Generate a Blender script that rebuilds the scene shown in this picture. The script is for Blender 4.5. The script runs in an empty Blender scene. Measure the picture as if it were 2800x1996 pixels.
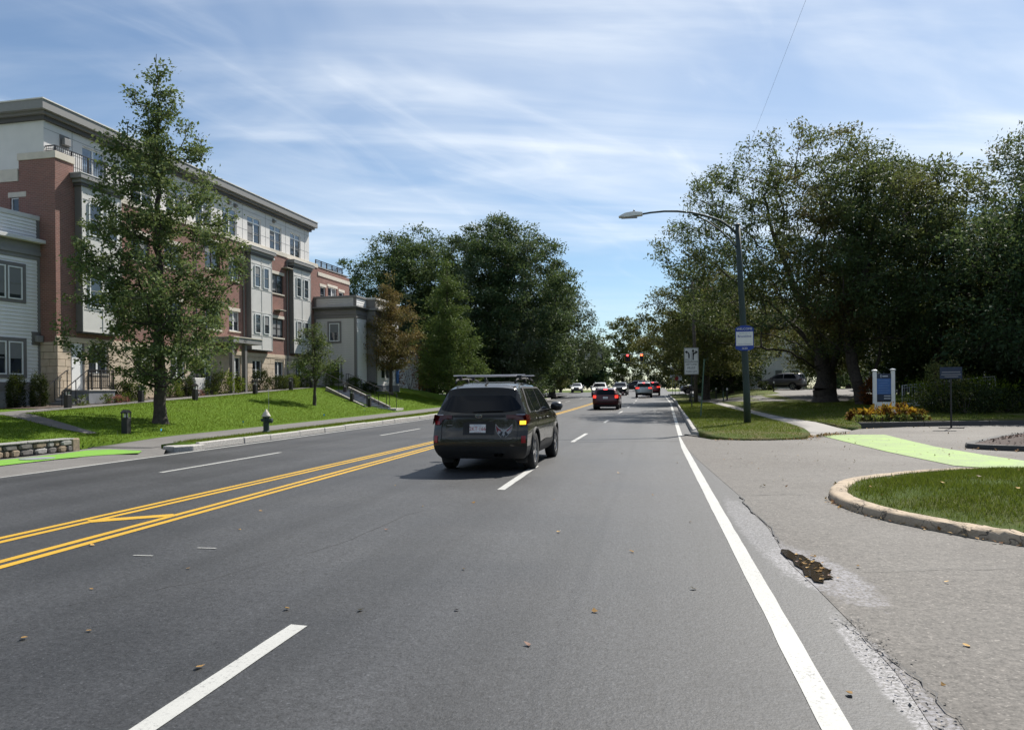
import bpy, bmesh, math, random
import numpy as np
from mathutils import Vector, Matrix
R = math.radians
S = bpy.context.scene
C = S.collection
random.seed(7)

# ------------------------------------------------------------------ camera
cd = bpy.data.cameras.new('camera'); cam = bpy.data.objects.new('camera', cd); C.objects.link(cam)
cd.sensor_width = 36.0; cd.lens = 36.0 * 2100 / 2800; cd.shift_y = 71 / 2800
cd.clip_start = 0.1; cd.clip_end = 6000
_y, _r = R(10.3), R(0.6)
_f = Vector((-math.sin(_y), math.cos(_y), 0)); _x0 = Vector((math.cos(_y), math.sin(_y), 0)); _u0 = Vector((0, 0, 1))
_x = _x0 * math.cos(_r) - _u0 * math.sin(_r); _u = _u0 * math.cos(_r) + _x0 * math.sin(_r)
M = Matrix(((_x.x, _u.x, -_f.x, 0), (_x.y, _u.y, -_f.y, 0), (_x.z, _u.z, -_f.z, 1.53), (0, 0, 0, 1)))
cam.matrix_world = M
S.camera = cam
S.render.resolution_x = 1024; S.render.resolution_y = 729

# ------------------------------------------------------------------ sky and sun
SUN_AZ, SUN_EL = R(26), R(48)          # azimuth to the right of the road direction
w = bpy.data.worlds.new('World'); S.world = w; w.use_nodes = True
nt = w.node_tree; nt.nodes.clear()
def WN(t, **k):
    n = nt.nodes.new(t)
    for a, b in k.items(): setattr(n, a, b)
    return n
def WL(a, b): nt.links.new(a, b)
out = WN('ShaderNodeOutputWorld'); bg = WN('ShaderNodeBackground'); bg.inputs['Strength'].default_value = 0.071
sky = WN('ShaderNodeTexSky', sky_type='NISHITA'); sky.sun_disc = False
sky.sun_elevation = SUN_EL; sky.sun_rotation = SUN_AZ; sky.altitude = 50; sky.air_density = 1.0; sky.dust_density = 0.25; sky.ozone_density = 2.2
tc = WN('ShaderNodeTexCoord'); sep = WN('ShaderNodeSeparateXYZ'); WL(tc.outputs['Generated'], sep.inputs[0])
zc = WN('ShaderNodeMath', operation='MAXIMUM'); WL(sep.outputs['Z'], zc.inputs[0]); zc.inputs[1].default_value = 0.0
za = WN('ShaderNodeMath', operation='ADD'); WL(zc.outputs[0], za.inputs[0]); za.inputs[1].default_value = 0.10
dx = WN('ShaderNodeMath', operation='DIVIDE'); WL(sep.outputs['X'], dx.inputs[0]); WL(za.outputs[0], dx.inputs[1])
dy = WN('ShaderNodeMath', operation='DIVIDE'); WL(sep.outputs['Y'], dy.inputs[0]); WL(za.outputs[0], dy.inputs[1])
cmb = WN('ShaderNodeCombineXYZ'); WL(dx.outputs[0], cmb.inputs[0]); WL(dy.outputs[0], cmb.inputs[1])
def cloud_noise(rot, scl, nscale, detail, dist, rough=0.55):
    m0 = WN('ShaderNodeMapping'); m0.inputs['Rotation'].default_value = (0, 0, rot); WL(cmb.outputs[0], m0.inputs['Vector'])
    m = WN('ShaderNodeMapping'); m.inputs['Scale'].default_value = scl; WL(m0.outputs[0], m.inputs['Vector'])
    n = WN('ShaderNodeTexNoise'); n.inputs['Scale'].default_value = nscale; n.inputs['Detail'].default_value = detail
    n.inputs['Distortion'].default_value = dist; n.inputs['Roughness'].default_value = rough
    WL(m.outputs[0], n.inputs['Vector']); return n.outputs['Fac']
def ramp(fac, a, b):
    r = WN('ShaderNodeMapRange', interpolation_type='SMOOTHSTEP'); r.inputs['From Min'].default_value = a; r.inputs['From Max'].default_value = b
    WL(fac, r.inputs['Value']); return r.outputs[0]
def wm(op, a, b):
    n = WN('ShaderNodeMath', operation=op)
    for i, v in enumerate((a, b)):
        if isinstance(v, (int, float)): n.inputs[i].default_value = v
        else: WL(v, n.inputs[i])
    return n.outputs[0]
streak = ramp(cloud_noise(R(76), (1.7, 0.40, 1), 1.1, 6, 0.9, 0.52), 0.40, 0.80)
veil = ramp(cloud_noise(R(60), (0.95, 0.55, 1), 0.85, 5, 0.7), 0.38, 0.72)
wisp = ramp(cloud_noise(R(24), (2.2, 0.6, 1), 1.2, 6, 1.4, 0.55), 0.52, 0.86)
cl = wm('ADD', wm('MULTIPLY', streak, wm('ADD', wm('MULTIPLY', veil, 0.60), 0.22)), wm('ADD', wm('MULTIPLY', veil, 0.34), 0.05))
cl = wm('MINIMUM', wm('ADD', cl, wm('MULTIPLY', wisp, 0.26)), 0.92); cl = wm('MULTIPLY', cl, ramp(sep.outputs['Z'], -0.05, 0.28))
tint = WN('ShaderNodeMix', data_type='RGBA', blend_type='MULTIPLY'); tint.inputs[0].default_value = 1.0; WL(sky.outputs[0], tint.inputs[6]); tint.inputs[7].default_value = (0.92, 1.02, 1.07, 1)
mixc = WN('ShaderNodeMix', data_type='RGBA'); WL(cl, mixc.inputs[0]); WL(tint.outputs[2], mixc.inputs[6]); mixc.inputs[7].default_value = (9.5, 10.1, 10.7, 1)
WL(mixc.outputs[2], bg.inputs['Color']); WL(bg.outputs[0], out.inputs['Surface'])

sd = bpy.data.lights.new('sun', 'SUN'); sd.energy = 5.0; sd.angle = R(0.53); sd.color = (1.0, 0.95, 0.87)
sun = bpy.data.objects.new('sun', sd); C.objects.link(sun)
_sd = Vector((math.sin(SUN_AZ) * math.cos(SUN_EL), math.cos(SUN_AZ) * math.cos(SUN_EL), math.sin(SUN_EL)))
sun.rotation_euler = _sd.to_track_quat('Z', 'Y').to_euler(); sun.location = (20, 30, 60)
S.cycles.max_bounces = 4; S.cycles.diffuse_bounces = 2; S.cycles.transmission_bounces = 2; S.cycles.glossy_bounces = 2
S.view_settings.view_transform = 'Standard'; S.view_settings.look = 'None'; S.view_settings.gamma = 1.0
S.view_settings.exposure = 0.60; S.view_settings.use_curve_mapping = False

# ------------------------------------------------------------------ materials
MATS = {}
class NT:
    """small helper round a material's node tree"""
    def __init__(s, name):
        s.m = bpy.data.materials.new(name); s.m.use_nodes = True; s.t = s.m.node_tree; s.t.nodes.clear()
        s.o = s.n('ShaderNodeOutputMaterial'); MATS[name] = s.m
    def n(s, t, **k):
        x = s.t.nodes.new(t)
        for a, b in k.items(): setattr(x, a, b)
        return x
    def l(s, a, b): s.t.links.new(a, b)
    def setin(s, sock, v):
        if isinstance(v, (int, float)): sock.default_value = v
        elif isinstance(v, (tuple, list)): sock.default_value = tuple(v) + ((1,) if len(v) == 3 and sock.type == 'RGBA' else ())
        else: s.l(v, sock)
    def math(s, op, a, b=0.0, c=None):
        x = s.n('ShaderNodeMath', operation=op); s.setin(x.inputs[0], a); s.setin(x.inputs[1], b)
        if c is not None: s.setin(x.inputs[2], c)
        return x.outputs[0]
    def mix(s, f, a, b, mode='MIX'):
        x = s.n('ShaderNodeMix', data_type='RGBA', blend_type=mode); s.setin(x.inputs[0], f); s.setin(x.inputs[6], a); s.setin(x.inputs[7], b); return x.outputs[2]
    def pos(s): return s.n('ShaderNodeNewGeometry').outputs['Position']
    def obj(s): return s.n('ShaderNodeTexCoord').outputs['Object']
    def noise(s, vec, scale, detail=3, rough=0.5, dist=0.0, sc=None):
        if sc is not None:
            mp = s.n('ShaderNodeMapping'); mp.inputs['Scale'].default_value = sc; s.l(vec, mp.inputs['Vector']); vec = mp.outputs[0]
        x = s.n('ShaderNodeTexNoise'); s.l(vec, x.inputs['Vector']); x.inputs['Scale'].default_value = scale; x.inputs['Detail'].default_value = detail
        x.inputs['Roughness'].default_value = rough; x.inputs['Distortion'].default_value = dist; return x.outputs['Fac']
    def mr(s, v, a, b, c=0.0, d=1.0):
        x = s.n('ShaderNodeMapRange'); s.setin(x.inputs['Value'], v); x.inputs['From Min'].default_value = a; x.inputs['From Max'].default_value = b
        x.inputs['To Min'].default_value = c; x.inputs['To Max'].default_value = d; return x.outputs[0]
    def bump(s, h, strength=0.3, dist=0.01):
        x = s.n('ShaderNodeBump'); s.setin(x.inputs['Height'], h); x.inputs['Strength'].default_value = strength; x.inputs['Distance'].default_value = dist; return x.outputs[0]
    def prin(s, col, rough=0.6, metal=0.0, spec=0.5, nrm=None, emit=None, es=0.0, coat=0.0, trans=0.0):
        p = s.n('ShaderNodeBsdfPrincipled'); s.setin(p.inputs['Base Color'], col); s.setin(p.inputs['Roughness'], rough); s.setin(p.inputs['Metallic'], metal)
        s.setin(p.inputs['Specular IOR Level'], spec)
        if nrm is not None: s.l(nrm, p.inputs['Normal'])
        if emit is not None: s.setin(p.inputs['Emission Color'], emit); p.inputs['Emission Strength'].default_value = es
        if coat: p.inputs['Coat Weight'].default_value = coat; p.inputs['Coat Roughness'].default_value = 0.04
        if trans: p.inputs['Transmission Weight'].default_value = trans
        s.l(p.outputs[0], s.o.inputs['Surface']); return p

def plain(name, col, rough=0.6, metal=0.0, spec=0.5, var=0.12, vs=6.0, bump=0.0, bs=60.0, emit=None, es=0.0, coat=0.0):
    t = NT(name); v = t.obj(); n = t.noise(v, vs, 4)
    dark = tuple(c * (1 - var) for c in col); lite = tuple(min(1, c * (1 + var)) for c in col)
    cc = t.mix(t.mr(n, 0.3, 0.7), dark, lite)
    nr = t.bump(t.noise(v, bs, 3), bump, 0.004) if bump else None
    t.prin(cc, t.mr(n, 0.3, 0.7, rough * 0.9, min(1, rough * 1.1)), metal, spec, nr, emit, es, coat); return t.m

def asphalt(name, base, tint, fine=1.0, grain=180.0, rough=0.62, spec=0.45, patch=0.25, lane=False, damp=False):
    t = NT(name); v = t.pos()
    g1 = t.noise(v, grain, 2, 0.7); g2 = t.noise(v, grain * 0.35, 3, 0.6); big = t.noise(v, 0.35, 4, 0.55); mid = t.noise(v, 2.2, 4, 0.6)
    g = t.math('ADD', t.math('MULTIPLY', g1, 0.6), t.math('MULTIPLY', g2, 0.4))
    k = t.mr(g, 0.32, 0.68, 1 - 0.62 * fine, 1 + 0.62 * fine)
    k = t.math('MULTIPLY', k, t.mr(big, 0.3, 0.7, 1 - patch, 1 + patch)); k = t.math('MULTIPLY', k, t.mr(mid, 0.3, 0.7, 0.92, 1.08))
    if lane:   # wheel tracks and stretched staining along the road
        st = t.noise(v, 1.0, 4, 0.6, 0, (1.7, 0.05, 1)); k = t.math('MULTIPLY', k, t.mr(st, 0.3, 0.7, 0.74, 1.30)); sx = t.n('ShaderNodeSeparateXYZ'); t.l(v, sx.inputs[0]); tr_ = t.math('COSINE', t.math('MULTIPLY', t.math('ADD', sx.outputs[0], 0.75), 2 * math.pi / 1.55)); k = t.math('MULTIPLY', k, t.math('SUBTRACT', 1.0, t.math('MULTIPLY', tr_, t.mr(t.noise(v, 0.5, 3), 0.3, 0.7, 0.02, 0.17))))
    stone = t.math('GREATER_THAN', t.noise(v, grain * 0.8, 1, 0.4), 0.70)
    k = t.math('ADD', k, t.math('MULTIPLY', stone, 0.9 * fine))
    cx = t.n('ShaderNodeVectorMath', operation='SCALE'); cx.inputs[0].default_value = tuple(base * c for c in tint); t.l(k, cx.inputs['Scale'])
    nr = t.bump(g, 0.55 * fine, 0.006)
    colr = cx.outputs[0]
    if damp or lane:      # bleached, ravelled ground round the puddle and along the broken seam
        sp = t.n('ShaderNodeSeparateXYZ'); t.l(v, sp.inputs[0]); wob = t.math('MULTIPLY', t.math('SUBTRACT', t.noise(v, 6.0, 5, 0.75), 0.5), 2.6)
        def ell(x0, y0, rx, ry, sk):
            xx = t.math('SUBTRACT', t.math('SUBTRACT', sp.outputs[0], x0), t.math('MULTIPLY', t.math('SUBTRACT', sp.outputs[1], y0), sk)); yy = t.math('SUBTRACT', sp.outputs[1], y0)
            d = t.math('ADD', t.math('POWER', t.math('ABSOLUTE', t.math('DIVIDE', xx, rx)), 2.0), t.math('POWER', t.math('ABSOLUTE', t.math('DIVIDE', yy, ry)), 2.0)); return t.mr(t.math('ADD', d, wob), 0.75, 1.25, 1.0, 0.0)
        mk = t.math('MAXIMUM', ell(1.33, 6.75, 0.27, 1.0, -0.15), ell(1.24, 3.9, 0.10, 1.5, -0.03)); mk = t.math('MAXIMUM', mk, t.math('MULTIPLY', ell(1.08, 8.8, 0.16, 2.2, -0.02), 0.55)); sp2 = t.noise(v, 60, 3, 0.75)
        colr = t.mix(t.math('MULTIPLY', mk, t.mr(t.noise(v, 38, 4, 0.8), 0.44, 0.58, 0.05, 1.0)), colr, (0.23, 0.225, 0.24))
    t.prin(colr, t.mr(big, 0.3, 0.7, rough - 0.07, rough + 0.08), 0, spec, nr); return t.m

def paint(name, col, wear=0.35, rough=0.65, lo=0.60, under=(0.10, 0.10, 0.105), blot=0.0):
    t = NT(name); v = t.pos(); n = t.noise(v, 45, 5, 0.75); b = t.noise(v, 1.3, 3); fine = t.noise(v, 160, 2, 0.7)
    worn = t.math('MULTIPLY', t.mr(n, lo, lo + 0.10), t.mr(b, 0.35, 0.7, 0.1, wear * 2))
    c = t.mix(t.mr(fine, 0.3, 0.7), tuple(x * 0.86 for x in col), tuple(min(1, x * 1.05) for x in col)); c = t.mix(t.mr(t.noise(v, 3.0, 4, 0.65, 0, (1, 0.25, 1)), .35, .7, 0, .4), c, tuple(x * .62 for x in col))
    if blot: c = t.mix(t.math('MULTIPLY', t.mr(t.noise(v, 2.2, 6, 0.7), 0.42, 0.62), blot), c, tuple(0.55 * a + 0.45 * b_ for a, b_ in zip(under, col)))
    c = t.mix(worn, c, under); t.prin(c, rough, 0, 0.4, t.bump(fine, 0.25, 0.003)); return t.m

def leafmat(name, cols, warm=None, warmamt=0.0, trans=0.38, patch=0.25, rough=0.55, tt=(0.20, 0.25, 0.03)):
    """foliage: every leaf takes its own tone; clumps of autumn colour follow a slow noise"""
    t = NT(name); rnd = t.n('ShaderNodeNewGeometry').outputs['Random Per Island']
    cr = t.n('ShaderNodeValToRGB'); e = cr.color_ramp.elements
    while len(e) < len(cols): e.new(0.5)
    for i, c in enumerate(cols): e[i].position = i / (len(cols) - 1); e[i].color = tuple(c) + (1,)
    t.l(rnd, cr.inputs[0]); c = cr.outputs[0]
    if warm:
        nz = t.noise(t.pos(), patch, 3, 0.6); f = t.math('MULTIPLY', t.mr(nz, 0.52, 0.68), t.mr(rnd, 0, 1, 0.4, 1.0)); f = t.math('MULTIPLY', f, warmamt)
        wr = t.n('ShaderNodeValToRGB'); e = wr.color_ramp.elements
        while len(e) < len(warm): e.new(0.5)
        for i, q in enumerate(warm): e[i].position = i / max(1, len(warm) - 1); e[i].color = tuple(q) + (1,)
        t.l(t.math('FRACT', t.math('MULTIPLY', rnd, 7.31)), wr.inputs[0]); c = t.mix(f, c, wr.outputs[0])
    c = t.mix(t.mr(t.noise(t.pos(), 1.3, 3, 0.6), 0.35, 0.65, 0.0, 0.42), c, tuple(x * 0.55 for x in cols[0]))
    p = t.n('ShaderNodeBsdfPrincipled'); t.l(c, p.inputs['Base Color']); p.inputs['Roughness'].default_value = rough; p.inputs['Specular IOR Level'].default_value = 0.05
    tr = t.n('ShaderNodeBsdfTranslucent'); tcx = t.mix(0.5, c, tt, 'MIX'); t.l(tcx, tr.inputs['Color'])
    ms = t.n('ShaderNodeMixShader'); ms.inputs[0].default_value = trans; t.l(p.outputs[0], ms.inputs[1]); t.l(tr.outputs[0], ms.inputs[2]); t.l(ms.outputs[0], t.o.inputs['Surface']); return t.m

def turf(name, a, b, c, dead=(0.16, 0.13, 0.06), bare=0.0):
    t = NT(name); v = t.pos(); n1 = t.noise(v, 0.8, 4); n2 = t.noise(v, 14, 5, 0.7); n3 = t.noise(v, 90, 2, 0.7)
    k = t.mix(t.mr(n2, 0.3, 0.7), a, b); k = t.mix(t.mr(n1, 0.35, 0.7), k, c); k = t.mix(t.math('MULTIPLY', t.mr(n3, 0.55, 0.75), 0.35), k, dead)
    if bare: k = t.mix(t.math('MULTIPLY', t.mr(t.noise(v, 1.1, 4, 0.6), 0.5, 0.62), bare), k, dead)
    t.prin(k, 0.95, 0, 0.15, t.bump(t.math('ADD', n2, n3), 0.9, 0.03)); return t.m

def brickmat(name, c1, c2, mortar):
    t = NT(name); o = t.obj(); sp = t.n('ShaderNodeSeparateXYZ'); t.l(o, sp.inputs[0])
    u = t.math('ADD', sp.outputs[0], sp.outputs[1]); cb = t.n('ShaderNodeCombineXYZ'); t.l(u, cb.inputs[0]); t.l(sp.outputs[2], cb.inputs[1])
    b = t.n('ShaderNodeTexBrick'); t.l(cb.outputs[0], b.inputs['Vector']); b.inputs['Scale'].default_value = 1.0; b.inputs['Brick Width'].default_value = 0.215; b.inputs['Row Height'].default_value = 0.077
    b.inputs['Mortar Size'].default_value = 0.0065; b.inputs['Mortar Smooth'].default_value = 0.15; b.inputs['Bias'].default_value = -0.1
    b.inputs['Color1'].default_value = c1 + (1,); b.inputs['Color2'].default_value = c2 + (1,); b.inputs['Mortar'].default_value = mortar + (1,)
    n = t.noise(o, 0.7, 4); n2 = t.noise(o, 30, 3)
    k = t.mix(t.mr(n, 0.3, 0.7, 0, 0.35), b.outputs['Color'], tuple(x * 0.7 for x in c1)); k = t.mix(t.mr(n2, .3, .7, 0, .25), k, tuple(min(1, x * 1.35) for x in c2))
    t.prin(k, 0.85, 0, 0.25, t.bump(t.math('SUBTRACT', n2, t.math('MULTIPLY', b.outputs['Fac'], 2.0)), 0.5, 0.006)); return t.m

def glassmat(name, tint=(0.02, 0.025, 0.03), rough=0.04):
    t = NT(name); n = t.noise(t.obj(), 1.6, 2)
    t.prin(t.mix(t.mr(n, 0.35, 0.65), tint, tuple(x * 2.2 for x in tint)), rough, 0, 0.9, t.bump(t.noise(t.obj(), 0.9, 1), 0.02, 0.02)); return t.m

asphalt('road_asphalt', 0.027, (0.96, 1.0, 1.08), 1.35, 48, 0.60, 0.5, 0.26, True)
asphalt('old_asphalt', 0.090, (1.09, 1.0, 0.90), 1.1, 52, 0.75, 0.3, 0.12, False, True)
asphalt('walk_asphalt', 0.135, (1.05, 1.0, 0.94), 0.5, 110, 0.85, 0.3, 0.15)
asphalt('patch_asphalt', 0.16, (1.0, 1.0, 1.05), 0.9, 130, 0.7, 0.4, 0.2)
asphalt('dark_asphalt', 0.05, (1, 1, 1.02), 0.7, 140, 0.75, 0.4)
paint('white_paint', (0.45, 0.45, 0.425), 0.6, 0.65, 0.55); paint('yellow_paint', (0.54, 0.315, 0.018), 0.5, 0.65, 0.56); paint('green_paint', (0.17, 0.40, 0.03), 0.6, 0.7, 0.52, (0.12, 0.15, 0.08), 0.35); paint('green_paint_worn', (0.215, 0.37, 0.048), 1.0, 0.7, 0.48, (0.13, 0.17, 0.08), 0.7)
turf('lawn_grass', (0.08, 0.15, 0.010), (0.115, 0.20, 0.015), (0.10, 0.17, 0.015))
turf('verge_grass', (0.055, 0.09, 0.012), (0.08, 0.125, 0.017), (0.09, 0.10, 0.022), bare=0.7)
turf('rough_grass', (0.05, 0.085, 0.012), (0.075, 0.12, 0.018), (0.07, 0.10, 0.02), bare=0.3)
plain('soil', (0.085, 0.06, 0.045), 0.95, var=0.4, vs=8, bump=0.8, bs=30)
plain('mulch_brown', (0.05, 0.032, 0.026), 0.95, var=0.55, vs=60, bump=1.0, bs=70)
plain('concrete', (0.42, 0.40, 0.37), 0.9, var=0.14, vs=3, bump=0.25, bs=50)
plain('grey_concrete', (0.20, 0.21, 0.23), 0.9, var=0.15, vs=3, bump=0.25, bs=50)
plain('granite', (0.36, 0.345, 0.32), 0.85, var=0.28, vs=22, bump=0.4, bs=70)
t = NT('tan_kerb'); v = t.pos(); vo = t.n('ShaderNodeTexVoronoi'); vo.feature = 'DISTANCE_TO_EDGE'; vo.inputs['Scale'].default_value = 3.2
dv = t.n('ShaderNodeVectorMath', operation='ADD'); nz_ = t.n('ShaderNodeTexNoise'); nz_.inputs['Scale'].default_value = 5.0; nz_.inputs['Detail'].default_value = 5; t.l(v, nz_.inputs['Vector']); sc_ = t.n('ShaderNodeVectorMath', operation='SCALE'); sc_.inputs['Scale'].default_value = 0.35; t.l(nz_.outputs['Color'], sc_.inputs[0]); t.l(v, dv.inputs[0]); t.l(sc_.outputs[0], dv.inputs[1]); t.l(dv.outputs[0], vo.inputs['Vector'])
ck = t.math('MULTIPLY', t.mr(vo.outputs['Distance'], 0.0, 0.035, 1.0, 0.0), t.mr(t.noise(v, 0.9, 3), 0.45, 0.6)); st_ = t.noise(v, 3.5, 5, 0.7); cc_ = t.mix(t.mr(st_, .35, .7), (0.43, 0.34, 0.24), (0.27, 0.215, 0.16)); cc_ = t.mix(t.mr(t.noise(v, 40, 3, .7), .4, .65, 0, .4), cc_, (0.50, 0.43, 0.34)); cc_ = t.mix(ck, cc_, (0.05, 0.045, 0.04))
t.prin(cc_, 0.9, 0, 0.3, t.bump(t.math('SUBTRACT', t.noise(v, 30, 4, .7), t.math('MULTIPLY', ck, 2.0)), 0.7, 0.008))
brickmat('brick', (0.25, 0.122, 0.098), (0.175, 0.092, 0.076), (0.33, 0.28, 0.25))
plain('limestone', (0.50, 0.41, 0.31), 0.85, var=0.16, vs=2.5, bump=0.3, bs=40)
plain('limestone_trim', (0.54, 0.495, 0.42), 0.85, var=0.08, vs=4, bump=0.15)
plain('white_panel', (0.60, 0.59, 0.575), 0.7, var=0.04, vs=2)
plain('bay_panel', (0.53, 0.52, 0.50), 0.65, var=0.05, vs=2)
plain('taupe_trim', (0.165, 0.155, 0.15), 0.7, var=0.06)
plain('taupe_light', (0.215, 0.212, 0.21), 0.7, var=0.06)
plain('dark_trim', (0.075, 0.07, 0.07), 0.7, var=0.1)
plain('clapboard_white', (0.76, 0.75, 0.735), 0.65, var=0.05, vs=2)
plain('clapboard_shaded', (0.52, 0.50, 0.475), 0.7, var=0.05, vs=2)  # darker siding paints in the shade on the right wing's camera-facing side
plain('window_frame', (0.72, 0.74, 0.74), 0.5, var=0.04)
plain('dark_frame', (0.06, 0.055, 0.055), 0.5, var=0.1)
plain('door_white', (0.74, 0.74, 0.73), 0.5, var=0.03)
plain('blind', (0.18, 0.185, 0.19), 0.8, var=0.05)
glassmat('glass', (0.018, 0.022, 0.028)); glassmat('sky_tint_glass', (0.10, 0.13, 0.17), 0.02)  # second glass has the reflected sky painted into its paler blue base
plain('black_metal', (0.018, 0.018, 0.02), 0.45, var=0.2, spec=0.5)
plain('galvanised', (0.42, 0.43, 0.44), 0.5, 0.6, var=0.15)
plain('pole_green', (0.022, 0.040, 0.037), 0.6, var=0.2, vs=4)
plain('post_green', (0.07, 0.13, 0.085), 0.6, var=0.25, vs=5)
plain('wood_pole', (0.10, 0.085, 0.07), 0.95, var=0.35, vs=5, bump=0.6)
plain('steel_white', (0.75, 0.76, 0.76), 0.5, var=0.05)
plain('sign_white', (0.72, 0.72, 0.72), 0.5, var=0.04)
plain('sign_black', (0.015, 0.015, 0.017), 0.5, var=0.1)
plain('sign_blue', (0.015, 0.05, 0.30), 0.5, var=0.05)
plain('panel_blue', (0.045, 0.13, 0.36), 0.5, var=0.06)
plain('panel_navy', (0.02, 0.035, 0.07), 0.5, var=0.06)
plain('text_pale', (0.45, 0.50, 0.58), 0.6); plain('text_dim', (0.10, 0.20, 0.42), 0.6)
plain('sign_red', (0.40, 0.03, 0.03), 0.5); plain('signal_yellow', (0.55, 0.42, 0.05), 0.5); plain('signal_green_arm', (0.35, 0.40, 0.33), 0.5, 0.2)
plain('lamp_red', (0.9, 0.02, 0.02), 0.4, emit=(1, 0.05, 0.05), es=4.0)
plain('lamp_orange', (0.95, 0.3, 0.05), 0.4, emit=(1, 0.09, 0.03), es=5.0)
plain('lamp_amber', (0.95, 0.55, 0.05), 0.4, emit=(1, 0.50, 0.03), es=1.6)
plain('lamp_brake', (0.6, 0.02, 0.02), 0.3, emit=(1, 0.05, 0.03), es=1.1)
plain('lamp_head', (0.9, 0.9, 0.85), 0.2, emit=(1, 0.95, 0.8), es=2.0)
plain('bark', (0.055, 0.045, 0.038), 0.95, var=0.45, vs=9, bump=1.0, bs=22)
plain('bark_grey', (0.085, 0.07, 0.06), 0.95, var=0.4, vs=9, bump=1.0, bs=22)
leafmat('oak_leaf', [(0.085, 0.135, 0.064), (0.125, 0.185, 0.080), (0.16, 0.215, 0.09), (0.22, 0.25, 0.098)], [(0.20, 0.16, 0.045), (0.24, 0.14, 0.07)], 0.15, 0.3, 0.5, tt=(0.17, 0.21, 0.05))
leafmat('young_leaf', [(0.075, 0.12, 0.045), (0.125, 0.175, 0.06), (0.18, 0.215, 0.08)], [(0.19, 0.12, 0.05)], 0.4, 0.3, 0.9, tt=(0.15, 0.18, 0.04))
leafmat('brown_leaf', [(0.15, 0.145, 0.06), (0.22, 0.185, 0.078), (0.29, 0.19, 0.09), (0.15, 0.19, 0.062)], [(0.22, 0.08, 0.03), (0.22, 0.13, 0.06), (0.24, 0.16, 0.05)], 0.9, 0.28, 0.55, tt=(0.17, 0.13, 0.03))
leafmat('pyramid_leaf', [(0.075, 0.125, 0.042), (0.115, 0.175, 0.052), (0.165, 0.215, 0.062)], None, 0, 0.28, tt=(0.13, 0.17, 0.03))
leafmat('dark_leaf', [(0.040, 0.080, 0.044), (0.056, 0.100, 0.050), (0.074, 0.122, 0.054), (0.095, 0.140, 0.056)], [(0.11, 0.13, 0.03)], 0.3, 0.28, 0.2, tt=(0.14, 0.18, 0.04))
leafmat('maple_leaf', [(0.048, 0.086, 0.044), (0.070, 0.112, 0.050), (0.090, 0.132, 0.054), (0.115, 0.148, 0.056)], [(0.24, 0.12, 0.055), (0.19, 0.08, 0.045), (0.25, 0.18, 0.05)], 0.95, 0.33, 0.16, tt=(0.17, 0.20, 0.045))
leafmat('grey_leaf', [(0.050, 0.078, 0.042), (0.075, 0.105, 0.052), (0.10, 0.135, 0.066)], None, 0, 0.25, tt=(0.12, 0.15, 0.06))
leafmat('olive_leaf', [(0.085, 0.115, 0.045), (0.13, 0.16, 0.052), (0.19, 0.195, 0.06)], [(0.15, 0.09, 0.03), (0.11, 0.055, 0.025)], 0.6, 0.26, 0.3, tt=(0.14, 0.14, 0.03))
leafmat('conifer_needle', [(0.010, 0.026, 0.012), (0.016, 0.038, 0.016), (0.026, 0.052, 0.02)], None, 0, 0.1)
leafmat('far_leaf', [(0.045, 0.070, 0.042), (0.066, 0.092, 0.05), (0.09, 0.11, 0.055)], [(0.16, 0.09, 0.04), (0.13, 0.10, 0.035)], 0.7, 0.25, 0.06, tt=(0.12, 0.13, 0.04))
leafmat('shrub_leaf', [(0.035, 0.06, 0.016), (0.065, 0.10, 0.024), (0.11, 0.14, 0.035)], None, 0, 0.35)
leafmat('bright_shrub_leaf', [(0.08, 0.13, 0.012), (0.13, 0.19, 0.02), (0.20, 0.25, 0.04)], None, 0, 0.4)
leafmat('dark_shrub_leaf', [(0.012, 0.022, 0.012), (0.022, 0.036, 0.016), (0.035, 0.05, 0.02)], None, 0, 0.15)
leafmat('red_leaf', [(0.16, 0.03, 0.02), (0.24, 0.06, 0.025), (0.22, 0.10, 0.04)], None, 0, 0.35)
leafmat('pink_flower', [(0.22, 0.05, 0.07), (0.34, 0.10, 0.12), (0.40, 0.16, 0.18)], None, 0, 0.3)
leafmat('orange_leaf', [(0.32, 0.10, 0.02), (0.60, 0.26, 0.02), (0.75, 0.42, 0.04)], None, 0, 0.4)
leafmat('rust_leaf', [(0.10, 0.03, 0.015), (0.20, 0.06, 0.02), (0.28, 0.10, 0.03)], None, 0, 0.35)
leafmat('lime_leaf', [(0.18, 0.24, 0.05), (0.32, 0.38, 0.10), (0.40, 0.42, 0.16)], None, 0, 0.4)
leafmat('grass_blade', [(0.080, 0.150, 0.010), (0.120, 0.205, 0.014), (0.165, 0.245, 0.022)], [(0.17, 0.16, 0.05), (0.13, 0.17, 0.03)], 0.7, 0.35, 0.45, rough=0.6)
leafmat('island_blade', [(0.030, 0.060, 0.006), (0.050, 0.095, 0.009), (0.08, 0.12, 0.015), (0.15, 0.13, 0.05)], None, 0, 0.35, rough=0.6)
leafmat('verge_blade', [(0.070, 0.11, 0.013), (0.11, 0.15, 0.02), (0.17, 0.165, 0.05)], None, 0, 0.35, rough=0.6)
leafmat('dead_leaf', [(0.11, 0.045, 0.02), (0.20, 0.09, 0.03), (0.36, 0.20, 0.06), (0.42, 0.31, 0.16), (0.06, 0.03, 0.02)], None, 0, 0.1, rough=0.7)

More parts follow.
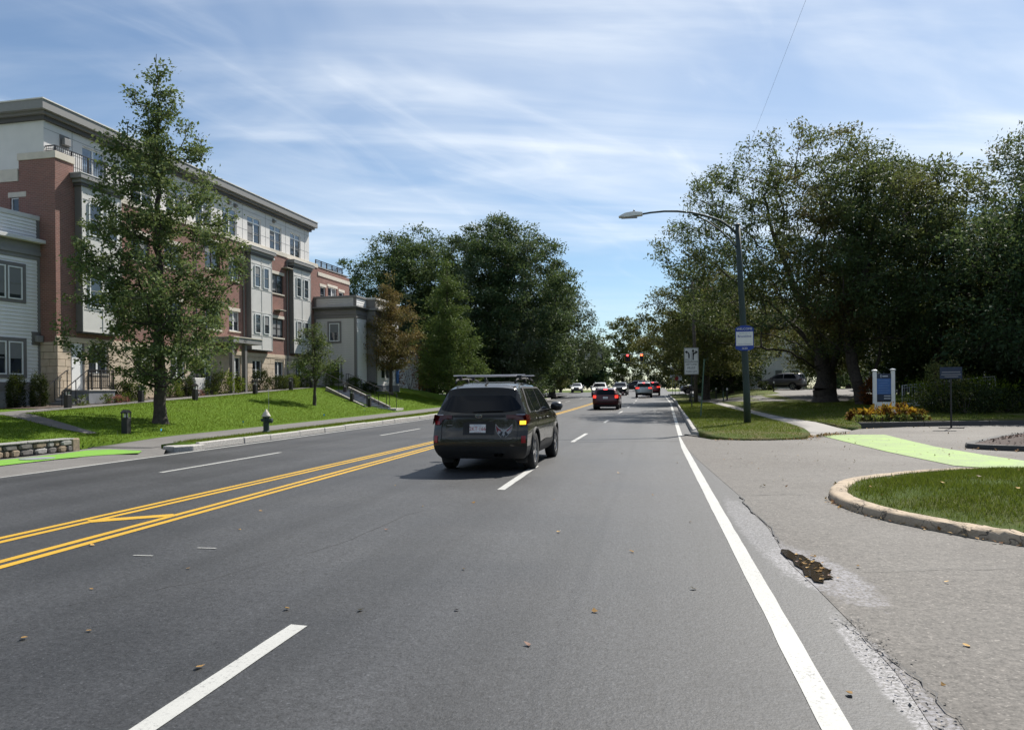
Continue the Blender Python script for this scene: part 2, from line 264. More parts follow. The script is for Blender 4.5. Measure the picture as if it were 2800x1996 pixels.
# ------------------------------------------------------------------ mesh helpers
def tag(o, label=None, cat=None, group=None, kind=None):
    if label: o['label'] = label
    if cat: o['category'] = cat
    if group: o['group'] = group
    if kind: o['kind'] = kind
    return o
def link(name, me, mat=None, parent=None, loc=None, rz=None):
    o = bpy.data.objects.new(name, me); C.objects.link(o)
    if mat and me is not None and not me.materials: me.materials.append(MATS[mat])
    if parent: o.parent = parent
    if loc is not None: o.location = loc
    if rz is not None: o.rotation_euler = (0, 0, rz)
    return o
def empty(name, loc, rz=0.0, label=None, cat=None, group=None, kind=None):
    o = bpy.data.objects.new(name, None); C.objects.link(o); o.location = loc; o.rotation_euler = (0, 0, rz); o.empty_display_size = 0.2
    return tag(o, label, cat, group, kind)

class MB:
    def __init__(s): s.v = []; s.f = []; s.mi = []; s.cur = 0
    def add(s, vs, fs):
        b = len(s.v); s.v += [tuple(v) for v in vs]; s.f += [tuple(i + b for i in f) for f in fs]; s.mi += [s.cur] * len(fs); return s
    def box(s, x0, x1, y0, y1, z0, z1):
        return s.add([(x0, y0, z0), (x1, y0, z0), (x1, y1, z0), (x0, y1, z0), (x0, y0, z1), (x1, y0, z1), (x1, y1, z1), (x0, y1, z1)],
                     [(0, 3, 2, 1), (4, 5, 6, 7), (0, 1, 5, 4), (1, 2, 6, 5), (2, 3, 7, 6), (3, 0, 4, 7)])
    def bar(s, p, q, w, h=None):            # rectangular bar from p to q
        h = h or w; p = Vector(p); q = Vector(q); d = (q - p).normalized(); up = Vector((0, 0, 1)) if abs(d.z) < 0.95 else Vector((0, 1, 0))
        a = d.cross(up).normalized() * (w / 2); b = a.cross(d).normalized() * (h / 2)
        vs = [p - a - b, p + a - b, p + a + b, p - a + b, q - a - b, q + a - b, q + a + b, q - a + b]
        return s.add(vs, [(0, 1, 2, 3), (7, 6, 5, 4), (0, 4, 5, 1), (1, 5, 6, 2), (2, 6, 7, 3), (3, 7, 4, 0)])
    def tube(s, pts, rad, n=8, cap=True):
        pts = [Vector(p) for p in pts]; rad = rad if isinstance(rad, (list, tuple)) else [rad] * len(pts); b = []; prev = None
        for i, p in enumerate(pts):
            d = ((pts[min(i + 1, len(pts) - 1)] - pts[max(i - 1, 0)])).normalized()
            if prev is None: a = d.orthogonal().normalized()
            else: a = (prev - d * prev.dot(d)).normalized()
            prev = a; c = d.cross(a)
            b += [p + (a * math.cos(2 * math.pi * k / n) + c * math.sin(2 * math.pi * k / n)) * rad[i] for k in range(n)]
        fs = [(i * n + k, i * n + (k + 1) % n, (i + 1) * n + (k + 1) % n, (i + 1) * n + k) for i in range(len(pts) - 1) for k in range(n)]
        if cap: fs += [tuple(reversed(range(n))), tuple((len(pts) - 1) * n + k for k in range(n))]
        return s.add(b, fs)
    def lathe(s, prof, n=12, c=(0, 0, 0), axis='z', cap=True):
        vs = []
        for r, h in prof:
            for k in range(n):
                a = 2 * math.pi * k / n; x, y = r * math.cos(a), r * math.sin(a)
                vs.append((c[0] + x, c[1] + y, c[2] + h) if axis == 'z' else (c[0] + h, c[1] + x, c[2] + y) if axis == 'x' else (c[0] + x, c[1] + h, c[2] + y))
        fs = [(i * n + k, i * n + (k + 1) % n, (i + 1) * n + (k + 1) % n, (i + 1) * n + k) for i in range(len(prof) - 1) for k in range(n)]
        if cap: fs += [tuple(reversed(range(n))), tuple((len(prof) - 1) * n + k for k in range(n))]
        return s.add(vs, fs)
    def prism(s, poly, z0, z1, axis='z'):
        n = len(poly)
        def P(p, h): return (p[0], p[1], h) if axis == 'z' else (h, p[0], p[1]) if axis == 'x' else (p[0], h, p[1])
        vs = [P(p, z0) for p in poly] + [P(p, z1) for p in poly]
        return s.add(vs, [tuple(reversed(range(n))), tuple(range(n, 2 * n))] + [(i, (i + 1) % n, n + (i + 1) % n, n + i) for i in range(n)])
    def mesh(s, name='mesh', bevel=0.0, smooth=False, seg=1):
        me = bpy.data.meshes.new(name); me.from_pydata(s.v, [], s.f); bm = bmesh.new(); bm.from_mesh(me)
        bmesh.ops.recalc_face_normals(bm, faces=bm.faces)
        if bevel: bmesh.ops.bevel(bm, geom=list(bm.edges), offset=bevel, segments=seg, affect='EDGES', clamp_overlap=True)
        bm.to_mesh(me); bm.free()
        if smooth: me.shade_smooth()
        return me
    def build(s, name, mat, parent=None, loc=None, rz=None, bevel=0.0, smooth=False, seg=1):
        return link(name, s.mesh(name, bevel, smooth, seg), mat, parent, loc, rz)

def nmesh(name, verts, faces4=None, tris=None, mat=None):
    """fast mesh from numpy arrays: quads and/or triangles"""
    me = bpy.data.meshes.new(name); me.vertices.add(len(verts)); me.vertices.foreach_set('co', np.ascontiguousarray(verts, np.float32).ravel())
    idx = []; cnt = []
    if faces4 is not None and len(faces4): idx.append(np.asarray(faces4, np.int32).ravel()); cnt.append(np.full(len(faces4), 4, np.int32))
    if tris is not None and len(tris): idx.append(np.asarray(tris, np.int32).ravel()); cnt.append(np.full(len(tris), 3, np.int32))
    idx = np.concatenate(idx); cnt = np.concatenate(cnt); st = np.concatenate(([0], np.cumsum(cnt)[:-1])).astype(np.int32)
    me.loops.add(len(idx)); me.loops.foreach_set('vertex_index', idx); me.polygons.add(len(cnt)); me.polygons.foreach_set('loop_start', st)
    me.polygons.foreach_set('loop_total', cnt); me.update(calc_edges=True)
    if mat: me.materials.append(MATS[mat])
    return me

def text_mesh(txt, size, align='CENTER', xs=1.0, shear=0.0):
    cu = bpy.data.curves.new('lettering', 'FONT'); cu.body = txt; cu.size = size; cu.align_x = align; cu.align_y = 'CENTER'; cu.shear = shear; cu.resolution_u = 3
    ob = bpy.data.objects.new('lettering', cu); C.objects.link(ob); bpy.context.view_layer.update()
    me = bpy.data.meshes.new_from_object(ob.evaluated_get(bpy.context.evaluated_depsgraph_get())); bpy.data.objects.remove(ob); bpy.data.curves.remove(cu)
    if xs != 1.0:
        for v in me.vertices: v.co.x *= xs
    return me
def lettering(name, txt, size, mat, parent, loc, rot, xs=1.0, align='CENTER'):
    me = text_mesh(txt, size, align, xs); me.materials.clear(); me.materials.append(MATS[mat])
    o = bpy.data.objects.new(name, me); C.objects.link(o); o.parent = parent; o.location = loc; o.rotation_euler = rot; return o

# ------------------------------------------------------------------ the lie of the land
def sm(a, b, x):
    t = min(max((x - a) / (b - a), 0.0), 1.0); return t * t * (3 - 2 * t)
def zr(Y): y = min(max(Y, 0.0), 150.0); return 8e-5 * y * y
def xo(Y): return 0.017 * (min(max(Y, 20.0), 67.0) - 20.0)
def XR(Y): return 0.80 + xo(Y)                                  # right edge line
def XL(Y): return -12.0 + 0.02 * (min(Y, 90) - 12) if Y > 12 else -12.0   # left edge line
def Hroad(x, y): return zr(y)
def zpath(Y): return min(max(1.0 + (Y - 26) * 0.04, 0.55), 2.0) * (1 - sm(62, 85, Y)) + (zr(Y) + 0.25) * sm(62, 85, Y)
def Hleft(x, y):
    z0 = zr(y) + 0.16; u = sm(15.2, 22.0, -x) * 0.35 + 0.65 * min(max((-x - 15.2) / 6.6, 0), 1)
    u *= sm(15.0, 21.0, y + 0.25 * (-15 - x)); return z0 + u * (zpath(y) - z0)
def Hright(x, y):
    z0 = zr(y) + 0.15; z1 = min(0.15 + 0.02 * max(y - 25, 0), 1.4); return z0 + (z1 - z0) * sm(4.5, 9, x)
def Hdrive(x, y): return zr(y) + 0.004 + 0.02 * sm(1.2, 5, x)

def sheet(name, poly, zf, mat, dz=0.0, res=1.0, parent=None, kind='structure', thick=0.0, label=None):
    bm = bmesh.new(); vs = [bm.verts.new((p[0], p[1], 0)) for p in poly]; bm.faces.new(vs)
    xs = [p[0] for p in poly]; ys = [p[1] for p in poly]
    def cut(ax, lo, hi):
        k = math.floor(lo / res) + 1
        while k * res < hi:
            co = [0, 0, 0]; no = [0, 0, 0]; co[ax] = k * res + 0.00013; no[ax] = 1
            bmesh.ops.bisect_plane(bm, geom=list(bm.verts) + list(bm.edges) + list(bm.faces), dist=1e-5, plane_co=co, plane_no=no); k += 1
    bmesh.ops.triangulate(bm, faces=list(bm.faces)); cut(0, min(xs), max(xs)); cut(1, min(ys), max(ys))
    for v in bm.verts: v.co.z = zf(v.co.x, v.co.y) + dz
    bmesh.ops.recalc_face_normals(bm, faces=bm.faces)
    if sum(f.normal.z for f in bm.faces) < 0: bmesh.ops.reverse_faces(bm, faces=bm.faces)
    if thick:
        be = [e for e in bm.edges if e.is_boundary]; r = bmesh.ops.extrude_edge_only(bm, edges=be)
        for g in r['geom']:
            if isinstance(g, bmesh.types.BMVert): g.co.z -= thick
    me = bpy.data.meshes.new(name); bm.to_mesh(me); bm.free(); me.shade_smooth()
    o = link(name, me, mat, parent)
    if kind and not parent: o['kind'] = kind
    if label: o['label'] = label
    return o
def strip(xf0, xf1, y0, y1, step=2.0):
    n = max(1, int(math.ceil((y1 - y0) / step))); ys = [y0 + (y1 - y0) * i / n for i in range(n + 1)]
    return [(xf0(y), y) for y in ys] + [(xf1(y), y) for y in reversed(ys)]
def ribbon(name, xf, wdt, y0, y1, mat, dz, parent=None, step=2.0, zf=Hroad):
    """painted line laid on the road"""
    if y0 < 22: step = 0.35
    n = max(1, int(math.ceil((y1 - y0) / step))); vs = []; fs = []; jr = random.Random(int(y0 * 10) + n)
    for i in range(n + 1):
        y = y0 + (y1 - y0) * i / n; x = xf(y)
        for s in (-1, 1): vs.append((x + s * wdt / 2 + jr.gauss(0, 0.0018), y + (jr.uniform(-0.02, 0.02) if i in (0, n) else 0), zf(x, y) + dz))
    for i in range(n): fs.append((2 * i, 2 * i + 1, 2 * i + 3, 2 * i + 2))
    me = bpy.data.meshes.new(name); me.from_pydata(vs, [], fs); return link(name, me, mat, parent)

# ground far out to the horizon
_far = []
def Hbase(x, y):
    if x < -15: return Hleft(x, y) - 0.5
    if x > 6: return min(Hright(x, y), Hdrive(x, y)) - 0.35
    return zr(y) - 0.45
bm = bmesh.new(); gx = [-1800, -500, -200, -100, -70] + list(range(-60, 61, 5)) + [70, 100, 200, 500, 1800]; gy = [-800, -200, -60] + list(range(-30, 161, 5)) + [180, 250, 400, 800, 1800, 3500]
gv = [[bm.verts.new((x, y, Hbase(x, y) if -80 <= x <= 80 and -60 <= y <= 170 else 1.2)) for x in gx] for y in gy]
for j in range(len(gy) - 1):
    for i in range(len(gx) - 1): bm.faces.new((gv[j][i], gv[j][i + 1], gv[j + 1][i + 1], gv[j + 1][i]))
me = bpy.data.meshes.new('ground'); bm.to_mesh(me); bm.free(); me.shade_smooth(); tag(link('ground', me, 'rough_grass'), kind='structure')

# road with its markings
road = sheet('road', strip(lambda y: XL(y) - 0.35, lambda y: XR(y) + 0.65, -40, 100, 2.0), Hroad, 'road_asphalt', 0, 3.0)
sheet('junction', [(-60, 100), (60, 100), (60, 122), (-60, 122)], Hroad, 'road_asphalt', 0.0, 4.0)
sheet('far_road', strip(lambda y: -9.5, lambda y: 2.5, 122, 420, 10), Hroad, 'road_asphalt', 0.0, 8.0)
ribbon('edge_line', XR, 0.135, -20, 98, 'white_paint', 0.004, road)
ribbon('edge_line', XL, 0.12, -20, 98, 'white_paint', 0.004, road)
DX = lambda y: -2.30 + xo(y)
for a, b in [(-8, -5), (1.2, 4.72), (11.6, 15.3), (22.1, 26.2), (34.0, 36.6), (44.5, 48.5), (55.5, 59), (65.5, 69), (74, 77.5), (84, 88)]: ribbon('lane_dash', DX, 0.125, a, b, 'white_paint', 0.004, road)
LX = lambda y: -9.45 + 0.022 * (y - 12)
for a, b in [(2, 5.5), (13.5, 18.2), (25.1, 29.4), (37, 40.5), (49, 52.5), (61, 64.5), (73, 76.5), (85, 88)]: ribbon('lane_dash', LX, 0.11, a, b, 'white_paint', 0.004, road)
Y1 = lambda y: -5.74 + xo(y); Y2 = lambda y: min(-6.72 + 0.030 * (y - 7), -6.02 + xo(y)) if y > 7 else -6.72
for xf in (lambda y: Y1(y) + 0.0, lambda y: Y1(y) - 0.19, lambda y: Y2(y) + 0.0, lambda y: Y2(y) - 0.19 if Y2(y) < Y1(y) - 0.42 else Y2(y) - 0.02):
    ribbon('centre_line', xf, 0.105, -20, 98, 'yellow_paint', 0.004, road)
mb = MB(); mb.add([(-6.80, 8.30, 0.011), (-6.62, 8.14, 0.011), (-5.86, 8.72, 0.011), (-6.02, 8.86, 0.011)], [(0, 1, 2, 3)]); mb.build('hatch_bar', 'yellow_paint', road)
for x, y, r_ in ((-4.35, 6.93, 0.3), (-4.76, 6.53, 0.25), (-1.39, 19.58, 0.1)):
    mb = MB(); mb.add([(x - 0.1, y - 0.012, 0.008 + zr(y)), (x + 0.1, y - 0.008, 0.008 + zr(y)), (x + 0.11, y + 0.014, 0.008 + zr(y)), (x - 0.09, y + 0.01, 0.008 + zr(y))], [(0, 1, 2, 3)]); mb.build('paint_tick', 'white_paint', road)
def crack(name, pts, w0, mat='dark_trim', parent=None, zf=Hroad, dz=0.006, seed=1, jit=0.03, sub=6):
    rr = random.Random(seed); P = []
    for a, b in zip(pts[:-1], pts[1:]):
        for k in range(sub): t = k / sub; P.append((a[0] + (b[0] - a[0]) * t + rr.gauss(0, jit), a[1] + (b[1] - a[1]) * t + rr.gauss(0, jit)))
    P.append(pts[-1]); vs = []; fs = []
    for i, p in enumerate(P):
        q = P[min(i + 1, len(P) - 1)]; o = P[max(i - 1, 0)]; d = Vector((q[0] - o[0], q[1] - o[1])).normalized(); n = Vector((-d.y, d.x)) * w0 * rr.uniform(0.3, 1.3) * 0.5
        z = zf(p[0], p[1]) + dz; vs += [(p[0] - n.x, p[1] - n.y, z), (p[0] + n.x, p[1] + n.y, z)]
    for i in range(len(P) - 1): fs.append((2 * i, 2 * i + 1, 2 * i + 3, 2 * i + 2))
    me = bpy.data.meshes.new(name); me.from_pydata(vs, [], fs); return link(name, me, mat, parent)
crack('tar_crack', [(-4.2, 4.9), (-3.6, 5.8), (-3.15, 7.2), (-2.9, 9.5)], 0.007, 'dark_asphalt', road, seed=3, dz=0.003)
crack('tar_crack', [(-2.35, 22.0), (-1.0, 22.3), (0.75, 22.6)], 0.05, 'dark_asphalt', road, seed=4, dz=0.003)

# right: old driveway apron, its worn seam and puddle
drive = sheet('driveway', [(0.9, -20), (40, -20), (40, 29.6), (14, 31.2), (9, 29.6), (6.6, 28.0), (4.9, 24.6), (1.7, 24.6), (0.86, 24.9), (0.86, 20), (0.95, 17), (1.13, 13), (1.21, 11.3), (1.2, 9.95), (1.24, 8.7), (1.2, 7.8), (1.17, 7.0), (1.22, 6.2), (1.26, 5.2), (1.27, 4.4), (1.22, 3.7), (1.15, 2)], Hdrive, 'old_asphalt', 0.0, 1.5)
rr = random.Random(5)
def blob(cx, cy, rx, ry, n, seed, jit=0.18, rot=0.0):
    q = random.Random(seed); out_ = []
    for k in range(n):
        a = 2 * math.pi * k / n; r_ = 1 + q.uniform(-jit, jit); x = rx * r_ * math.cos(a); y = ry * r_ * math.sin(a)
        out_.append((cx + x * math.cos(rot) - y * math.sin(rot), cy + x * math.sin(rot) + y * math.cos(rot)))
    return out_
plain('gravel_edge', (0.40, 0.38, 0.40), 0.9, var=0.55, vs=90, bump=1.0, bs=80)
t = NT('puddle_water'); t.prin((0.035, 0.027, 0.02), 0.05, 0, 0.6)
t = NT('damp_asphalt'); v = t.pos(); n1 = t.noise(v, 90, 3, .7); t.prin(t.mix(t.mr(n1, .35, .65), (.10, .10, .11), (.52, .51, .55)), 0.55, 0, .5, t.bump(n1, .6, .006))
0 and sheet('damp_patch', [(1.10, 7.95), (1.22, 8.15), (1.40, 7.55), (1.60, 7.0), (1.68, 6.72), (1.52, 6.35), (1.34, 5.98), (1.18, 5.6), (1.04, 5.9), (1.02, 6.6), (1.05, 7.3)], Hdrive, 'damp_asphalt', 0.009, 0.5, drive)
sheet('puddle', [(1.16, 7.46), (1.19, 7.55), (1.245, 7.52), (1.27, 7.36), (1.33, 7.30), (1.35, 7.10), (1.42, 7.02), (1.41, 6.84), (1.45, 6.72), (1.40, 6.60), (1.41, 6.46), (1.33, 6.42), (1.30, 6.30), (1.235, 6.33), (1.24, 6.46), (1.205, 6.56), (1.225, 6.74), (1.19, 6.90), (1.205, 7.08), (1.17, 7.22)], Hdrive, 'puddle_water', 0.013, 0.5, drive)
0 and sheet('ravelled_edge', [(1.12, 5.3), (1.22, 5.6), (1.33, 5.1), (1.36, 4.5), (1.38, 3.9), (1.36, 2.5), (1.14, 2.5), (1.12, 3.6), (1.14, 4.5)], Hdrive, 'gravel_edge', 0.009, 0.5, drive)
crack('seam_crack', [(1.20, 5.35), (1.26, 4.9), (1.33, 4.4), (1.36, 3.8), (1.33, 2.6)], 0.010, 'dark_asphalt', drive, Hdrive, 0.014, 5, 0.012)
crack('seam_crack', [(1.21, 11.3), (1.21, 10), (1.25, 8.7), (1.22, 7.9)], 0.02, 'dark_asphalt', drive, Hdrive, 0.012, 6, 0.015)
crack('seam_crack', [(1.22, 11.3), (1.9, 11.45), (2.4, 11.35)], 0.02, 'dark_asphalt', drive, Hdrive, 0.012, 7, 0.012)
crack('seam_crack', [(1.65, 6.7), (2.4, 6.9), (3.3, 7.0)], 0.007, 'dark_asphalt', drive, Hdrive, 0.012, 8, 0.012)
crack('seam_crack', [(1.5, 3.6), (1.9, 3.5), (2.6, 3.1)], 0.03, 'dark_asphalt', drive, Hdrive, 0.012, 9, 0.02)
sheet('green_lane', [(5.05, 24.3), (5.4, 25.0), (6.98, 25.1), (6.85, 22), (6.80, 20.2), (6.98, 18.1), (7.3, 15.9), (8.2, 13.9), (10, 12.2), (9.6, 10.6), (8.2, 12.6), (6.6, 14.6), (5.55, 15.6), (5.28, 18.6), (5.15, 21.5)], Hdrive, 'green_paint_worn', 0.009, 1.0, drive)

# left: apron with green paint, sidewalk, verge, lawn
lw = sheet('left_apron', [(-12.0, -20), (-12.0, 17.3), (-12.75, 18.5), (-13.0, 19.4), (-15.2, 20.6), (-14.95, 18.0), (-14.75, 16.3), (-14.8, 14), (-15.5, -20)], lambda x, y: zr(y) + 0.05 + 0.06 * sm(12.0, 12.6, -x), 'walk_asphalt', -0.045, 1.5)
HA = lambda x, y: zr(y) + 0.01 + 0.06 * sm(12.0, 12.6, -x)
sheet('green_lane', [(-13.35, 11.5), (-13.35, 13.85), (-13.30, 15.4), (-13.05, 16.3), (-12.5, 17.05), (-12.85, 17.65), (-14.1, 18.05), (-14.5, 17.7), (-14.3, 16.3), (-14.4, 15.4), (-14.55, 14.6), (-14.6, 11.5)], HA, 'green_paint', 0.006, 1.0, lw)
m = MB(); m.lathe([(0.36, 0), (0.36, 0.014), (0.30, 0.018), (0.0001, 0.018)], 20); mh = m.build('manhole_cover', 'grey_concrete', None, (-13.85, 15.35, HA(-13.85, 15.35) + 0.004)); tag(mh, 'round grey iron manhole cover set in the green paint', 'manhole cover')
sheet('sidewalk', strip(lambda y: -15.2, lambda y: XL(y) - 1.38 - 0.010 * max(y - 25, 0), 18.6, 84, 3.0), lambda x, y: zr(y) + 0.075 + 0.09 * sm(18.8, 22.5, y), 'walk_asphalt', 0, 1.5, thick=0.2)
verge = sheet('verge', [(-12.9, 18.5), (-12.35, 19.0)] + [(XL(y) - 0.5, y) for y in range(20, 85, 3)] + [(XL(y) - 1.36 - 0.010 * max(y - 25, 0), y) for y in range(84, 19, -3)], lambda x, y: zr(y) + 0.15, 'lawn_grass', 0.022, 2.0, thick=0.2)
lawn = sheet('lawn', [(-15.2, 20.4)] + [(-15.2 + 0.06 * math.sin(y * 1.7), y) for y in range(22, 96, 2)] + [(-70, 96), (-70, 8), (-40, 8), (-15.35, 8), (-15.2, 14), (-15.05, 17.7), (-15.6, 18.6)], Hleft, 'lawn_grass', 0.02, 1.0, thick=0.3)
sheet('building_path', strip(lambda y: -23.3, lambda y: -21.9, 22, 50, 2), Hleft, 'walk_asphalt', 0.03, 1.0)
sheet('entry_walk', [(-16.9, 20.75), (-16.9, 21.1), (-18.5, 22.0), (-22.0, 23.8), (-22.0, 22.8), (-18.5, 21.2)], Hleft, 'walk_asphalt', 0.035, 1.0)
sheet('planting_bed', strip(lambda y: -25.5, lambda y: -23.3, 26, 52, 2), Hleft, 'soil', 0.05, 1.0)

plain('walk_concrete', (0.27, 0.255, 0.235), 0.9, var=0.16, vs=2.5, bump=0.25, bs=50)
# right: verge, sidewalk, lawn, side drive
Hwalk = lambda x, y: Hdrive(x, y) + (Hright(x, y) - Hdrive(x, y)) * sm(0.0, 2.2, (x - 4.65) * -0.873 + (y - 23.9) * 0.487)
Hverge = lambda x, y: Hdrive(x, y) + (Hright(x, y) - Hdrive(x, y)) * sm(22.5, 24.6, y)
vr = [(1.75, 23.2), (1.45, 24.3)] + [(XR(y) + 0.55, y) for y in range(25, 98, 3)]
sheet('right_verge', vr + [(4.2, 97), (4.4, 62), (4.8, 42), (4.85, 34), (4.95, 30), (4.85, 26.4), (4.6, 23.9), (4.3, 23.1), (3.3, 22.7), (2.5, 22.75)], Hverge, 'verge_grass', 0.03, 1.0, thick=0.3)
sheet('right_sidewalk', [(4.4, 97), (4.5, 62), (4.85, 42), (4.88, 34), (4.98, 30), (4.88, 26.4), (4.65, 23.9), (6.6, 27.4), (6.2, 29.5), (5.85, 31.6), (5.6, 34.2), (5.5, 38), (5.4, 45), (5.2, 62), (5.1, 97)], Hwalk, 'walk_concrete', 0.02, 0.8, thick=0.15)
Hlawn = lambda x, y: Hdrive(x, y) + (Hright(x, y) - Hdrive(x, y)) * sm(-0.3, 1.6, (x - 6.55) * -0.55 + (y - 27.3) * 0.83 if x < 8 else 9)
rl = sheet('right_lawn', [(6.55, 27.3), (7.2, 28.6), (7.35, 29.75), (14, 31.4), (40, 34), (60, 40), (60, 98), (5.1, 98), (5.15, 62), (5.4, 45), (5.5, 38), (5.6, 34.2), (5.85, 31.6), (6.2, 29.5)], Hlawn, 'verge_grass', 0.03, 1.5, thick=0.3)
sheet('side_drive', [(3.7, 60.0), (5.4, 61.5), (6.9, 56.3), (8.2, 51.5), (9.9, 50.5), (12, 50.8), (14.8, 60), (16.5, 66), (34, 72), (34, 96), (14, 90), (11.5, 77), (10.9, 69.2), (9.2, 65), (6.8, 66.2), (4.6, 72), (3.9, 72)], Hright, 'old_asphalt', 0.036, 2.0)

# ------------------------------------------------------------------ kerbs
def kerb_run(name, xf, y0, y1, side, label_mat='granite', wdt=0.15, hgt=0.16, lmin=1.5, lmax=2.3, seed=1, zf=zr):
    root = empty(name, (xf(y0), y0, 0), kind='structure'); q = random.Random(seed); y = y0
    while y < y1:
        L = min(q.uniform(lmin, lmax), y1 - y + 0.01); a = y + 0.008; b = y + L - 0.008; xa, xb = xf(a), xf(b); h = hgt + q.uniform(-0.012, 0.012); d = q.uniform(-0.012, 0.012)
        m = MB(); za, zb = zf(a), zf(b)
        m.add([(xa + d, a, za - 0.1), (xa + d + side * wdt, a, za - 0.1), (xb + d + side * wdt, b, zb - 0.1), (xb + d, b, zb - 0.1),
               (xa + d + side * 0.02, a, za + h), (xa + d + side * wdt, a, za + h + 0.01), (xb + d + side * wdt, b, zb + h + 0.01), (xb + d + side * 0.02, b, zb + h)],
              [(0, 3, 2, 1), (4, 5, 6, 7), (0, 1, 5, 4), (1, 2, 6, 5), (2, 3, 7, 6), (3, 0, 4, 7)])
        o = m.build('kerb_stone', label_mat, None, bevel=0.018); o.parent = root; o.matrix_parent_inverse = Matrix.Translation((-xf(y0), -y0, 0)); y += L
    return root
kerb_run('left_kerb', lambda y: XL(y) - 0.34, 19.2, 84, -1, seed=2)
kerb_run('right_kerb', lambda y: XR(y) + 0.40, 25.3, 97, 1, seed=3)
m = MB(); m.prism([(-12.75, 18.35), (-12.3, 18.15), (-12.02, 18.6), (-12.02, 19.15), (-12.5, 19.15), (-12.8, 18.8)], -0.05, zr(19) + 0.14)
tag(m.build('kerb_nose', 'granite', bevel=0.02), kind='structure')
# right corner: granite return with storm drain mouth
m = MB(); m.prism([(1.21, 25.28), (1.38, 25.28), (1.75, 24.75), (2.05, 24.3), (1.95, 24.12), (1.55, 24.5)], 0.0, zr(25) + 0.14); kr = m.build('kerb_return', 'granite', bevel=0.015); tag(kr, kind='structure')
m = MB(); m.prism([(1.02, 25.25), (1.2, 25.25), (1.62, 24.38), (1.95, 24.08), (1.85, 23.95), (1.4, 24.3)], 0.02, zr(25) + 0.035); m.build('drain_mouth', 'sign_black', kr)
def loop_pts(ctrl, n):
    """closed Catmull-Rom through control points, resampled evenly"""
    P = [Vector(c) for c in ctrl]; k = len(P); dense = []
    for i in range(k):
        p0, p1, p2, p3 = P[i - 1], P[i], P[(i + 1) % k], P[(i + 2) % k]
        for j in range(16):
            t = j / 16; dense.append(0.5 * ((2 * p1) + (-p0 + p2) * t + (2 * p0 - 5 * p1 + 4 * p2 - p3) * t * t + (-p0 + 3 * p1 - 3 * p2 + p3) * t ** 3))
    L = [0]
    for a, b in zip(dense, dense[1:] + dense[:1]): L.append(L[-1] + (b - a).length)
    res = []; j = 0
    for i in range(n):
        s = L[-1] * i / n
        while L[j + 1] < s: j += 1
        f = (s - L[j]) / max(L[j + 1] - L[j], 1e-9); res.append(dense[j].lerp(dense[(j + 1) % len(dense)], f))
    return res
def ring_kerb(name, ctrl, n, width, hgt, mat, group_segs, seed, crumble=None):
    root = empty(name, (ctrl[0][0], ctrl[0][1], 0), kind='structure'); P = loop_pts(ctrl, n); q = random.Random(seed)
    N = []
    for i in range(n): d = (P[(i + 1) % n] - P[i - 1]).normalized(); N.append(Vector((-d.y, d.x)))
    cen = sum(P, Vector((0, 0))) / n
    if (cen - P[0]).dot(N[0]) < 0: N = [-k for k in N]
    prof = [(0.0, -0.06), (0.0, 0.35), (0.05, 0.75), (0.13, 0.97), (0.30, 1.0), (0.72, 1.0), (0.93, 0.94), (1.0, 0.6), (1.0, -0.06)]
    i = 0
    while i < n:
        k = min(group_segs, n - i); m = MB(); rows = k + 1
        for j in range(rows):
            t = (i + j) % n; p = P[t]; nn = N[t]; end = 0.012 if j in (0, rows - 1) else 0.0
            for a, h in prof:
                jx = q.gauss(0, 0.003); jz = q.gauss(0, 0.0025)
                if crumble and crumble(p): jx += q.gauss(0, 0.012); jz += q.gauss(-0.006, 0.009)
                w_ = p + nn * (a * width + jx); z = Hdrive(p.x, p.y) + h * (hgt) * (1 - end * 2) + (jz if h > 0.3 else 0)
                m.v.append((w_.x, w_.y, z))
        c = len(prof)
        for j in range(rows - 1):
            for a in range(c - 1): m.f.append((j * c + a, (j + 1) * c + a, (j + 1) * c + a + 1, j * c + a + 1)); m.mi.append(0)
        m.f += [tuple(range(c)), tuple(reversed(range((rows - 1) * c, rows * c)))]; m.mi += [0, 0]
        o = m.build('kerb_stone', mat, None, smooth=True); o.data.set_sharp_from_angle(angle=R(50)); o.parent = root; o.matrix_parent_inverse = Matrix.Translation((-ctrl[0][0], -ctrl[0][1], 0)); i += k
    return root, P, N
ICT = [(2.37, 11.1), (2.62, 11.95), (3.05, 12.75), (4.2, 13.75), (5.4, 14.3), (6.5, 13.9), (8.0, 12.2), (9.0, 10.2), (8.6, 8.6), (7.2, 7.6), (5.4, 7.25), (4.2, 7.45), (3.45, 7.95), (3.05, 8.5), (2.78, 8.95), (2.52, 9.55), (2.36, 10.3)]
IK, IP, IN = ring_kerb('island_kerb', ICT, 132, 0.25, 0.105, 'tan_kerb', 6, 4, lambda p: p.y < 8.75 and p.x < 5)
inner = [(p + n_ * 0.25) for p, n_ in zip(IP, IN)]
def Hisland(x, y):
    d = min((Vector((x, y)) - p).length for p in IP); return Hdrive(x, y) + 0.085 + 0.14 * sm(0.2, 1.6, d)
isl = sheet('island_grass', [(p.x, p.y) for p in inner], Hisland, 'rough_grass', 0.0, 0.5)
MCT = [(7.35, 19.9), (8.1, 21.2), (9.6, 23.4), (11.2, 24.9), (14, 25.2), (16, 23.2), (15, 20.5), (12, 18.9), (9.6, 18.7), (8.2, 19.0)]
MK, MP, MN = ring_kerb('mulch_kerb', MCT, 60, 0.22, 0.12, 'dark_asphalt', 60, 5)
def Hmulch(x, y):
    d = min((Vector((x, y)) - p).length for p in MP); return Hdrive(x, y) + 0.10 + 0.42 * sm(0.1, 2.4, d)
minner = [(p + n_ * 0.2) for p, n_ in zip(MP, MN)]
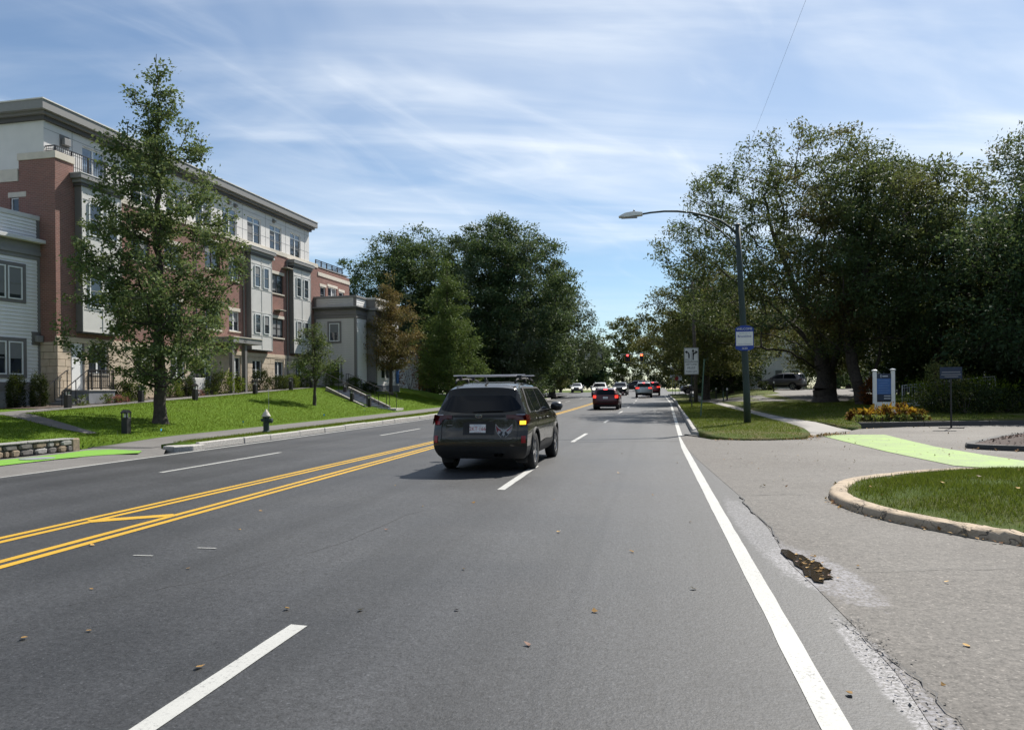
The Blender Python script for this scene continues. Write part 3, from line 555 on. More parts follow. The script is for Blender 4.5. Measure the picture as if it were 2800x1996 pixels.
sheet('mulch_bed', [(p.x, p.y) for p in minner], Hmulch, 'mulch_brown', 0.0, 0.5)

# ------------------------------------------------------------------ grass blades (stuff)
def pip(px, py, poly):
    P = np.array(poly); x, y = P[:, 0], P[:, 1]; ins = np.zeros(len(px), bool); j = len(P) - 1
    for i in range(len(P)):
        c = ((y[i] > py) != (y[j] > py)) & (px < (x[j] - x[i]) * (py - y[i]) / (y[j] - y[i] + 1e-12) + x[i]); ins ^= c; j = i
    return ins
def blades(name, poly, zf, n, h0, h1, wd, mat, seed, label, zoff=0.0, dens=None):
    g = np.random.default_rng(seed); P = np.array(poly); lo, hi = P.min(0), P.max(0)
    px = g.uniform(lo[0], hi[0], n * 3); py = g.uniform(lo[1], hi[1], n * 3); k = pip(px, py, poly)
    if dens is not None: k &= g.uniform(0, 1, len(px)) < dens(px, py)
    px, py = px[k][:n], py[k][:n]; n = len(px)
    # heights off a coarse lattice
    gx_ = np.arange(lo[0] - 0.5, hi[0] + 1, 0.5); gy_ = np.arange(lo[1] - 0.5, hi[1] + 1, 0.5); H = np.array([[zf(a, b) for a in gx_] for b in gy_])
    fx = (px - gx_[0]) / 0.5; fy = (py - gy_[0]) / 0.5; ix = fx.astype(int); iy = fy.astype(int); fx -= ix; fy -= iy
    z = (H[iy, ix] * (1 - fx) + H[iy, ix + 1] * fx) * (1 - fy) + (H[iy + 1, ix] * (1 - fx) + H[iy + 1, ix + 1] * fx) * fy + zoff
    a = g.uniform(0, 2 * np.pi, n); h = g.uniform(h0, h1, n); lean = g.normal(0, 0.45, (n, 2)); w_ = wd * g.uniform(0.6, 1.4, n)
    b = np.stack([px, py, z - 0.01], 1); s = np.stack([np.cos(a) * w_, np.sin(a) * w_, np.zeros(n)], 1); tip = b + np.stack([lean[:, 0] * h, lean[:, 1] * h, h], 1)
    V = np.stack([b - s, b + s, tip], 1).reshape(-1, 3); T = np.arange(3 * n).reshape(-1, 3)
    o = link(name, nmesh(name, V, None, T, mat)); return tag(o, label, 'grass', kind='stuff')
def idens(px, py):
    K = np.array([(p.x, p.y) for p in IP]); d = np.sqrt(((px[:, None] - K[None, :, 0]) ** 2 + (py[:, None] - K[None, :, 1]) ** 2).min(1)); pn = np.sin(px * 2.3 + 1.2 * np.sin(py * 1.9)) * np.sin(py * 2.9 + np.sin(px * 3.1)); return np.clip(0.25 + 1.6 * (d - 0.28), 0.2, 1.0) * np.clip(0.85 + 0.6 * pn, 0.25, 1.0)
blades('grass', [(p.x, p.y) for p in [(a + b_ * 0.22) for a, b_ in zip(IP, IN)]], Hisland, 60000, 0.03, 0.085, 0.0045, 'island_blade', 11, 'short green grass growing on the kerbed island', 0.0, idens)
vis = [(-15.25, 20.6), (-15.25, 60), (-21.8, 60), (-21.8, 24), (-21.5, 19.5), (-18.0, 17.2), (-15.3, 17.0)]
def noewalk(px, py):
    y0 = 20.5 + (-15.6 - px) * 0.42; return np.where((np.abs(py - y0) < 0.4) & (px < -16.9), 0.0, 1.0)
blades('grass', vis, Hleft, 95000, 0.035, 0.085, 0.009, 'grass_blade', 12, 'mown bright green grass on the sloping left lawn', 0.02, noewalk)
blades('grass', [(-13.15, 19.4), (-12.36, 19.3), (-12.0, 40), (-11.6, 60), (-12.9, 60), (-13.0, 40)], lambda x, y: zr(y) + 0.17, 34000, 0.03, 0.08, 0.008, 'verge_blade', 13, 'short grass strip between left kerb and sidewalk')
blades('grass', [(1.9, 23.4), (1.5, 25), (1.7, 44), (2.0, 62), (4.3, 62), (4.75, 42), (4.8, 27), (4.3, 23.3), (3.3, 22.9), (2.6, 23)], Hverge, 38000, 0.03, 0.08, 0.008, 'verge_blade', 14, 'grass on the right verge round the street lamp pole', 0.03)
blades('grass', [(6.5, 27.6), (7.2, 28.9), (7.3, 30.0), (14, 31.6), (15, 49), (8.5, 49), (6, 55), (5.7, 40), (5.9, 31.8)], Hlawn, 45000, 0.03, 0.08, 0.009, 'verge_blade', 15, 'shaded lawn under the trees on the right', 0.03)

# ------------------------------------------------------------------ trees
def leaf_cloud(cent, axes, size, g, droop=0.3, flat=0.35, lw=0.42):
    """diamond leaves at cent; axes = outward direction of each"""
    n = len(cent); d = axes + g.normal(0, 0.9, (n, 3)); d[:, 2] -= droop; d /= np.linalg.norm(d, axis=1, keepdims=True) + 1e-9
    nn = g.normal(0, 1, (n, 3)); nn[:, 2] = np.abs(nn[:, 2]) + flat * 2; s = np.cross(nn, d); s /= np.linalg.norm(s, axis=1, keepdims=True) + 1e-9
    up = np.cross(d, s); L = (size * g.uniform(0.45, 1.45, n))[:, None]; W = L * lw
    a = cent; b = cent + d * L * 0.45 + s * W * 0.5 + up * L * 0.10; c = cent + d * L; e = cent + d * L * 0.45 - s * W * 0.5 + up * L * 0.10
    V = np.stack([a, b, c, e], 1).reshape(-1, 3); Q = np.arange(4 * n).reshape(-1, 4); return V, Q

def grow(base, h, prof, ntips, seed, trunk, limbs, rise, wob, edge, lump, skew, sq):
    """tips spread through the crown envelope are joined one by one to the nearest wood"""
    g = np.random.default_rng(seed)
    nodes = [np.array(trunk[0], float)]; par = [-1]; 
    def path(start, pts):
        cur = start
        for p in pts: nodes.append(np.array(p, float)); par.append(cur); cur = len(nodes) - 1
        return cur
    def dens(poly, st=0.45):
        o = []
        for a, b in zip(poly[:-1], poly[1:]):
            a, b = np.array(a, float), np.array(b, float); k = max(1, int(np.linalg.norm(b - a) / st))
            for j in range(1, k + 1): o.append(a + (b - a) * j / k + (g.normal(0, wob * 0.035, 3) if j < k else 0))
        return o
    path(0, dens(trunk))
    for lb in limbs:
        nd = np.array(nodes); s = int(np.argmin(np.linalg.norm(nd - np.array(lb[0], float), axis=1))); path(s, dens([nodes[s]] + list(lb[1:])))
    hs = np.array([p[0] for p in prof]); rs = np.array([p[1] for p in prof]); wts = np.interp(np.linspace(hs[0], hs[-1], 200), hs, rs) ** 1.6 + 0.02
    t = g.choice(np.linspace(hs[0], hs[-1], 200), ntips, p=wts / wts.sum()); th = g.uniform(0, 2 * np.pi, ntips)
    ph = g.uniform(0, 6.28, 6)
    lum = 1 + lump * (np.sin(3 * th + 9 * t + ph[0]) * 0.5 + np.sin(5 * th - 14 * t + ph[1]) * 0.35 + np.sin(2 * th + 23 * t + ph[2]) * 0.4)
    r = np.interp(t, hs, rs) * lum * g.uniform(0, 1, ntips) ** edge
    tips = np.stack([base[0] + skew[0] * t + r * np.cos(th) * sq, base[1] + skew[1] * t + r * np.sin(th), base[2] + t * h + g.normal(0, 0.12, ntips)], 1)
    order = np.argsort(r + 0.3 * g.uniform(0, 1, ntips)); npre = len(nodes); N = np.zeros((npre + ntips * 14, 3)); N[:npre] = nodes; cnt = npre; par = list(par); tipidx = []
    minz = base[2] + prof[0][0] * h * 0.55
    for i in order:
        T = tips[i]; D = N[:cnt] - T; dist = np.sqrt((D ** 2).sum(1)); want = T[2] - rise * dist; cost = dist + 1.2 * np.maximum(0, N[:cnt, 2] - want) + 2.0 * np.maximum(0, minz - N[:cnt, 2])
        j = int(np.argmin(cost)); L = dist[j]; k = int(min(12, max(1, L / 0.45))); A = N[j].copy(); mid = (A + T) / 2 + g.normal(0, 0.10 * L * wob, 3); mid[2] += 0.10 * L * (0.5 if rise > 0 else -0.3); cur = j
        for q in range(1, k + 1):
            u = q / k; p = (1 - u) ** 2 * A + 2 * u * (1 - u) * mid + u * u * T; N[cnt] = p; par.append(cur); cur = cnt; cnt += 1
        tipidx.append(cur)
    return N[:cnt], np.array(par), np.array(tipidx), g

def tree(name, base, h, prof, ntips, lpt, size, lmat, bmat, trunk_r, seed, label, cat='tree', group=None, trunk=None, limbs=(), rise=0.25, wob=1.0, edge=0.6, lump=0.28, skew=(0, 0), sq=1.0, spread=0.42, vsp=0.6, back=0.5, droop=0.3, lw=0.45, tipr=0.012, excur=True, twigs=True):
    bx, by, bz = base
    if trunk is None: trunk = [(bx, by, bz - 0.15), (bx + 0.02, by, bz + h * 0.5), (bx + skew[0] * 0.9, by + skew[1] * 0.9, bz + h * (0.96 if excur else prof[0][0] + 0.25))]
    N, par, tips, g = grow(base, h, prof, ntips, seed, trunk, limbs, rise, wob, edge, lump, skew, sq)
    n = len(N); rad = np.zeros(n); isleaf = np.ones(n, bool); isleaf[par[par >= 0]] = False; ex = 2.2; acc = np.where(isleaf, tipr ** ex, 0.0)
    for i in range(n - 1, 0, -1): acc[par[i]] += acc[i]
    rad = acc ** (1 / ex); rad = rad * (trunk_r / rad[0]) ** np.clip((rad - tipr) / max(rad[0] - tipr, 1e-6), 0, 1) if rad[0] > 0 else rad
    root = empty(name, (bx, by, bz), 0, label, cat, group)
    # wood: one tapered frustum per joint
    ch = np.arange(1, n); a = N[par[ch]]; b = N[ch]; ra = rad[par[ch]]; rb = rad[ch]; ra = np.minimum(ra, rb * 1.55 + 0.004)
    if not twigs: kp = rb > tipr * 1.9; a, b, ra, rb = a[kp], b[kp], ra[kp], rb[kp]
    d = b - a; L = np.linalg.norm(d, axis=1, keepdims=True) + 1e-9; d /= L; b = b + d * np.minimum(rb, 0.05)[:, None] * 0.5
    ref = np.where(np.abs(d[:, 2:3]) < 0.9, np.array([[0, 0, 1.0]]), np.array([[1.0, 0, 0]])); e1 = np.cross(d, ref); e1 /= np.linalg.norm(e1, axis=1, keepdims=True); e2 = np.cross(d, e1)
    big = rb > 0.05
    def frus(sel, ns):
        if not sel.any(): return np.zeros((0, 3)), np.zeros((0, 4), int)
        an = np.arange(ns) * 2 * np.pi / ns; cs, sn = np.cos(an), np.sin(an)
        ring = e1[sel][:, None, :] * cs[None, :, None] + e2[sel][:, None, :] * sn[None, :, None]
        A = a[sel][:, None, :] + ring * ra[sel][:, None, None]; B = b[sel][:, None, :] + ring * rb[sel][:, None, None]
        V = np.concatenate([A, B], 1).reshape(-1, 3); k = np.arange(ns); q = np.stack([k, (k + 1) % ns, (k + 1) % ns + ns, k + ns], 1)
        return V, (np.arange(sel.sum()) * 2 * ns)[:, None, None] + q[None]
    V1, Q1 = frus(big, 9); V2, Q2 = frus(~big, 4); Q1 = Q1.reshape(-1, 4); Q2 = Q2.reshape(-1, 4)
    # root flare
    fl = MB(); fl.lathe([(trunk_r * 1.75, -0.12), (trunk_r * 1.4, 0.06), (trunk_r * 1.15, 0.25), (trunk_r * 1.0, 0.6)], 12, tuple(trunk[0][:2]) + (bz,))
    V3 = np.array(fl.v); Q3 = np.array([f for f in fl.f if len(f) == 4])
    V = np.concatenate([V1, V2, V3]); Q = np.concatenate([Q1, Q2 + len(V1), Q3 + len(V1) + len(V2)])
    me = nmesh('trunk', V - np.array(base), Q, None, bmat); me.shade_smooth(); link('trunk', me, None, root)
    # leaves round each tip and back along its twig
    k = lpt; m_ = len(tips); T = N[tips]; P1 = N[par[tips]]; P2 = N[np.maximum(par[np.maximum(par[tips], 0)], 0)]
    u = g.uniform(0, 1, (m_, k, 1)) ** 1.3 * back; cen = T[:, None, :] * (1 - u) + (P1 * 0.5 + P2 * 0.5)[:, None, :] * u
    off = g.normal(0, 1, (m_, k, 3)); off *= (g.uniform(0, 1, (m_, k, 1)) ** 0.55 * 1.75) / (np.linalg.norm(off, axis=2, keepdims=True) + 1e-9); off *= np.array([spread, spread, spread * vsp]) * g.uniform(0.7, 1.25, (m_, 1, 1)); cen = (cen + off).reshape(-1, 3)
    keep = cen[:, 2] > bz + 0.25; cen = cen[keep]; ax = np.repeat((T - P2), k, 0)[keep]; ax /= np.linalg.norm(ax, axis=1, keepdims=True) + 1e-9
    V, Q = leaf_cloud(cen, ax, size, g, droop, 0.35, lw); link('crown', nmesh('crown', V - np.array(base), Q, None, lmat), None, root)
    return root

# ------------------------------------------------------------------ building parts (canonical: wall faces +x, width runs along +y)
WR = random.Random(44)
def wallpanel(name, mat, parent, u0, u1, z0, z1, holes=(), org=(0, 0, 0), rz=0.0, depth=0.14):
    us = sorted({u0, u1} | {min(max(h[0], u0), u1) for h in holes} | {min(max(h[1], u0), u1) for h in holes}); zs = sorted({z0, z1} | {min(max(h[2], z0), z1) for h in holes} | {min(max(h[3], z0), z1) for h in holes})
    m = MB()
    for a, b in zip(us[:-1], us[1:]):
        for c, d in zip(zs[:-1], zs[1:]):
            mu, mz = (a + b) / 2, (c + d) / 2
            if any(h[0] < mu < h[1] and h[2] < mz < h[3] for h in holes): continue
            m.add([(0, a, c), (0, b, c), (0, b, d), (0, a, d)], [(0, 1, 2, 3)])
    for h in holes:
        a, b, c, d = max(h[0], u0), min(h[1], u1), max(h[2], z0), min(h[3], z1)
        if a >= b or c >= d: continue
        m.add([(0, a, c), (0, b, c), (0, b, d), (0, a, d), (-depth, a, c), (-depth, b, c), (-depth, b, d), (-depth, a, d)], [(0, 4, 5, 1), (1, 5, 6, 2), (2, 6, 7, 3), (3, 7, 4, 0)])
    me = bpy.data.meshes.new(name); me.from_pydata(m.v, [], m.f); bm = bmesh.new(); bm.from_mesh(me); bmesh.ops.remove_doubles(bm, verts=bm.verts, dist=1e-4); bmesh.ops.recalc_face_normals(bm, faces=bm.faces); bm.to_mesh(me); bm.free()
    return link(name, me, mat, parent, org, rz)

def window(parent, u0, u1, z0, z1, org=(0, 0, 0), rz=0.0, n=2, inset=0.07, frame='window_frame', fw=0.055, rail=True, transom=None, glass='glass', sill=None, lintel=None, casing=None, cw=0.11, blind=False):
    """frame mesh with panes, sill and lintel as its pieces"""
    m = MB(); x0, x1 = -inset - 0.05, -inset; W = u1 - u0
    m.box(x0, x1, u0, u0 + fw, z0, z1); m.box(x0, x1, u1 - fw, u1, z0, z1); m.box(x0, x1 - 0.003, u0 + fw, u1 - fw, z1 - fw, z1); m.box(x0, x1 - 0.003, u0 + fw, u1 - fw, z0, z0 + fw)
    for k in range(1, n):
        c = u0 + W * k / n; m.box(x0, x1 - 0.002, c - fw * 0.8, c + fw * 0.8, z0 + fw, z1 - fw)
    if transom: m.box(x0, x1 - 0.005, u0 + fw, u1 - fw, transom - 0.04, transom + 0.04)
    wo = m.build('window', frame, parent, org, rz)
    zt = transom if transom else z1
    for k in range(n):
        a = u0 + W * k / n + (fw if k == 0 else fw * 0.8); b = u0 + W * (k + 1) / n - (fw if k == n - 1 else fw * 0.8)
        p = MB(); gx_ = x0 + 0.012; p.add([(gx_, a, z0 + fw), (gx_, b, z0 + fw), (gx_, b, zt), (gx_, a, zt)], [(0, 1, 2, 3)]); p.build('pane', glass, wo)
        if transom: p = MB(); p.add([(gx_, a, zt), (gx_, b, zt), (gx_, b, z1 - fw), (gx_, a, z1 - fw)], [(0, 1, 2, 3)]); p.build('transom_pane', 'sky_tint_glass', wo)
        if rail: zm = (z0 + zt) / 2; p = MB(); p.box(x0 + 0.008, x1 - 0.015, a, b, zm - 0.022, zm + 0.022); p.build('sash_rail', 'dark_frame' if frame != 'window_frame' else 'blind', wo)
        if (blind or (glass == 'glass' and WR.random() < 0.42)): p = MB(); zb = zt - (zt - z0) * WR.choice((0.25, 0.4, 0.5, 0.85)); p.add([(gx_ + 0.004, a, zb), (gx_ + 0.004, b, zb), (gx_ + 0.004, b, zt), (gx_ + 0.004, a, zt)], [(0, 1, 2, 3)]); p.build('blind', 'blind', wo)
    if sill: p = MB(); p.box(-0.1, 0.06, u0 - 0.06, u1 + 0.06, z0 - sill, z0); p.build('sill', 'limestone_trim', wo, bevel=0.008)
    if lintel: p = MB(); p.box(-0.08, 0.025, u0 - 0.10, u1 + 0.10, z1, z1 + lintel); p.build('lintel', 'limestone_trim', wo, bevel=0.006)
    if casing:
        p = MB(); e = 0.065; p.box(0, e, u0 - cw, u0, z0 - cw, z1 + cw); p.box(0, e, u1, u1 + cw, z0 - cw, z1 + cw); p.box(0, e - 0.003, u0, u1, z1, z1 + cw); p.box(0, e + 0.02, u0, u1, z0 - cw, z0); p.build('casing', casing, wo)
    return wo
def boxpart(name, mat, parent, b, bevel=0.0, org=None, rz=None):
    m = MB(); m.box(*b); return m.build(name, mat, parent, org, rz, bevel=bevel)
def clapboards(parent, mat, u0, u1, z0, z1, org=(0, 0, 0), rz=0.0, pitch=0.125):
    n = int(round((z1 - z0) / pitch)); p = (z1 - z0) / n; m = MB(); m.prism([(0, -0.012), (0.040, -0.012), (0.042, 0.0), (0.010, p), (0, p)], u0, u1, 'y'); me = m.mesh('clapboard'); me.materials.append(MATS[mat])
    for k in range(n):
        o = bpy.data.objects.new('clapboard', me); C.objects.link(o); o.parent = parent; c, s = math.cos(rz), math.sin(rz); o.location = (org[0], org[1], z0 + k * p); o.rotation_euler = (0, 0, rz)
def railing(parent_or_name, pts, z0, z1, mat='black_metal', gap=0.11, post=1.6, label=None, cat='railing', parent=None, lattice=False, loc=(0, 0, 0), rz=0):
    root = parent if parent else empty(parent_or_name, loc, rz, label, cat)
    tr = MB(); bl = MB(); tr.tube([], []) if False else None
    for a, b in zip(pts[:-1], pts[1:]):
        a = Vector(a); b = Vector(b); L = (b - a).length; zb0, zb1 = (z0, z0) if not callable(z0) else (z0(a), z0(b)); zt0, zt1 = (z1, z1) if not callable(z1) else (z1(a), z1(b))
        def P(t, z_lo, z_hi, f): q = a.lerp(b, t); return (q.x, q.y, (z_lo * (1 - t) + z_hi * t) + f)
        tr.bar(P(0, zt0, zt1, 0), P(1, zt0, zt1, 0), 0.05, 0.04); tr.bar(P(0, zb0, zb1, 0.08), P(1, zb0, zb1, 0.08), 0.03, 0.025); tr.bar(P(0, zt0, zt1, -0.13), P(1, zt0, zt1, -0.13), 0.025, 0.02)
        n = max(1, int(L / post))
        for k in range(n + 1):
            t = k / n; q = a.lerp(b, t); p = MB(); lo = zb0 * (1 - t) + zb1 * t; hi = zt0 * (1 - t) + zt1 * t; p.box(q.x - 0.028, q.x + 0.028, q.y - 0.028, q.y + 0.028, lo, hi); p.build('post', mat, root)
        n = int(L / gap)
        for k in range(1, n):
            t = k / n; q = a.lerp(b, t); lo = zb0 * (1 - t) + zb1 * t + 0.08; hi = zt0 * (1 - t) + zt1 * t - 0.02; bl.bar((q.x, q.y, lo), (q.x, q.y, hi), 0.016)
    tr.build('rails', mat, root); o = bl.build('balusters', mat, root); o['kind'] = 'stuff'; return root

# ---- main brick building
AB = R(2.2)
bld = empty('apartment_building', (-24.8, 28.6, 0), -AB, 'four storey red brick apartment building with white top floor and grey bays', 'building')
W3 = [(7.0, 8.4, 8.1, 9.35), (10.45, 11.9, 8.6, 10.1), (12.72, 13.82, 8.22, 9.36), (17.6, 19.06, 8.07, 9.32)]
W2 = [(4.6, 5.9, 5.2, 6.42), (7.0, 8.4, 5.2, 6.42), (10.45, 11.9, 5.2, 6.45), (12.72, 13.82, 5.25, 6.42), (17.62, 19.02, 5.18, 6.43)]
W5 = [(24.4, 25.28, 8.2, 9.36), (25.66, 27.2, 8.2, 9.5), (27.56, 28.46, 8.2, 9.36)]
wallpanel('wall', 'brick', bld, 0, 29.45, 4.05, 10.62, W3 + W2 + [(4.6, 5.9, 8.1, 9.35)] + W5)
wallpanel('wall', 'brick', bld, -12, 0, 2.0, 10.75, [(-2.28, -1.55, 8.65, 10.06)], (0, 0, 0), -math.pi / 2)
for (a, b, c, d) in W3 + W2 + [(4.6, 5.9, 8.1, 9.35)]: window(bld, a, b, c, d, n=2, inset=0.08, sill=0.08, lintel=0.2, frame='dark_frame' if (b - a) > 1.3 else 'window_frame')
for (a, b, c, d) in W5: window(bld, a, b, c, d, n=2 if b - a > 1.2 else 1, inset=0.08, lintel=0.2, frame='window_frame')
window(bld, -2.28, -1.55, 8.65, 10.06, (0, 0, 0), -math.pi / 2, n=1, inset=0.06, lintel=0.22)
boxpart('roof', 'taupe_light', bld, (-12, -0.02, 0.02, 29.43, 10.72, 10.80)); boxpart('core', 'dark_trim', bld, (-11.8, -0.4, 0.4, 29.0, 1.0, 10.7))
# stone band, ledge and copings
boxpart('ledge', 'limestone_trim', bld, (-0.62, 0.05, 3.55, 24.0, 10.62, 10.90), 0.01)
boxpart('coping', 'limestone_trim', bld, (-0.35, 0.05, 24.0, 29.5, 10.10, 10.36), 0.01)
boxpart('coping', 'limestone_trim', bld, (-12, -1.86, -0.04, 0.3, 10.75, 11.28), 0.01)
boxpart('pier', 'brick', bld, (-1.84, 0.0, 0.004, 1.02, 10.6, 11.62)); boxpart('pier_cap', 'limestone_trim', bld, (-1.88, 0.05, -0.05, 1.06, 11.62, 11.92), 0.012)
boxpart('pier', 'brick', bld, (-1.84, 0.004, -0.012, 0.0, 4.05, 10.7))
# ground floor stone, block by block
G0 = [(0.74, 1.52, 1.2, 3.86), (1.77, 2.96, 2.5, 3.82), (4.8, 6.0, 2.5, 3.7), (7.4, 8.6, 2.4, 3.7), (10.0, 11.0, 1.6, 3.7), (12.9, 13.9, 1.7, 3.7), (15.15, 16.27, 2.42, 3.62), (17.8, 18.95, 1.9, 3.62), (20.6, 21.5, 2.4, 3.6)]
wallpanel('wall', 'limestone', bld, 0, 23.4, 0.4, 4.05, G0); wallpanel('wall', 'limestone', bld, -1.2, 0, 0.4, 4.05, (), (0, 0.002, 0), -math.pi / 2)
q = random.Random(12)
def stone_blocks(parent, u0, u1, z0, z1, holes, org, rz, row=0.305):
    z = z0
    while z < z1 - 0.05:
        zt = min(z + row, z1); u = u0 - q.uniform(0, 0.5)
        while u < u1:
            L = q.choice((0.55, 0.75, 0.95, 1.2)); segs = [(max(u, u0), min(u + L, u1))]
            for h in holes:
                if h[2] < zt - 0.02 and h[3] > z + 0.02:
                    ns_ = []
                    for a, b in segs:
                        if h[1] <= a or h[0] >= b: ns_.append((a, b))
                        else:
                            if h[0] - a > 0.03: ns_.append((a, h[0]))
                            if b - h[1] > 0.03: ns_.append((h[1], b))
                    segs = ns_
            for a, b in segs:
                if b - a < 0.06: continue
                d = 0.02 + q.uniform(0, 0.012); m = MB(); m.add([(0.002, a + 0.006, z + 0.006), (0.002, b - 0.006, z + 0.006), (0.002, b - 0.006, zt - 0.006), (0.002, a + 0.006, zt - 0.006), (d, a + 0.014, z + 0.014), (d, b - 0.014, z + 0.014), (d, b - 0.014, zt - 0.014), (d, a + 0.014, zt - 0.014)], [(4, 5, 6, 7), (0, 1, 5, 4), (1, 2, 6, 5), (2, 3, 7, 6), (3, 0, 4, 7)])
                m.build('stone_block', 'limestone', parent, org, rz)
            u += L
        z = zt
stone_blocks(bld, 0, 3.9, 0.95, 3.82, G0, (0, 0, 0), 0.0); stone_blocks(bld, 14.6, 23.3, 1.6, 3.82, G0, (0, 0, 0), 0.0); stone_blocks(bld, -0.86, 0, 0.95, 3.82, (), (0, 0, 0), -math.pi / 2)
boxpart('stone_band', 'limestone', bld, (-0.05, 0.045, -0.046, 23.4, 3.83, 4.06), 0.012)
for (a, b, c, d) in G0[1:]: window(bld, a, b, c, d, n=2, inset=0.08, sill=0.08 if c > 2.0 else None, blind=False)
door = boxpart('door', 'door_white', bld, (-0.09, -0.04, 0.79, 1.47, 1.72, 3.82), 0.004)
boxpart('door_frame', 'taupe_trim', door, (-0.1, 0.02, 0.74, 0.79, 1.7, 3.86)); boxpart('door_frame', 'taupe_trim', door, (-0.1, 0.02, 1.47, 1.52, 1.7, 3.86)); boxpart('door_handle', 'galvanised', door, (-0.04, 0.02, 0.84, 0.94, 2.72, 2.76))
# bays
def bay(u0, u1, z0, z1, p, cap_z, rows, left_dark=True):
    b = MB(); b.box(0.003, p - 0.004, u0 + 0.004, u1 - 0.004, z0, z1); bo = b.build('bay', 'taupe_trim', bld)
    holes = []
    for (a, c, zz0, zz1) in rows: holes.append((a, c, zz0, zz1))
    wallpanel('bay_front', 'bay_panel', bo, u0, u1, z0, z1, holes, (p, 0, 0), 0, 0.002)
    for (a, c, zz0, zz1) in rows: window(bld, a, c, zz0, zz1, (p + 0.06, 0, 0), 0, n=1, inset=0.0, fw=0.05)
    bt_ = MB()
    for u in (u0 + 0.03, (u0 + u1) / 2, u1 - 0.03): bt_.box(p, p + 0.022, u - 0.022, u + 0.022, z0, z1)
    for z in sorted({r[2] - 0.10 for r in rows} | {r[3] + 0.12 for r in rows} | {z0 + 0.03}): bt_.box(p, p + 0.019, u0, u1, z - 0.03, z + 0.03)
    bt_.build('battens', 'bay_panel', bo)
    cp = MB(); cp.box(-0.05, p + 0.22, u0 - 0.24, u1 + 0.20, cap_z - 0.20, cap_z); cp.box(-0.05, p + 0.12, u0 - 0.13, u1 + 0.10, cap_z - 0.36, cap_z - 0.20); cp.build('bay_cap', 'taupe_light', bo)
    ct = MB(); ct.box(-0.05, p + 0.24, u0 - 0.26, u1 + 0.22, cap_z, cap_z + 0.035); ct.build('flashing', 'white_panel', bo)
    sf = MB(); sf.box(-0.05, p + 0.07, u0 - 0.07, u1 + 0.05, cap_z - 0.50, cap_z - 0.36); sf.build('soffit', 'dark_trim', bo)
    un = MB(); un.box(0.004, p - 0.02, u0 + 0.02, u1 - 0.02, z0 - 0.06, z0); un.build('underside', 'dark_trim', bo)
bay(1.06, 3.5, 4.32, 10.7, 0.35, 11.18, [(1.45, 2.2, 5.42, 6.9), (2.5, 3.2, 5.42, 6.9), (1.45, 2.2, 8.6, 10.05), (2.5, 3.2, 8.6, 10.05)])
bay(14.57, 17.03, 4.24, 10.05, 0.32, 10.50, [(14.95, 15.6, 5.25, 6.45), (15.98, 16.62, 5.25, 6.45), (14.95, 15.6, 8.1, 9.42), (15.98, 16.62, 8.1, 9.42)])
bay(19.8, 22.28, 4.24, 10.05, 0.32, 10.50, [(20.2, 20.85, 5.25, 6.45), (21.25, 21.9, 5.25, 6.45), (20.2, 20.85, 8.1, 9.42), (21.25, 21.9, 8.1, 9.42)])
# top floor
W4 = [(2.21, 3.6, 10.95, 12.86), (5.4, 6.9, 11.0, 12.7), (8.0, 9.5, 11.0, 12.7), (10.5, 12.0, 11.0, 12.7), (13.09, 14.58, 11.0, 12.72), (15.75, 17.32, 11.0, 12.72), (18.42, 19.95, 11.0, 12.72), (21.11, 22.62, 11.0, 12.72)]
wallpanel('top_wall', 'white_panel', bld, 0.05, 23.9, 10.8, 13.4, W4, (-0.6, 0, 0), 0, 0.1); wallpanel('top_wall', 'white_panel', bld, -12, -0.6, 10.8, 13.4, (), (0, 0.05, 0), -math.pi / 2)
m = MB(); m.add([(-0.6, 23.9, 10.8), (-12, 23.9, 10.8), (-12, 23.9, 13.4), (-0.6, 23.9, 13.4)], [(0, 1, 2, 3)]); m.build('top_wall', 'white_panel', bld)
for i, (a, b, c, d) in enumerate(W4): window(bld, a, b, c, d, (-0.6, 0, 0), 0, n=2, inset=0.06, transom=12.36 if i else None, glass='sky_tint_glass' if i == 0 else 'glass', rail=i > 0)
m = MB()
for u in (1.62, 4.9, 7.5, 10.0, 12.6, 15.2, 17.9, 20.5, 23.2): m.box(-0.6, -0.592, u - 0.008, u + 0.008, 10.9, 13.3)
for z in (11.75, 12.95): m.box(-0.6, -0.593, 0.06, 23.88, z - 0.008, z + 0.008)
jt = m.build('panel_joints', 'taupe_light', bld); jt['kind'] = 'stuff'
for b, mt in (((-12, -0.15, -0.45, 24.4, 13.60, 13.98), 'taupe_light'), ((-12, -0.11, -0.49, 24.44, 13.98, 14.03), 'white_panel'), ((-12, -0.30, -0.25, 24.25, 13.46, 13.60), 'taupe_trim'), ((-12, -0.45, -0.10, 24.05, 13.28, 13.46), 'dark_trim')): boxpart('cornice', mt, bld, b)
for u, z in ((1.17, 12.70), (13.7, 13.02), (14.4, 12.98), (18.9, 13.0)):
    v_ = boxpart('wall_vent', 'taupe_trim', bld, (-0.6, -0.57, u - 0.26, u + 0.26, z - 0.28, z + 0.26) if u < 2 else (-0.6, -0.57, u - 0.14, u + 0.14, z - 0.13, z + 0.13)); k = 0.19 if u < 2 else 0.08
    boxpart('hood', 'taupe_light', v_, (-0.57, -0.40, u - k, u + k, z - k, z + k * 0.6), 0.02)
for u, z in ((13.75, 10.25), (17.35, 10.15)):
    v_ = boxpart('wall_lamp', 'limestone_trim', bld, (0.0, 0.16, u - 0.05, u + 0.05, z - 0.05, z + 0.05)); m = MB(); m.lathe([(0.02, -0.1), (0.11, -0.07), (0.13, 0.0), (0.1, 0.06), (0.01, 0.08)], 10, (0.22, u, z)); m.build('globe', 'sign_white', v_, smooth=True)
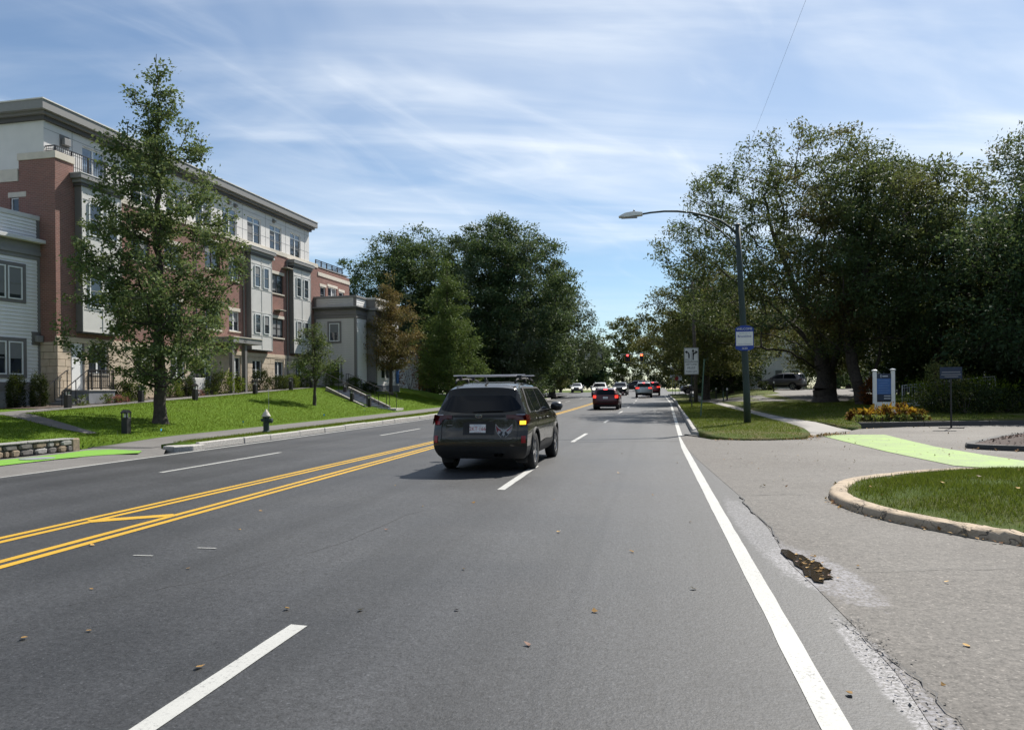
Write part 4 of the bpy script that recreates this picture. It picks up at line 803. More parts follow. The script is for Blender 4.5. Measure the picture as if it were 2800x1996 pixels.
for u, z in ((11.0, 10.52), (18.3, 6.95), (19.3, 9.85)):
    v_ = boxpart('sunshade', 'limestone_trim', bld, (0.0, 0.42, u - 0.45, u + 0.35, z, z + 0.035))
    for k in (-0.35, -0.05, 0.25): boxpart('bracket', 'taupe_trim', v_, (0.0, 0.4, u + k, u + k + 0.04, z - 0.05, z))
# entrance canopy with number
cn = boxpart('canopy', 'taupe_light', bld, (0.0, 1.5, 10.8, 13.78, 4.40, 4.70), 0.01); boxpart('canopy_edge', 'limestone_trim', cn, (0.0, 1.54, 10.76, 13.82, 4.70, 4.75))
for u in (11.0, 12.3): boxpart('column', 'taupe_trim', bld, (1.15, 1.35, u - 0.1, u + 0.1, 1.3, 4.40))
lettering('number', '321', 0.27, 'sign_black', cn, (1.507, 12.0, 4.55), (math.pi / 2, 0, math.pi / 2))
for u in (9.55, 14.2, 19.45): m = MB(); m.tube([(0.06, u, 1.4), (0.06, u, 10.5)], 0.045, 8); m.build('downpipe', 'taupe_trim', bld)
# terrace railings
tr_ = empty('terrace_railing', (-24.8, 28.6, 0), -AB, 'black metal railing round the corner terrace of the brick building', 'railing')
railing('', [(-7.0, 0.15), (-1.9, 0.15)], 11.28, 12.2, parent=tr_); railing('', [(-1.9, 0.15), (-0.12, 0.15), (-0.12, 1.05)], 11.92, 12.2, parent=tr_, gap=0.10, post=0.9); railing('', [(-0.12, 1.05), (-0.12, 4.0)], 11.16, 12.2, parent=tr_, post=0.75)
tr2 = empty('terrace_railing', (-24.8, 28.6, 0), -AB, 'black metal railing on the far roof terrace above the grey wing', 'railing')
railing('', [(-0.15, 24.0), (-0.15, 28.5), (-3.5, 28.5)], 10.36, 11.26, parent=tr2, post=0.85)
# corner stoop
st = empty('entry_stoop', (-24.8, 28.6, 0), -AB, 'grey concrete stoop with black handrails below the white corner door', 'steps')
boxpart('landing', 'grey_concrete', st, (0.04, 1.25, 0.35, 1.9, 0.8, 1.72), 0.01); boxpart('landing_edge', 'concrete', st, (0.05, 1.29, 0.33, 1.94, 1.72, 1.765), 0.008)
for k in range(5): boxpart('step', 'grey_concrete', st, (0.05, 1.2, 0.35 - (k + 1) * 0.28, 0.35 - k * 0.28 + 0.02, 0.6, 1.72 - (k + 1) * 0.16), 0.01)
railing('', [(1.2, 0.4), (1.2, 1.85)], 1.76, 2.62, parent=st, post=0.7, gap=0.10); railing('', [(1.2, 1.85), (0.1, 1.85)], 1.76, 2.62, parent=st, post=1.0, gap=0.10)
for x in (1.2, 0.15):
    m = MB(); m.tube([(x, -1.35, 1.35), (x, -1.05, 1.38), (x, -1.0, 1.72), (x, 0.35, 2.6), (x, 0.45, 2.62)], 0.022, 6); m.tube([(x, -1.05, 0.9), (x, -1.05, 1.7)], 0.02, 6); m.tube([(x, -0.3, 1.0), (x, -0.3, 2.15)], 0.02, 6); m.tube([(x, 0.38, 1.7), (x, 0.38, 2.6)], 0.02, 6); m.build('handrail', 'black_metal', st)

# ---- left white clapboard wing
wl = empty('clapboard_wing', (-25.64, 28.63, 0), -R(7.4), 'white clapboard two storey wing at the left edge beside the brick corner', 'building')
boxpart('wall', 'clapboard_white', wl, (-6, -0.004, -12, 0.0, 0.3, 9.0)); boxpart('foundation', 'grey_concrete', wl, (-6, 0.012, -12, 0.01, 0.3, 1.75)); boxpart('skirt_board', 'taupe_trim', wl, (-0.01, 0.035, -12, 0.0, 1.75, 2.12))
clapboards(wl, 'clapboard_white', -12, -0.13, 2.12, 7.28, pitch=0.152); clapboards(wl, 'clapboard_white', -12, -0.15, 8.14, 8.98, pitch=0.14)
boxpart('corner_board', 'taupe_light', wl, (-0.01, 0.05, -0.13, 0.0, 2.1, 7.3)); boxpart('corner_board', 'taupe_trim', wl, (-0.01, 0.05, -0.15, 0.0, 8.1, 9.0))
boxpart('frieze', 'taupe_light', wl, (-0.01, 0.05, -12, 0.02, 7.28, 7.45)); boxpart('frieze', 'taupe_light', wl, (-0.01, 0.11, -12, 0.05, 7.45, 7.62)); boxpart('frieze', 'taupe_light', wl, (-0.01, 0.07, -12, 0.03, 7.62, 7.98)); boxpart('eave', 'white_panel', wl, (-0.5, 0.36, -12, 0.30, 7.98, 8.13), 0.01); boxpart('parapet_cap', 'white_panel', wl, (-0.3, 0.06, -12, 0.04, 8.98, 9.17), 0.01)
for z0, z1 in ((5.52, 6.87), (2.42, 3.78)):
    for a, b in ((-1.50, -0.86), (-2.24, -1.60), (-5.2, -4.5), (-4.4, -3.7)): window(wl, a, b, z0, z1, n=1, inset=-0.09, fw=0.05)
    e = 0.065
    for a, b in ((-2.42, -0.68), (-5.4, -3.5)):
        m = MB(); m.box(0, e, a, a + 0.16, z0 - 0.14, z1 + 0.16); m.box(0, e, b - 0.16, b, z0 - 0.14, z1 + 0.16); m.box(0, e - 0.003, a + 0.16, b - 0.16, z1, z1 + 0.16); m.box(0, e - 0.003, a + 0.16, b - 0.16, z0 - 0.14, z0)
        m.box(0, e - 0.004, (a + b) / 2 - 0.05, (a + b) / 2 + 0.05, z0, z1)
        m.build('casing', 'taupe_trim', wl)
v_ = boxpart('wall_vent', 'taupe_trim', wl, (0.02, 0.05, -0.42, 0.0, 3.68, 4.24)); boxpart('hood', 'taupe_light', v_, (0.05, 0.24, -0.32, -0.02, 3.80, 4.08), 0.02)
# porch post at the very edge of the frame
pp = empty('porch', (-23.2, 23.6, 0), -R(7.4), 'white porch post and railing with brick base at the left edge', 'porch')
boxpart('brick_base', 'brick', pp, (-2.2, 0.0, -3.0, 0.0, 0.3, 1.62)); boxpart('slab', 'concrete', pp, (-2.2, 0.06, -3.0, 0.06, 1.62, 1.74)); boxpart('newel_post', 'window_frame', pp, (-0.16, -0.02, -0.16, -0.02, 1.74, 2.80), 0.01); railing('', [(-0.09, -3.0), (-0.09, -0.16)], 1.74, 2.72, parent=pp, post=3)

# ---- right grey clapboard wing
wr = empty('clapboard_wing', (-24.8, 28.6, 0), -AB, 'clapboard two storey wing, its shaded side coloured grey, with flat parapet at the far end of the brick building', 'building')
SD = -math.pi / 2
boxpart('wall', 'clapboard_shaded', wr, (0.06, 3.222, 23.404, 30.0, 0.8, 8.35)); boxpart('wall', 'clapboard_white', wr, (3.0, 3.9, 25.3, 30.0, 0.8, 8.35)); boxpart('foundation', 'grey_concrete', wr, (0.05, 3.262, 23.37, 30.02, 0.8, 1.95)); boxpart('foundation', 'grey_concrete', wr, (3.0, 3.96, 25.24, 30.02, 0.8, 2.05))
org = (0, 23.404, 0)
clapboards(wr, 'clapboard_shaded', 0.16, 3.10, 1.95, 6.86, org, SD, 0.165); clapboards(wr, 'clapboard_shaded', 0.20, 3.10, 7.68, 8.30, org, SD, 0.165)
clapboards(wr, 'clapboard_white', 23.5, 25.2, 1.95, 6.86, (3.222, 0, 0), 0, 0.165); clapboards(wr, 'clapboard_white', 23.5, 25.2, 7.68, 8.30, (3.222, 0, 0), 0, 0.165); clapboards(wr, 'clapboard_white', 25.5, 29.9, 2.05, 6.86, (3.9, 0, 0), 0, 0.165)
for x0, x1 in ((0.05, 0.17), (3.09, 3.26)): boxpart('corner_board', 'taupe_trim', wr, (x0, x1, 23.35, 23.405, 1.95, 6.9)); boxpart('corner_board', 'taupe_trim', wr, (x0 - 0.02, x1 + 0.02, 23.36, 23.405, 7.66, 8.34))
boxpart('corner_board', 'taupe_light', wr, (3.22, 3.262, 23.361, 23.52, 1.95, 6.9)); boxpart('corner_board', 'taupe_trim', wr, (3.225, 3.94, 25.24, 25.30, 2.0, 8.3)); boxpart('corner_board', 'taupe_light', wr, (3.9, 3.945, 25.24, 25.5, 2.0, 8.3))  # front boards lighter than side ones: sun and shade put into the colour
for y0 in ((23.36),):
    boxpart('frieze', 'taupe_trim', wr, (0.02, 3.29, 23.33, 25.24, 6.86, 7.10)); boxpart('frieze', 'taupe_trim', wr, (0.0, 3.33, 23.28, 25.24, 7.10, 7.18)); boxpart('frieze', 'taupe_trim', wr, (0.02, 3.29, 23.33, 25.24, 7.18, 7.50)); boxpart('eave', 'dark_trim', wr, (-0.05, 3.45, 23.12, 25.24, 7.50, 7.60)); boxpart('eave', 'taupe_light', wr, (-0.08, 3.52, 23.05, 25.24, 7.60, 7.68), 0.01)
    boxpart('parapet_cap', 'taupe_light', wr, (0.0, 3.32, 23.32, 25.24, 8.32, 8.46), 0.01); boxpart('parapet_cap', 'white_panel', wr, (2.9, 4.0, 25.2, 30.1, 8.34, 8.48), 0.01); boxpart('frieze', 'taupe_trim', wr, (3.1, 3.97, 25.2, 30.05, 6.86, 7.5)); boxpart('eave', 'taupe_light', wr, (3.1, 4.15, 25.1, 30.2, 7.55, 7.68))
window(wr, 1.20, 1.98, 5.22, 6.50, (0, 23.404, 0), SD, n=1, inset=-0.10, casing='taupe_trim', cw=0.14); window(wr, 1.24, 2.02, 2.35, 3.68, (0, 23.404, 0), SD, n=1, inset=-0.10, casing='taupe_trim', cw=0.14)
for a, b in ((26.1, 26.9), (27.0, 27.8)):
    for z0, z1 in ((2.55, 3.95), (5.1, 6.4)): window(wr, a, b, z0, z1, (3.9, 0, 0), 0, n=1, inset=-0.10, casing='clapboard_white', cw=0.08)
lb = boxpart('banner', 'panel_blue', wr, (4.0, 4.03, 29.2, 29.75, 2.2, 3.4)); boxpart('banner_bracket', 'black_metal', lb, (3.9, 4.0, 29.4, 29.5, 2.6, 3.0))

# ---- small white house and dark fence beyond the grey wing
hs = empty('white_house', (-27, 66, zpath(66)), -AB, 'small white sided house half hidden behind the red shrub', 'building')
boxpart('wall', 'clapboard_white', hs, (-6, 4.5, 0, 6, -0.3, 3.6)); m = MB(); m.prism([(-6.3, 3.6), (4.8, 3.6), (-0.7, 6.2)], -0.3, 6.3, 'y'); m.build('roof', 'dark_trim', hs); window(hs, -1.5, -0.6, 1.0, 2.4, (0, 0, 0), SD, n=1, inset=-0.10)
# ---- house in the trees on the right
hr = empty('grey_house', (12.5, 97, 1.35), 0.1, 'pale grey sided house behind the parked dark car and big maple', 'building')
boxpart('wall', 'clapboard_white', hr, (-3.5, 6, 0, 8, -0.5, 6.2)); m = MB(); m.prism([(-4.0, 6.2), (6.5, 6.2), (1.25, 9.6)], -0.4, 8.4, 'y'); m.build('roof', 'dark_trim', hr); clapboards(hr, 'clapboard_white', -3.5, 6, 0.3, 6.1, (0, 0, 0), SD, 0.2)
for a in (-2.6, -0.2, 2.2, 4.2):
    for z0 in (0.9, 3.8): window(hr, a, a + 0.9, z0, z0 + 1.5, (0, 0, 0), SD, n=1, inset=-0.10, casing='window_frame', cw=0.1)
h2 = empty('white_house', (27, 74, 1.3), -0.15, 'white house seen through the trunks at the far right', 'building')
boxpart('wall', 'clapboard_white', h2, (-7, 8, 0, 8, -0.5, 5.6)); m = MB(); m.prism([(-7.5, 5.6), (8.5, 5.6), (0.5, 9.2)], -0.4, 8.4, 'y'); m.build('roof', 'dark_trim', h2)
for a in (-5.5, -3, -0.5, 2, 4.5):
    for z0 in (0.9, 3.4): window(h2, a, a + 0.9, z0, z0 + 1.4, (0, 0, 0), SD, n=1, inset=-0.10, casing='taupe_trim', cw=0.1)

# ------------------------------------------------------------------ vehicles
def carpaint(name, col, metal=0.5, rough=0.32):
    t = NT(name); v = t.obj(); n = t.noise(v, 900, 1); d = t.noise(v, 3.0, 4)
    c = t.mix(t.mr(n, 0.3, 0.7, 0, 0.25), col, tuple(min(1, x * 1.8 + 0.01) for x in col)); c = t.mix(t.mr(d, .45, .8, 0, .06), c, (0.25, 0.22, 0.19))
    t.prin(c, t.mr(d, .3, .7, rough, rough + .1), metal, 0.5, None, None, 0, 0.6); return t.m
carpaint('paint_bronze', (0.027, 0.0225, 0.014), 0.30, 0.18); carpaint('paint_red', (0.055, 0.005, 0.008), 0.4); carpaint('paint_silver', (0.42, 0.43, 0.43), 0.6); carpaint('paint_white', (0.62, 0.63, 0.63), 0.1); carpaint('paint_black', (0.012, 0.012, 0.014), 0.3); carpaint('paint_grey', (0.13, 0.12, 0.125), 0.5); carpaint('paint_darkred', (0.16, 0.015, 0.02), 0.4)
plain('rubber', (0.016, 0.016, 0.017), 0.85, var=0.25, vs=20, bump=0.3); plain('black_plastic', (0.017, 0.017, 0.018), 0.7, var=0.2, vs=12); plain('alloy', (0.42, 0.42, 0.43), 0.35, 0.9, var=0.1); plain('dark_alloy', (0.06, 0.06, 0.065), 0.4, 0.7)
t = NT('car_glass'); t.prin((0.006, 0.008, 0.011), 0.03, 0, 0.22)
t = NT('lamp_glass'); t.prin((0.06, 0.004, 0.006), 0.08, 0, 0.4, coat=0.15)
plain('reflector_red', (0.30, 0.01, 0.015), 0.25); plain('chrome', (0.6, 0.6, 0.6), 0.12, 1.0, var=0.02); plain('plate_white', (0.70, 0.70, 0.70), 0.5, var=0.03); plain('plate_red', (0.38, 0.03, 0.04), 0.6); plain('decal_red', (0.16, 0.012, 0.02), 0.5); plain('decal_white', (0.32, 0.33, 0.34), 0.5); plain('decal_black', (0.012, 0.012, 0.016), 0.5)

def itp(pts, x):
    if x <= pts[0][0]: return pts[0][1]
    for (a, b), (c, d) in zip(pts[:-1], pts[1:]):
        if x <= c:
            t = (x - a) / (c - a); return b + (d - b) * t
    return pts[-1][1]
def smooth_pts(pts, n=3):
    """round a profile off by corner cutting"""
    for _ in range(n):
        o = [pts[0]]
        for a, b in zip(pts[:-1], pts[1:]): o += [(a[0] * 0.75 + b[0] * 0.25, a[1] * 0.75 + b[1] * 0.25), (a[0] * 0.25 + b[0] * 0.75, a[1] * 0.25 + b[1] * 0.75)]
        pts = o + [pts[-1]]
    return pts
class Car:
    def __init__(s, name, loc, yaw, label, spec, paint, group=None):
        s.sp = spec; s.L = spec['L']; s.top = smooth_pts(spec['top'], 2); s.rear = smooth_pts(spec['rear'], 2); s.front = smooth_pts(spec['front'], 2); s.wz = smooth_pts(spec['wz'], 1); s.zb = spec.get('zb', 0.24); s.rr = spec.get('rr', 0.16); s.paint = paint
        s.root = empty(name, loc, yaw, label, 'car', group)
    def yr(s, z): return itp(s.rear, z)
    def yf(s, z): return itp(s.front, z)
    def w(s, y, z):
        k = 1.0; L = s.L
        if y < 0.7: k -= s.sp.get('taper', 0.05) * ((0.7 - y) / 0.7) ** 2
        if y > L - 1.2: k -= 0.13 * ((y - L + 1.2) / 1.2) ** 2
        return itp(s.wz, z) * k
    def ysurf(s, x, z):                       # rear face
        y = s.yr(z); a = min(1, abs(x) / s.w(y, z)); return y + s.rr * a ** 5
    def shell(s, nt=56, nc=22, na=14):
        def f(a, t, c):
            y = t * s.L
            for _ in range(12): zt = itp(s.top, y); y = s.yr(zt) + t * (s.yf(zt) - s.yr(zt))
            zt = itp(s.top, y); z = s.zb + c * (zt - s.zb); y = s.yr(z) + t * (s.yf(z) - s.yr(z))
            y += s.rr * abs(a) ** 5 * ((1 - t) ** 10 - 1.6 * t ** 10); zc = z - 0.045 * abs(a) ** 4 * c ** 8
            return (a * s.w(y, z), y, zc)
        bm = bmesh.new(); cos = lambda k, n: k / n
        def face_grid(fn, n, m):
            g = [[bm.verts.new(fn(i / n, j / m)) for j in range(m + 1)] for i in range(n + 1)]
            for i in range(n):
                for j in range(m): bm.faces.new((g[i][j], g[i + 1][j], g[i + 1][j + 1], g[i][j + 1]))
        A = lambda u: math.sin((u - 0.5) * math.pi)
        face_grid(lambda u, v: f(1, u, v), nt, nc); face_grid(lambda u, v: f(-1, u, v), nt, nc); face_grid(lambda u, v: f(A(u), v, 1), na, nt); face_grid(lambda u, v: f(A(u), v, 0), na, nt); face_grid(lambda u, v: f(A(u), 0, v), na, nc); face_grid(lambda u, v: f(A(u), 1, v), na, nc)
        bmesh.ops.remove_doubles(bm, verts=bm.verts, dist=1e-4); bmesh.ops.recalc_face_normals(bm, faces=bm.faces)
        me = bpy.data.meshes.new('body'); bm.to_mesh(me); bm.free(); o = bpy.data.objects.new('body', me); C.objects.link(o)
        cut = MB(); rw = s.sp['rw']
        for ya in s.sp['axles']: cut.lathe([(rw * 1.17, -1.2), (rw * 1.17, -0.62)], 28, (0, ya, rw), 'x'); cut.lathe([(rw * 1.17, 0.62), (rw * 1.17, 1.2)], 28, (0, ya, rw), 'x')
        co = cut.build('cutter', None); md = o.modifiers.new('b', 'BOOLEAN'); md.object = co; md.operation = 'DIFFERENCE'; md.solver = 'EXACT'
        bpy.context.view_layer.update(); ev = bpy.data.meshes.new_from_object(o.evaluated_get(bpy.context.evaluated_depsgraph_get())); bpy.data.objects.remove(o); bpy.data.objects.remove(co)
        zc = s.sp.get('clad', 0.40); parts = []
        for upper in (True, False):
            bm = bmesh.new(); bm.from_mesh(ev); bmesh.ops.bisect_plane(bm, geom=list(bm.verts) + list(bm.edges) + list(bm.faces), dist=1e-5, plane_co=(0, 0, zc), plane_no=(0, 0, 1), clear_inner=upper, clear_outer=not upper)
            mm = bpy.data.meshes.new('body' if upper else 'lower_cladding'); bm.to_mesh(mm); bm.free(); mm.materials.clear(); mm.materials.append(MATS[s.paint if upper else 'black_plastic']); mm.shade_smooth(); mm.set_sharp_from_angle(angle=R(32)); parts.append(link(mm.name.split('.')[0], mm, None, s.root))
        s.body = parts[0]; return parts
    def side(s, name, mat, ys, lo, hi, sgn, eps=0.006, parent=None, nz=5):
        m = MB(); n = len(ys)
        for y in ys:
            for k in range(nz + 1):
                z = lo(y) + (hi(y) - lo(y)) * k / nz; m.v.append((sgn * (s.w(y, z) + eps), y, z))
        for i in range(n - 1):
            for k in range(nz): m.f.append((i * (nz + 1) + k, (i + 1) * (nz + 1) + k, (i + 1) * (nz + 1) + k + 1, i * (nz + 1) + k + 1)); m.mi.append(0)
        return m.build(name, mat, parent or s.root, smooth=True)
    def back(s, name, mat, xs, lo, hi, eps=0.006, parent=None, nz=6, front=False):
        m = MB(); n = len(xs)
        for x in xs:
            for k in range(nz + 1):
                z = lo(x) + (hi(x) - lo(x)) * k / nz
                if front: y = s.yf(z); a = min(1, abs(x) / s.w(y, z)); y = y - 1.6 * s.rr * a ** 5 + eps
                else: y = s.ysurf(x, z) - eps
                m.v.append((x, y, z))
        for i in range(n - 1):
            for k in range(nz): m.f.append((i * (nz + 1) + k, (i + 1) * (nz + 1) + k, (i + 1) * (nz + 1) + k + 1, i * (nz + 1) + k + 1)); m.mi.append(0)
        return m.build(name, mat, parent or s.root, smooth=True)
    def wheels(s, track, spokes=5, dark=True, tw=0.225):
        rw = s.sp['rw']; ri = rw * 0.66
        tm = MB(); tm.lathe([(ri * 0.98, -tw * 0.46), (rw * 0.90, -tw * 0.5), (rw * 0.985, -tw * 0.38), (rw, -tw * 0.2), (rw, tw * 0.2), (rw * 0.985, tw * 0.38), (rw * 0.90, tw * 0.5), (ri * 0.98, tw * 0.46)], 32, (0, 0, 0), 'x', False); tyre = tm.mesh('tyre', smooth=True); tyre.materials.append(MATS['rubber'])
        rm = MB(); rm.lathe([(ri, -tw * 0.42), (ri, tw * 0.44), (ri * 0.93, tw * 0.40), (ri * 0.93, -tw * 0.05), (0.02, -tw * 0.05)], 32, (0, 0, 0), 'x', False)
        for k in range(spokes):
            for d in (-0.16, 0.16):
                a = 2 * math.pi * k / spokes + d; rm.bar((tw * 0.36, 0.05 * math.cos(a - d), 0.05 * math.sin(a - d)), (tw * 0.30, ri * 0.95 * math.cos(a), ri * 0.95 * math.sin(a)), 0.035, 0.035)
        rm.lathe([(0.06, tw * 0.25), (0.06, tw * 0.42), (0.02, tw * 0.44)], 12, (0, 0, 0), 'x'); rim = rm.mesh('rim'); rim.materials.append(MATS['alloy' if not dark else 'alloy'])
        for ya in s.sp['axles']:
            for sg in (-1, 1):
                wh = bpy.data.objects.new('wheel', None); C.objects.link(wh); wh.parent = s.root; wh.location = (sg * (track / 2), ya, rw); wh.rotation_euler = (random.uniform(0, 6), 0, 0) if sg > 0 else (random.uniform(0, 6), 0, math.pi)
                for nm, me in (('tyre', tyre), ('rim', rim)): o = bpy.data.objects.new(nm, me); C.objects.link(o); o.parent = wh
                ax = MB(); ax.lathe([(ri * 0.9, -0.03), (ri * 0.9, -0.01), (0.03, -0.01)], 16, (0, 0, 0), 'x'); bd_ = ax.build('brake_disc', 'dark_alloy', wh)
    def line(s, name, pts, on, mat='sign_black', wd=0.009, eps=0.0075):
        """narrow shut line following the skin"""
        P = []
        for (a, b) in zip(pts[:-1], pts[1:]):
            for k in range(6): t = k / 6; P.append((a[0] + (b[0] - a[0]) * t, a[1] + (b[1] - a[1]) * t))
        P.append(pts[-1]); m = MB(); vs = []
        for i, (u, z) in enumerate(P):
            o = P[max(i - 1, 0)]; q_ = P[min(i + 1, len(P) - 1)]; d = Vector((q_[0] - o[0], q_[1] - o[1])).normalized(); nn = Vector((-d.y, d.x)) * wd / 2
            for sg in (-1, 1):
                uu, zz = u + nn.x * sg, z + nn.y * sg
                if on == 'rear': vs.append((uu, s.ysurf(uu, zz) - eps, zz))
                else: vs.append((on * (s.w(uu, zz) + eps), uu, zz))
        m.add(vs, [(2 * i, 2 * i + 1, 2 * i + 3, 2 * i + 2) for i in range(len(P) - 1)]); return m.build(name, mat, s.root)
lin = lambda a, b, n: [a + (b - a) * i / n for i in range(n + 1)]
SUV = dict(L=4.62, rw=0.362, axles=(0.98, 3.65), clad=0.50, zb=0.26, rr=0.13, taper=0.018,
    top=[(0.30, 1.585), (0.55, 1.66), (1.3, 1.715), (2.2, 1.70), (2.75, 1.60), (3.45, 1.14), (3.7, 1.08), (4.3, 0.98), (4.6, 0.84)],
    rear=[(0.26, 0.16), (0.40, 0.04), (0.52, 0.0), (0.70, 0.02), (0.76, 0.075), (1.06, 0.10), (1.12, 0.13), (1.45, 0.27), (1.55, 0.29), (1.62, 0.30)],
    front=[(0.26, 4.45), (0.5, 4.62), (0.8, 4.60), (0.95, 4.5), (1.1, 4.4)],
    wz=[(0.26, 0.80), (0.36, 0.885), (0.55, 0.915), (0.80, 0.915), (0.98, 0.895), (1.09, 0.865), (1.20, 0.815), (1.55, 0.675), (1.66, 0.60), (1.75, 0.55)])
c = Car('estate_car', (-3.16, 13.82, zr(14)), R(-1.5), 'dark bronze sport utility car with roof bars and amber turn signal lit', SUV, 'paint_bronze')
c.shell(); c.wheels(1.60)
# glass
zg = lambda x: 1.585 - 0.05 * (abs(x) / 0.66) ** 4
c.back('spoiler_band', 'black_plastic', lin(-0.66, 0.66, 20), lambda x: 1.41 - 0.03 * (abs(x) / .66) ** 3, zg, 0.006)
rwg = c.back('rear_window', 'car_glass', lin(-0.765, 0.765, 24), lambda x: 1.115 + 0.06 * (abs(x) / 0.76) ** 3, lambda x: min(1.43, 1.43 - 1.2 * max(0, abs(x) - 0.60)), 0.010)
m = MB(); pts = [(x, c.ysurf(x, 1.15) - 0.035, 1.135 + 0.02 * math.sin((x + 0.1) * 3)) for x in lin(-0.12, 0.45, 6)]; m.tube(pts, 0.012, 6); m.build('wiper', 'black_plastic', c.root)
for sg in (1, -1):
    bl = lambda y: 1.115 + 0.012 * (3.3 - y) * 0.2
    c.side('window_band', 'black_plastic', lin(0.62, 3.28, 30), lambda y: 1.10, lambda y: min(1.60, 1.115 + max(0.0, (3.30 - y)) * 0.78, 1.12 + (y - 0.58) * 1.55), sg, 0.004)
    for nm, a, b in (('rear_quarter_glass', 0.78, 1.12), ('rear_door_glass', 1.17, 1.98), ('front_door_glass', 2.04, 3.12)):
        c.side(nm, 'car_glass', lin(a, b, 10), lambda y: 1.125, lambda y: max(1.127, min(1.565, 1.09 + (3.27 - y) * 0.74, 1.12 + (y - 0.68) * 1.40)), sg, 0.009)
    c.side('belt_trim', 'chrome', lin(0.75, 3.2, 16), lambda y: 1.098, lambda y: 1.114, sg, 0.010, nz=1)
    for ya in (1.42, 2.36):                                         # door handles
        m = MB(); m.tube([(sg * (c.w(ya, 0.97) + 0.004), ya - 0.10, 0.97), (sg * (c.w(ya, 0.97) + 0.035), ya - 0.07, 0.975), (sg * (c.w(ya, 0.97) + 0.035), ya + 0.07, 0.975), (sg * (c.w(ya, 0.97) + 0.004), ya + 0.10, 0.97)], 0.013, 6); m.build('door_handle', 'paint_bronze', c.root, smooth=True)
    c.line('door_gap', [(1.28, 0.62), (1.20, 0.85), (1.14, 1.10)], sg); c.line('door_gap', [(2.02, 0.42), (2.01, 1.10)], sg); c.line('door_gap', [(3.05, 0.42), (3.10, 0.80), (3.18, 1.10)], sg); c.line('door_gap', [(1.55, 0.42), (3.05, 0.42)], sg)
    c.side('door_cladding', 'black_plastic', lin(1.50, 3.12, 12), lambda y: 0.30, lambda y: 0.47 + 0.05 * math.sin((y - 1.5) * 1.94), sg, 0.014)
    # arch lips
    for ya in SUV['axles']:
        m = MB(); P = []
        for k in range(15):
            a = math.pi * k / 14; rr_ = 0.362 * 1.19; y = ya + rr_ * math.cos(a); z = 0.362 + rr_ * math.sin(a); P.append((sg * (c.w(y, z) + 0.002), y, max(z, 0.30)))
        m.tube(P, 0.028, 6); m.build('arch_trim', 'black_plastic', c.root, smooth=True)
    # mirror
    m = MB(); x0 = sg * 0.86; m.lathe([(0.03, -0.13), (0.085, -0.10), (0.105, 0.0), (0.09, 0.09), (0.03, 0.13)], 12, (x0 + sg * 0.16, 3.02, 1.17), 'x'); m.bar((x0, 3.02, 1.10), (x0 + sg * 0.10, 3.02, 1.13), 0.05, 0.03); m.build('mirror', 'paint_black', c.root, smooth=True)
    # tail lamps wrap round the corner
    rear_xs = lin(0.52, 0.885, 12); f1 = lambda x: 0.985 - 0.0 * abs(x) + 0.04 * max(0, 0.60 - abs(x)); f2 = lambda x: 1.075
    xs = rear_xs if sg > 0 else [-x for x in reversed(rear_xs)]
    tl = c.back('tail_lamp', 'lamp_glass', xs, lambda x: 1.0 - 0.12 * sm(0.66, 0.80, abs(x)), f2, 0.016)
    c.side('lamp_side', 'lamp_glass', lin(0.13, 0.50, 10), lambda y: 0.885 + 0.28 * max(0, y - 0.12), lambda y: 1.085 - 0.10 * max(0, y - 0.2), sg, 0.014, parent=c.root)
    lx = (0.765, 0.872) if sg > 0 else (-0.872, -0.765)
    c.back('turn_signal' if sg > 0 else 'reverse_lamp', 'lamp_amber' if sg > 0 else 'reflector_red', lin(lx[0], lx[1], 4), lambda x: 0.895, lambda x: 0.965, 0.022, parent=c.root)
    c.back('lamp_top', 'chrome', lin(min(sg * 0.70, sg * 0.85), max(sg * 0.70, sg * 0.85), 4), lambda x: 1.076, lambda x: 1.084, 0.020)
    rx = (0.80, 0.875) if sg > 0 else (-0.875, -0.80)
    c.back('reflector', 'reflector_red', lin(rx[0], rx[1], 5), lambda x: 0.56, lambda x: 0.69, 0.012)
    # roof rail
    m = MB(); m.tube([(sg * 0.585, 0.62, 1.665), (sg * 0.60, 0.72, 1.735), (sg * 0.605, 1.6, 1.765), (sg * 0.60, 2.35, 1.735), (sg * 0.59, 2.5, 1.69)], 0.019, 8); m.box(sg * 0.60 - 0.02, sg * 0.60 + 0.02, 1.5, 1.6, 1.69, 1.76); m.build('roof_rail', 'black_plastic', c.root, smooth=True)
for y in (0.95, 1.95):
    m = MB(); m.prism([(y - 0.045, 1.820), (y - 0.02, 1.837), (y + 0.03, 1.835), (y + 0.045, 1.822), (y, 1.810)], -0.72, 0.72, 'x'); cb = m.build('roof_bar', 'alloy', c.root)
    for sg in (-1, 1):
        m = MB(); m.prism([(y - 0.06, 1.745), (y + 0.06, 1.745), (y + 0.04, 1.815), (y - 0.04, 1.815)], sg * 0.60 - 0.045, sg * 0.60 + 0.045, 'x'); m.build('bar_foot', 'black_plastic', cb, bevel=0.01)
m = MB(); m.prism([(0.62, 1.685), (0.84, 1.70), (0.66, 1.775), (0.63, 1.775)], -0.016, 0.016, 'x'); m.build('roof_antenna', 'paint_black', c.root)
